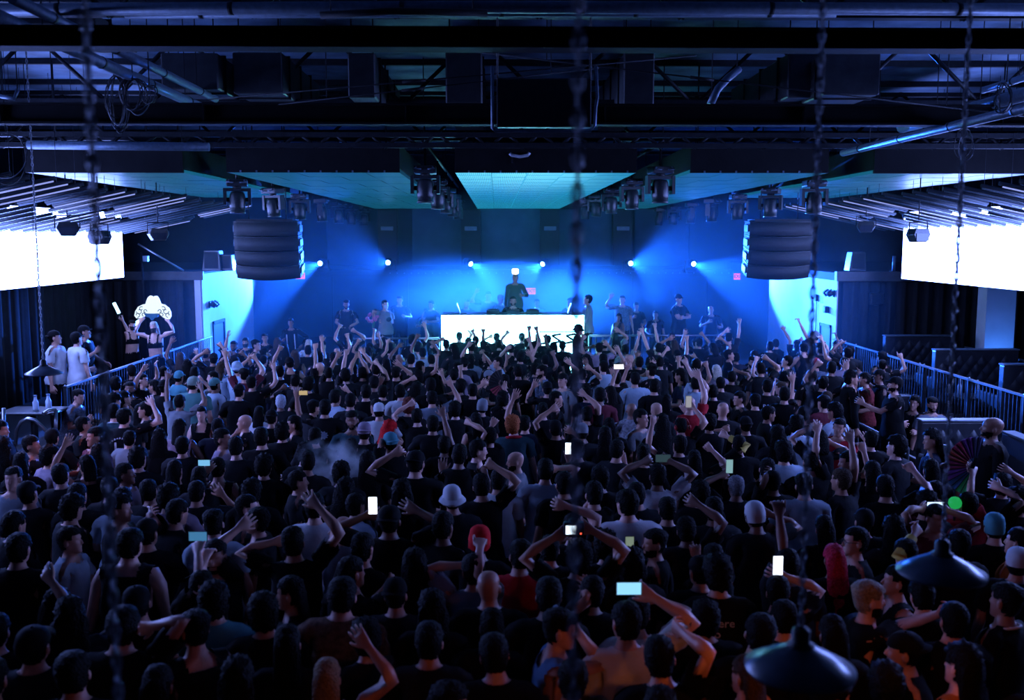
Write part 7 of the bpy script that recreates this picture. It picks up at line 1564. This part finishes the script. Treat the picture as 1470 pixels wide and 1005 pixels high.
def pose_of(row, rg):
    x, y, z0, h, yaw, shirt, hair, pants, skin, arms, extra, lean, grp, label = row
    k = h/1.752; a = math.radians(-yaw); ca, sa = math.cos(a), math.sin(a)
    fw = lean[0] if lean else rg.uniform(-.02, .07)
    sdl = rg.uniform(-.04, .04)
    P = dict(arms={}, head=(rg.gauss(0, .16), rg.uniform(-.12, .12), rg.uniform(-.08, .08)), lean=(fw, sdl))
    for sd in 'rl':
        s = 1 if sd == 'r' else -1
        A = arms.get(sd)
        if A is None:
            q = rg.random()
            if q < .55: A_ = ((s*.27, .05+rg.uniform(-.03, .10), .80), (s*.3, -1, 0), (-s, .1, 0), 'relax')
            else: A_ = ((s*.16, .34, 1.10+rg.uniform(-.08, .16)), (s*.8, -.4, -1), (-s*.6, 0, -.4), 'relax')
        elif A[0] == 'chest': A_ = ((s*.10, .27, 1.34), (s*.8, -.3, -1), (-s, -.3, 0), 'grip')
        elif A[0] == 'hip': A_ = ((s*.22, .06, 1.0), (s, -.5, 0), (-s, 0, -.3), 'relax')
        elif A[0] == 'cross': A_ = ((-s*.12, .22, 1.20), (s, .1, -.5), (0, -1, 0), 'fist')
        elif A[0] == 'up':
            A_ = ((s*rg.uniform(.06, .34), rg.uniform(.0, .32), rg.uniform(1.72, 2.06)), (s, rg.uniform(-.3, .4), -.3), (rg.uniform(-.4, .4), 1, rg.uniform(-.2, .2)), A[1])
        else:
            w = np.array(A[2:5])/k; w = np.array([w[0]*ca - w[1]*sa, w[0]*sa + w[1]*ca, w[2]])
            pole = np.array([s*1.0, 0, -.35])
            if len(A) > 5:
                e = np.array(A[5:8])/k; e = np.array([e[0]*ca - e[1]*sa, e[0]*sa + e[1]*ca, e[2]]); S0 = SH*np.array([s, 1, 1]); pole = (e - S0) - (w-S0)*.5
            # undo the lean
            R = rot_axis(np.array([1.0, 0, 0]), -fw) @ rot_axis(np.array([0, 1.0, 0]), sdl); J = np.array([0, 0, .95]); w = R.T@(w-J)+J
            palm = np.array([0, 1.0, 0.0]); palm = np.array([palm[0]*ca - palm[1]*sa, palm[0]*sa + palm[1]*ca, 0])
            A_ = (tuple(w), tuple(pole), tuple(palm), A[1])
        P['arms'][sd] = A_
    if label and ('seated' in label or 'leaning back in the booth' in label): P['sit'] = True
    return P, k

def posed(l, key, src, P):
    m = src.copy(); set_co(m, pose_rig(l.rig[key], P)); return m

def person_meshes(row, l, rg):
    """list of (name, mesh, [materials])"""
    x, y, z0, h, yaw, shirt, hair, pants, skin, arms, extra, lean, grp, label = row
    P, k = pose_of(row, rg)
    sk = SKIN[skin if skin is not None else rg.choice([0, 1, 1, 1, 2, 2, 3])]
    col, *kind = shirt.split('.'); kind = kind[0] if kind else 'tee'
    hs, *hc = hair.split('/'); hc = hc[0] if hc else None
    out = [('body', posed(l, ('body', kind), l.body, P), [sk, EYE, SKIN_LIP if l is not LODS[2] else sk, SHOE])]
    out.append(('shirt', posed(l, kind, l.gar[kind], P), [cloth(col)]))
    out.append(('trousers', posed(l, 'trousers', l.gar['trousers'], P), [cloth({'k': 'k'}.get(pants, pants)) if rg.random() < .6 else cloth('n')]))
    H = lambda n: posed(l, ('hair', n), l.hair[n], P)
    if hs in ('cap', 'capback', 'beanie', 'bucket'):
        out.append(('hat', H(hs), [cloth(hc or 'k')])); out.append(('hair', H('nape'), [haircol('dark')]))
    elif hs != 'bald':
        out.append(('hair', H(hs), [haircol(hc or 'dark')]))
    for e in extra.split():
        if e == 'beard': out.append(('beard', H('beard'), [haircol('dark')]))
        if e == 'mask': out.append(('face_mask', H('mask'), [M_MASKB]))
        if e == 'chinmask': out.append(('face_mask', H('mask'), [cloth('w')]))
    return out, P, k

def attach(parent, name, m, material, P, k, spine=True):
    """a small piece made in rest pose on the trunk: leaned with it"""
    v = mesh_np(m); fw, sd = P['lean']; J = np.array([0, 0, .95]); R = rot_axis(np.array([1.0, 0, 0]), -fw) @ rot_axis(np.array([0, 1.0, 0]), sd)
    set_co(m, (v-J)@R.T + J); return place(name, m, material, parent)
def on_head(m, P):
    v = mesh_np(m); hy, hp, hr = P['head']; Rh = rot_axis(np.array([0, 0, 1.0]), hy) @ rot_axis(np.array([1.0, 0, 0]), hp) @ rot_axis(np.array([0, 1.0, 0]), hr); J = np.array([0, -.005, 1.515]); v = (v-J)@(Rh.T*HEADK)+J
    set_co(m, v); return m
def text_on_back(s, size, z, dx=0, y=-.155, bold=True):
    m = text_mesh(s, size, .001, bold); v = mesh_np(m)
    co = np.stack([v[:, 0]+dx, np.full(len(v), y) + .9*(v[:, 0]+dx)**2 + v[:, 2], v[:, 1]+z], 1); set_co(m, co); return m
M_PRINT = mat('white print', (.55, .56, .58), .8); M_GOLD = mat('gold chain', (.8, .55, .2), .25, 1.0)

STUFF = []
GROUPS = {'crowd': 'people packed on the dance floor', 'dancers': 'dancers on the left platform', 'stage': 'people on the stage'}
HANDS = {}
for n_, row in enumerate(PEOPLE):
    x, y, z0, h, yaw, shirt, hair, pants, skin, arms, extra, lean, grp, label = row
    rg = random.Random(n_*7+3)
    dist = math.hypot(x, y)
    if not label:
        out, P, k = person_meshes(row, LODS[2], rg); STUFF.append((row, out, k)); continue
    l = LODS[0] if dist < 9.5 or grp == 'dancers' else LODS[1]
    out, P, k = person_meshes(row, l, rg)
    z = z0
    if P.get('sit'): z = VIPZ - .40
    root = thing('person', label, 'person', (x, y, z), (0, 0, math.radians(yaw)), GROUPS[grp])
    gx = k*(1.05 if 'large' not in label and 'broad' not in label else 1.15)
    if hair.split('/')[0] in ('long', 'wavy', 'bun', 'bob') or grp == 'dancers': gx = k*.97
    root.scale = (gx, gx, k)
    sh = None
    for nm, m, ms in out:
        m.materials.clear()
        for mm in ms: m.materials.append(mm)
        ob = place(nm, m, None, root)
        if nm == 'shirt': sh = ob
    # world positions of both hands, for what they hold
    for sd in 'rl':
        S0, S, E, W, u, f, Ru, Rf = solve_arm(sd, np.array(P['arms'][sd][0], float), np.array(P['arms'][sd][1], float), np.array(P['arms'][sd][2], float))
        fw, sd_ = P['lean']; R = rot_axis(np.array([1.0, 0, 0]), -fw) @ rot_axis(np.array([0, 1.0, 0]), sd_); J = np.array([0, 0, .95])
        c = R@(W+f*.085-J)+J; a = math.radians(yaw)
        HANDS[label, sd] = np.array([x+(c[0]*math.cos(a)-c[1]*math.sin(a))*gx, y+(c[0]*math.sin(a)+c[1]*math.cos(a))*gx, z+c[2]*k])
    for e in extra.split():
        if e == 'chain':
            pts = [(.075*math.sin(t), .02+.105*math.cos(t)*.9, 1.47-.085*max(0, math.cos(t))) for t in np.linspace(0, 2*math.pi, 20)]; attach(sh, 'necklace', MB().tube(pts, .006, 6, False).mesh('necklace'), M_GOLD, P, k)
        if e == 'glasses':
            b = MB()
            for s in (-1, 1):
                b.tube([(s*.033+.022*math.cos(t), .103, 1.643+.018*math.sin(t)) for t in np.linspace(0, 2*math.pi, 13)], .0025, 5, False); b.tube([(s*.055, .10, 1.645), (s*.078, .0, 1.645)], .0025, 5)
            place('glasses', on_head(b.mesh('glasses'), P), M_STEEL, root)
        if e == 'phones':
            b = MB()
            for s in (-1, 1): b.lathe([(0, 0), (.036, 0), (.036, .03), (0, .03)], 16, (0, 0, 0), Matrix.Translation((s*.085, -.004, 1.625)) @ Matrix.Rotation(s*math.pi/2, 4, 'Y'))
            b.tube([(.09*math.cos(t), -.004, 1.66+.115*math.sin(t)) for t in np.linspace(0, math.pi, 13)], .009, 6); place('headphones', on_head(b.mesh('headphones'), P), mat('red plastic', (.6, .03, .03), .4), root)
        if e == 'jersey':
            for i in range(9):                                  # arched name, too blurred in the photo to read
                q = i-4; xx = q*.030; zz = 1.372-.0036*q*q; b = MB(); w_, h_ = .011, .020+.004*(i*7 % 3)
                v4 = [b.b.verts.new((xx+dx, -.157+.9*(xx+dx)**2, zz+dz)) for dx, dz in ((-w_, -h_/2), (w_, -h_/2+.006), (w_*.8, h_/2), (-w_*.5, h_/2-.004*(i % 2)))]; b.b.faces.new(v4)
                attach(sh, 'letter', b.mesh('letter'), M_PRINT, P, k)
            for dx in (-.055, .055): attach(sh, 'numeral', text_on_back('1', .17, 1.25, dx), M_PRINT, P, k)
        if e == 'bass': attach(sh, 'print', text_on_back('BASS', .085, 1.33), M_PRINT, P, k)
        if e == 'there':
            for t, zz, dx in (('There', 1.36, -.02), ('no', 1.29, -.05), ('ck', 1.22, .03)): attach(sh, 'print', text_on_back(t, .075, zz, dx, bold=False), M_PRINT, P, k)
        if e in ('print', 'mark', 'bigprint', 'emblem', 'chestprint'):
            w_, h_, z_, dx, mm = dict(print=(.07, .06, 1.28, 0, cloth('slate')), mark=(.03, .02, 1.18, .10, M_PRINT), bigprint=(.12, .15, 1.24, 0, cloth('d')), emblem=(.05, .06, 1.33, .05, M_PRINT), chestprint=(.09, .07, 1.25, 0, cloth('d')))[e]
            sgn = 1 if e == 'chestprint' else -1; b = MB(); n = 10; cen = b.b.verts.new((dx, sgn*.16, z_)); ring = []
            for i in range(n*2):
                t = math.pi*i/n; rr = 1 if i % 2 == 0 else .72; xx = dx+w_*rr*math.cos(t); ring.append(b.b.verts.new((xx, sgn*(.160-.9*xx*xx), z_+h_*rr*math.sin(t))))
            for i in range(2*n): b.b.faces.new((cen, ring[i], ring[(i+1) % (2*n)]))
            attach(sh, 'print', b.mesh('print'), mm, P, k)
        if e in ('collar', 'scarf', 'trimline'):
            r_ = .020 if e == 'scarf' else .008; pts = [(.082*math.sin(t), -.012+.078*math.cos(t), 1.475-.02*math.cos(t)) for t in np.linspace(0, 2*math.pi, 20)]
            attach(sh, {'collar': 'collar', 'scarf': 'scarf', 'trimline': 'collar'}[e], MB().tube(pts, r_, 8, False).mesh('c'), cloth('red') if e == 'scarf' else cloth('w'), P, k)
        if e == 'stripes':
            for s in (-1, 1): attach(sh, 'stripe', MB().box(s*.10-.012, s*.10+.012, .135, .15, .9, 1.36).mesh('stripe'), M_PRINT, P, k)
        if e == 'ysleeve':
            sd = 'l' if 'l' in arms else 'r'; S0, S, E, W, u, f, Ru, Rf = solve_arm(sd, np.array(P['arms'][sd][0], float), np.array(P['arms'][sd][1], float), np.array(P['arms'][sd][2], float))
            attach(root, 'sleeve', MB().tube([E-u*.06, E, (E+W)/2, W-f*.03], [.054, .052, .048, .040], 12, False).mesh('sleeve'), mat('yellow sleeve', (.55, .38, .06), .8), P, k)
# the far rest of the crowd, too small to tell apart one by one: one joined mesh
mats_, V_, L_, S_, T_, I_, off = [], [], [], [], [], [], 0
for row, out, k in STUFF:
    a = math.radians(row[4]); ca, sa = math.cos(a), math.sin(a)
    for nm, m, ms in out:
        v = mesh_np(m)*np.array([k*1.04, k*1.04, k]); v = np.stack([v[:, 0]*ca-v[:, 1]*sa+row[0], v[:, 0]*sa+v[:, 1]*ca+row[1], v[:, 2]+row[2]], 1)
        for q in ms:
            if q not in mats_: mats_.append(q)
        li = np.empty(len(m.loops), np.int32); m.loops.foreach_get('vertex_index', li); tot = np.empty(len(m.polygons), np.int32); m.polygons.foreach_get('loop_total', tot); mi = np.empty(len(m.polygons), np.int32); m.polygons.foreach_get('material_index', mi)
        V_.append(v); L_.append(li+off); T_.append(tot); I_.append(np.array([mats_.index(q) for q in ms])[np.clip(mi, 0, len(ms)-1)]); off += len(v)
        bpy.data.meshes.remove(m)
if STUFF:
    V_ = np.concatenate(V_); L_ = np.concatenate(L_); T_ = np.concatenate(T_); I_ = np.concatenate(I_)
    me = bpy.data.meshes.new('crowd'); me.vertices.add(len(V_)); me.loops.add(len(L_)); me.polygons.add(len(T_))
    me.vertices.foreach_set('co', V_.astype(np.float32).ravel()); me.loops.foreach_set('vertex_index', L_.astype(np.int32)); me.polygons.foreach_set('loop_start', np.concatenate([[0], np.cumsum(T_)[:-1]]).astype(np.int32))
    me.polygons.foreach_set('material_index', I_.astype(np.int32)); me.polygons.foreach_set('use_smooth', np.ones(len(T_), bool))
    for q in mats_: me.materials.append(q)
    me.update(calc_edges=True); me.validate()
    o = place('crowd', me); o['kind'] = 'stuff'; o['label'] = 'dense far crowd of people with raised hands below the stage'; o['category'] = 'crowd'
for m in [MASTER, M2] + [x_ for l in LODS for x_ in [l.body, *l.gar.values(), *l.hair.values()]]:
    if m.users == 0: bpy.data.meshes.remove(m)
# ---------------------------------------------------------------- what the people hold
def hand_of(part, sd): 
    for (lb, s), p in HANDS.items():
        if part in lb and s == sd: return p
    raise KeyError(part)
def phone(part, sd, label, col, strength, wide=False, off=(0, -.03, .07), tilt=0.0, size=1.0, glow=0):
    p = hand_of(part, sd) + np.array(off); w, h = (.040, .080) if not wide else (.080, .040); w *= size; h *= size
    o = thing('phone', label, 'phone', p, (tilt, 0, 0), 'phones held above the crowd')
    MB().box(-w, w, -.004, .004, -h, h).bevel(.0035, 2).build('case', M_GLOSSB, o)
    MB().box(-w*.92, w*.92, -.0055, -.004, -h*.94, h*.94).build('display', emission('display of ' + label, col, strength), o)
    MB().box(-w*.7, -w*.2, .004, .007, h*.5, h*.85).build('camera_bump', M_RUBBER, o)
phone('broad person in black T-shirt lifting', 'l', 'phone with a tall blank white display held by the broad person', (.85, .9, 1.0), 3.0, size=.95)
phone('dark-clothed person whose bright phone stands', 'r', 'upright phone with white display beside the crimson-pink hair', (.8, .88, 1.0), 2.6, size=.9)
phone('person in cream T-shirt holding a phone', 'r', 'phone held sideways showing a blue stage picture', (.25, .6, .9), 1.3, True, (-.09, -.03, .03))
phone('curly-haired person behind a green', 'r', 'phone with a dim green-white display', (.35, .45, .35), .5, size=.9)
phone('long-haired person lifting a small blue-lit', 'r', 'small phone showing a blue-white picture at left', (.2, .55, .9), .9, True, (-.05, -.03, .05), size=.8)
phone('person holding up a small blue-lit phone', 'l', 'small phone with a dark blue picture at lower left', (.08, .3, .6), .6, True, (.02, -.03, .07), size=.85)
phone('person in maroon filming', 'r', 'phone before the face with a white-blue display', (.6, .8, 1.0), 1.6, True, (.09, -.03, .03))
phone('person in white T-shirt framing a phone', 'l', 'phone with a dull teal display framed by two hands', (.1, .2, .25), .25, True, (.14, -.03, .02))
phone('person holding a narrow bright phone', 'l', 'narrow phone with a white display in the crowd middle', (.75, .85, 1.0), 2.4, off=(0, -.03, .08), size=.9)
phone('long-haired person holding a flat white-lit', 'r', 'phone tipped flat and shining white in the far crowd', (.85, .9, 1.0), 2.4, True, (.02, -.03, .03), tilt=-.5)
phone('grey-haired person lifting', 'l', 'phone with a teal landscape display lifted by the grey-haired person', (.3, .55, .6), .7, off=(.03, -.03, .08), size=.9)
phone('with red headphones, phone hand', 'r', 'phone with a dim grey display beside the red T-shirt', (.5, .5, .55), .6, off=(-.04, -.03, .05))
phone('person in black printed T-shirt with left arm', 'l', 'phone with an amber display in the left crowd', (.8, .6, .3), .6, True, (.1, -.03, .0), size=.8)
# camera
p = hand_of('person shooting with a camera', 'l')*.5 + hand_of('person shooting with a camera', 'r')*.5 + np.array([0, -.05, .02])
o = thing('photo_camera', 'camera with a lit rear display held over the crowd', 'camera', p); MB().box(-.075, .075, -.03, .03, -.05, .05).bevel(.012, 2).build('body', M_GLOSSB, o)
MB().box(-.06, .015, -.033, -.030, -.035, .03).build('display', emission('camera display', (.7, .85, 1.0), 2.6), o); MB().box(-.03, .03, -.02, .03, .05, .075).bevel(.008, 1).build('viewfinder', M_GLOSSB, o); MB().tube([(0, .03, 0), (0, .13, 0)], .04, 16).build('lens', M_RUBBER, o)
MB().box(.045, .055, -.034, -.03, -.035, -.025).build('status_light', emission('red indicator', (1, .1, .05), 3), o)
# fans
def fan(center, R, a0, a1, n, cols, label, tilt=0):
    o = thing('folding_fan', label, 'fan', center, (0, tilt, 0))
    for i in range(n):
        t0, t1 = math.radians(a0+(a1-a0)*i/n), math.radians(a0+(a1-a0)*(i+1)/n); b = MB()
        r0 = R*.30
        q = [(r0*math.cos(t0), 0, r0*math.sin(t0)), (R*math.cos(t0), 0, R*math.sin(t0)), (R*math.cos((t0+t1)/2), -.012, R*math.sin((t0+t1)/2)), (R*math.cos(t1), 0, R*math.sin(t1)), (r0*math.cos(t1), 0, r0*math.sin(t1)), (r0*math.cos((t0+t1)/2), -.006, r0*math.sin((t0+t1)/2))]
        v = [b.b.verts.new(p) for p in q]; w_ = [b.b.verts.new((p[0], p[1]+.004, p[2])) for p in q]
        for vv in (v, w_): b.b.faces.new((vv[0], vv[1], vv[2], vv[5])); b.b.faces.new((vv[5], vv[2], vv[3], vv[4]))
        b.b.faces.new((v[1], w_[1], w_[2], v[2])); b.b.faces.new((v[2], w_[2], w_[3], v[3]))
        c = cols[min(int(i/n*len(cols)), len(cols)-1)]; b.build('fold', mat('fan silk %d %d %d' % tuple(int(x_*100) for x_ in c), c, .6), o)
        MB().tube([(0, -.003, 0), (R*.98*math.cos(t0), -.003, R*.98*math.sin(t0))], .004, 5).build('stick', M_RUBBER, o)
fan(hand_of('person in dark red holding up the rainbow', 'r')+np.array([0, -.02, .02]), .28, 75, 255, 16, [(.20, .22, .45), (.45, .10, .50), (.85, .05, .14), (.9, .10, .08), (.75, .05, .2), (.35, .08, .5), (.06, .15, .45), (.03, .5, .16)], 'large rainbow folding fan spread wide at right')
fan(hand_of('curly-haired person holding up a dark red', 'l')+np.array([0, -.02, .02]), .21, 95, 260, 12, [(.02, .02, .02), (.02, .02, .02), (.40, .05, .07)], 'dark folding fan with red lower folds in the far crowd')
# bottle, cup, drinks
p = hand_of('curly-haired person raising a clear water', 'l')+np.array([0, -.03, -.05]); o = thing('water_bottle', 'clear water bottle held up by the curly-haired person', 'bottle', p, (.2, .15, 0)); MB().lathe([(0, 0), (.032, 0), (.033, .13), (.014, .17), (.014, .19), (0, .19)], 14).build('body', M_GLASS, o); MB().lathe([(.016, 0), (.016, .02), (0, .02)], 10, (0, 0, .19)).build('cap', M_PIPE, o)
p = hand_of('man in blue tank top drinking', 'r')+np.array([0, -.03, -.06]); o = thing('water_bottle', 'clear bottle at the lips of the drinking man', 'bottle', p, (0, -.5, 0)); MB().lathe([(0, 0), (.032, 0), (.033, .12), (.013, .16), (.013, .18), (0, .18)], 14).build('body', M_GLASS, o); MB().lathe([(.015, 0), (.015, .015), (0, .015)], 10, (0, 0, .18)).build('cap', M_PIPE, o)
p = hand_of('curly-haired person raising a pale drink', 'l')+np.array([0, -.02, .0]); o = thing('drink_cup', 'pale plastic drink cup held up in the left crowd', 'cup', p); MB().lathe([(0, 0), (.032, 0), (.044, .13), (.041, .13), (.03, .006), (0, .006)], 18).build('wall', mat('pale plastic', (.6, .6, .5), .4), o); MB().lathe([(0, 0), (.040, 0), (0, .001)], 18, (0, 0, .11)).build('drink', mat('pale drink', (.5, .45, .25), .2), o)
p = hand_of('shaven-headed man lighting up', 'l')+np.array([0, 0, .03]); o = thing('lighter', 'cigarette lighter with a small yellow flame', 'lighter', p); MB().box(-.012, .012, -.007, .007, -.04, .03).bevel(.003, 1).build('case', M_RUBBER, o); MB().lathe([(0, 0), (.008, .008), (.006, .02), (0, .035)], 10, (0, 0, .03)).build('flame', emission('flame', (1, .6, .2), 8), o)
# dancers' batons and hat sign
for sd, d_, lab in (('r', (-.10, -.08, .30), 'glowing white baton raised high by the dancer'), ('l', (.20, -.10, .14), 'glowing white baton tilted across by the dancer')):
    p = hand_of('two glowing white batons', sd); d_ = np.array(d_); o = thing('light_baton', lab, 'baton', p)
    MB().tube([-d_*.15, d_*.35], .016, 10).build('grip', M_RUBBER, o); MB().tube([d_*.35, d_*1.1], .034, 12).build('tube', emission('baton glow', (.35, .75, 1.0), 5), o)
pr, pl = hand_of('holding a glowing hat sign', 'r'), hand_of('holding a glowing hat sign', 'l'); c = (pr+pl)/2
o = thing('hat_sign', 'glowing white cowboy-hat sign held over the blonde dancer', 'sign', c+np.array([0, -.06, .02])); u_ = .0098*19.9/14*1.0
U = lambda zx, zy: ((zx-675)*.00145*1.02, (375-zy)*.00145*1.02)
GL = emission('sign glow', (.75, .92, 1.0), 1.15); DK = mat('teal bandana', (.01, .10, .14), .6)
MB().prism([U(*p) for p in ((580, 180), (592, 140), (615, 85), (645, 58), (672, 64), (690, 82), (708, 62), (735, 62), (758, 90), (775, 140), (788, 180))], -.03, .03).build('crown', GL, o)
MB().prism([U(*p) for p in ((425, 330), (440, 270), (480, 210), (540, 180), (600, 165), (780, 165), (840, 185), (890, 225), (915, 280), (918, 340), (895, 378), (850, 375), (800, 345), (760, 300), (600, 300), (560, 340), (500, 365), (450, 365))], -.028, .028).build('brim', GL, o)
MB().prism([U(*p) for p in ((560, 296), (690, 305), (755, 312), (740, 350), (690, 365), (660, 395), (630, 355), (585, 345))], -.045, .02).build('bandana', DK, o)
for sx in (-1, 1):
    for (cx, cy, r_, a_) in ((178, 270, 42, 0), (205, 320, 34, 1.5), (120, 320, 36, 2.4), (150, 235, 30, 4), (100, 270, 26, 3)):
        pts = []
        for i in range(18):
            t = i/17*5.2+a_; rr = r_*(1-.55*i/17); x_, z_ = U(675+sx*(cx+rr*math.cos(t)), cy+rr*math.sin(t)); pts.append((x_, -.031, z_))
        MB().tube(pts, .008, 5).build('scroll', M_RUBBER, o)
# pink flowers
p = hand_of('holding pink flowers', 'r'); o = thing('flower_bouquet', 'pink flowers in the hands of the man on stage', 'flowers', p)
for i in range(9):
    t = i*2.4; MB().sphere((-.05+.16*math.cos(t)*(.4+.07*i), -.05+.03*math.sin(i), .05+.09*math.sin(t)), .055, 1).build('flower', mat('pink petals', (.75, .18, .35), .6, 0, .3, 30, .5, 60), o)
for i in range(3): MB().tube([(-.02+.03*i, -.03, 0), (-.04+.02*i, -.03, -.2)], .008, 5).build('stem', mat('stems', (.05, .2, .08), .7), o)
o = thing('glow_ball', 'small glowing green disco ball right of the filming phone', 'light', at(1371, 722, 8.6)); b = MB().sphere((0, 0, 0), .06, 2); b.build('ball', emission('green glow', (.03, .9, .2), .35), o); MB().tube([(0, 0, -.07), (0, 0, -.2)], .012, 6).build('handle', M_RUBBER, o)
# ---------------------------------------------------------------- haze over the stage and a puff of smoke
def volume_mat(name, dens, col, noise=0, rad=.42, n0=.45):
    m = bpy.data.materials.new(name); m.use_nodes = True; nt = m.node_tree; N = nt.nodes; N.remove(N['Principled BSDF'])
    v = N.new('ShaderNodeVolumeScatter'); v.inputs['Color'].default_value = (*col, 1); v.inputs['Density'].default_value = dens; v.inputs['Anisotropy'].default_value = .3
    nt.links.new(v.outputs[0], N['Material Output'].inputs['Volume'])
    if noise:
        tc = N.new('ShaderNodeTexCoord'); nz = N.new('ShaderNodeTexNoise'); nz.inputs['Scale'].default_value = noise; nz.inputs['Detail'].default_value = 4; nt.links.new(tc.outputs['Object'], nz.inputs['Vector'])
        ln = N.new('ShaderNodeVectorMath'); ln.operation = 'LENGTH'; nt.links.new(tc.outputs['Object'], ln.inputs[0])
        mr = N.new('ShaderNodeMapRange'); mr.inputs['From Min'].default_value = 0; mr.inputs['From Max'].default_value = rad; mr.inputs['To Min'].default_value = 1; mr.inputs['To Max'].default_value = 0; nt.links.new(ln.outputs['Value'], mr.inputs[0])
        mr2 = N.new('ShaderNodeMapRange'); mr2.inputs['From Min'].default_value = n0; mr2.inputs['From Max'].default_value = .75; nt.links.new(nz.outputs['Fac'], mr2.inputs[0])
        mu = N.new('ShaderNodeMath'); mu.operation = 'MULTIPLY'; nt.links.new(mr.outputs[0], mu.inputs[0]); nt.links.new(mr2.outputs[0], mu.inputs[1])
        m2 = N.new('ShaderNodeMath'); m2.operation = 'MULTIPLY'; m2.inputs[1].default_value = dens; nt.links.new(mu.outputs[0], m2.inputs[0]); nt.links.new(m2.outputs[0], v.inputs['Density'])
    return m
o = MB().box(-6.65, 7.6, 18.0, 32.2, .72, 4.9).build('stage_haze', volume_mat('stage haze', HAZE, (.35, .80, 1.0))); o['kind'] = 'stuff'; o['label'] = 'thin blue haze hanging over the stage and the front rows'; o['category'] = 'haze'
p = at(478, 668, 10.6); o = MB().sphere((0, 0, 0), .42, 2, (1.3, .8, .8)).build('smoke_puff', volume_mat('smoke puff', 9.0, (.85, .95, 1.0), 5.0)); o.location = p; o['kind'] = 'stuff'; o['label'] = 'small puff of pale smoke above the left middle crowd'; o['category'] = 'smoke'

o = MB().sphere((0, 0, 0), 1.0, 3).build('booth_glow_fog', volume_mat('booth glow fog', .85, (.30, .88, 1.0), 1.6, 1.0, .2)); o.location = (.42, 25.6, 2.45); o.scale = (4.2, 1.5, 1.3); o['kind'] = 'stuff'; o['label'] = 'added cyan fog bank making the glow just above the booth'; o['category'] = 'haze'  # denser fog added to make the glow over the booth
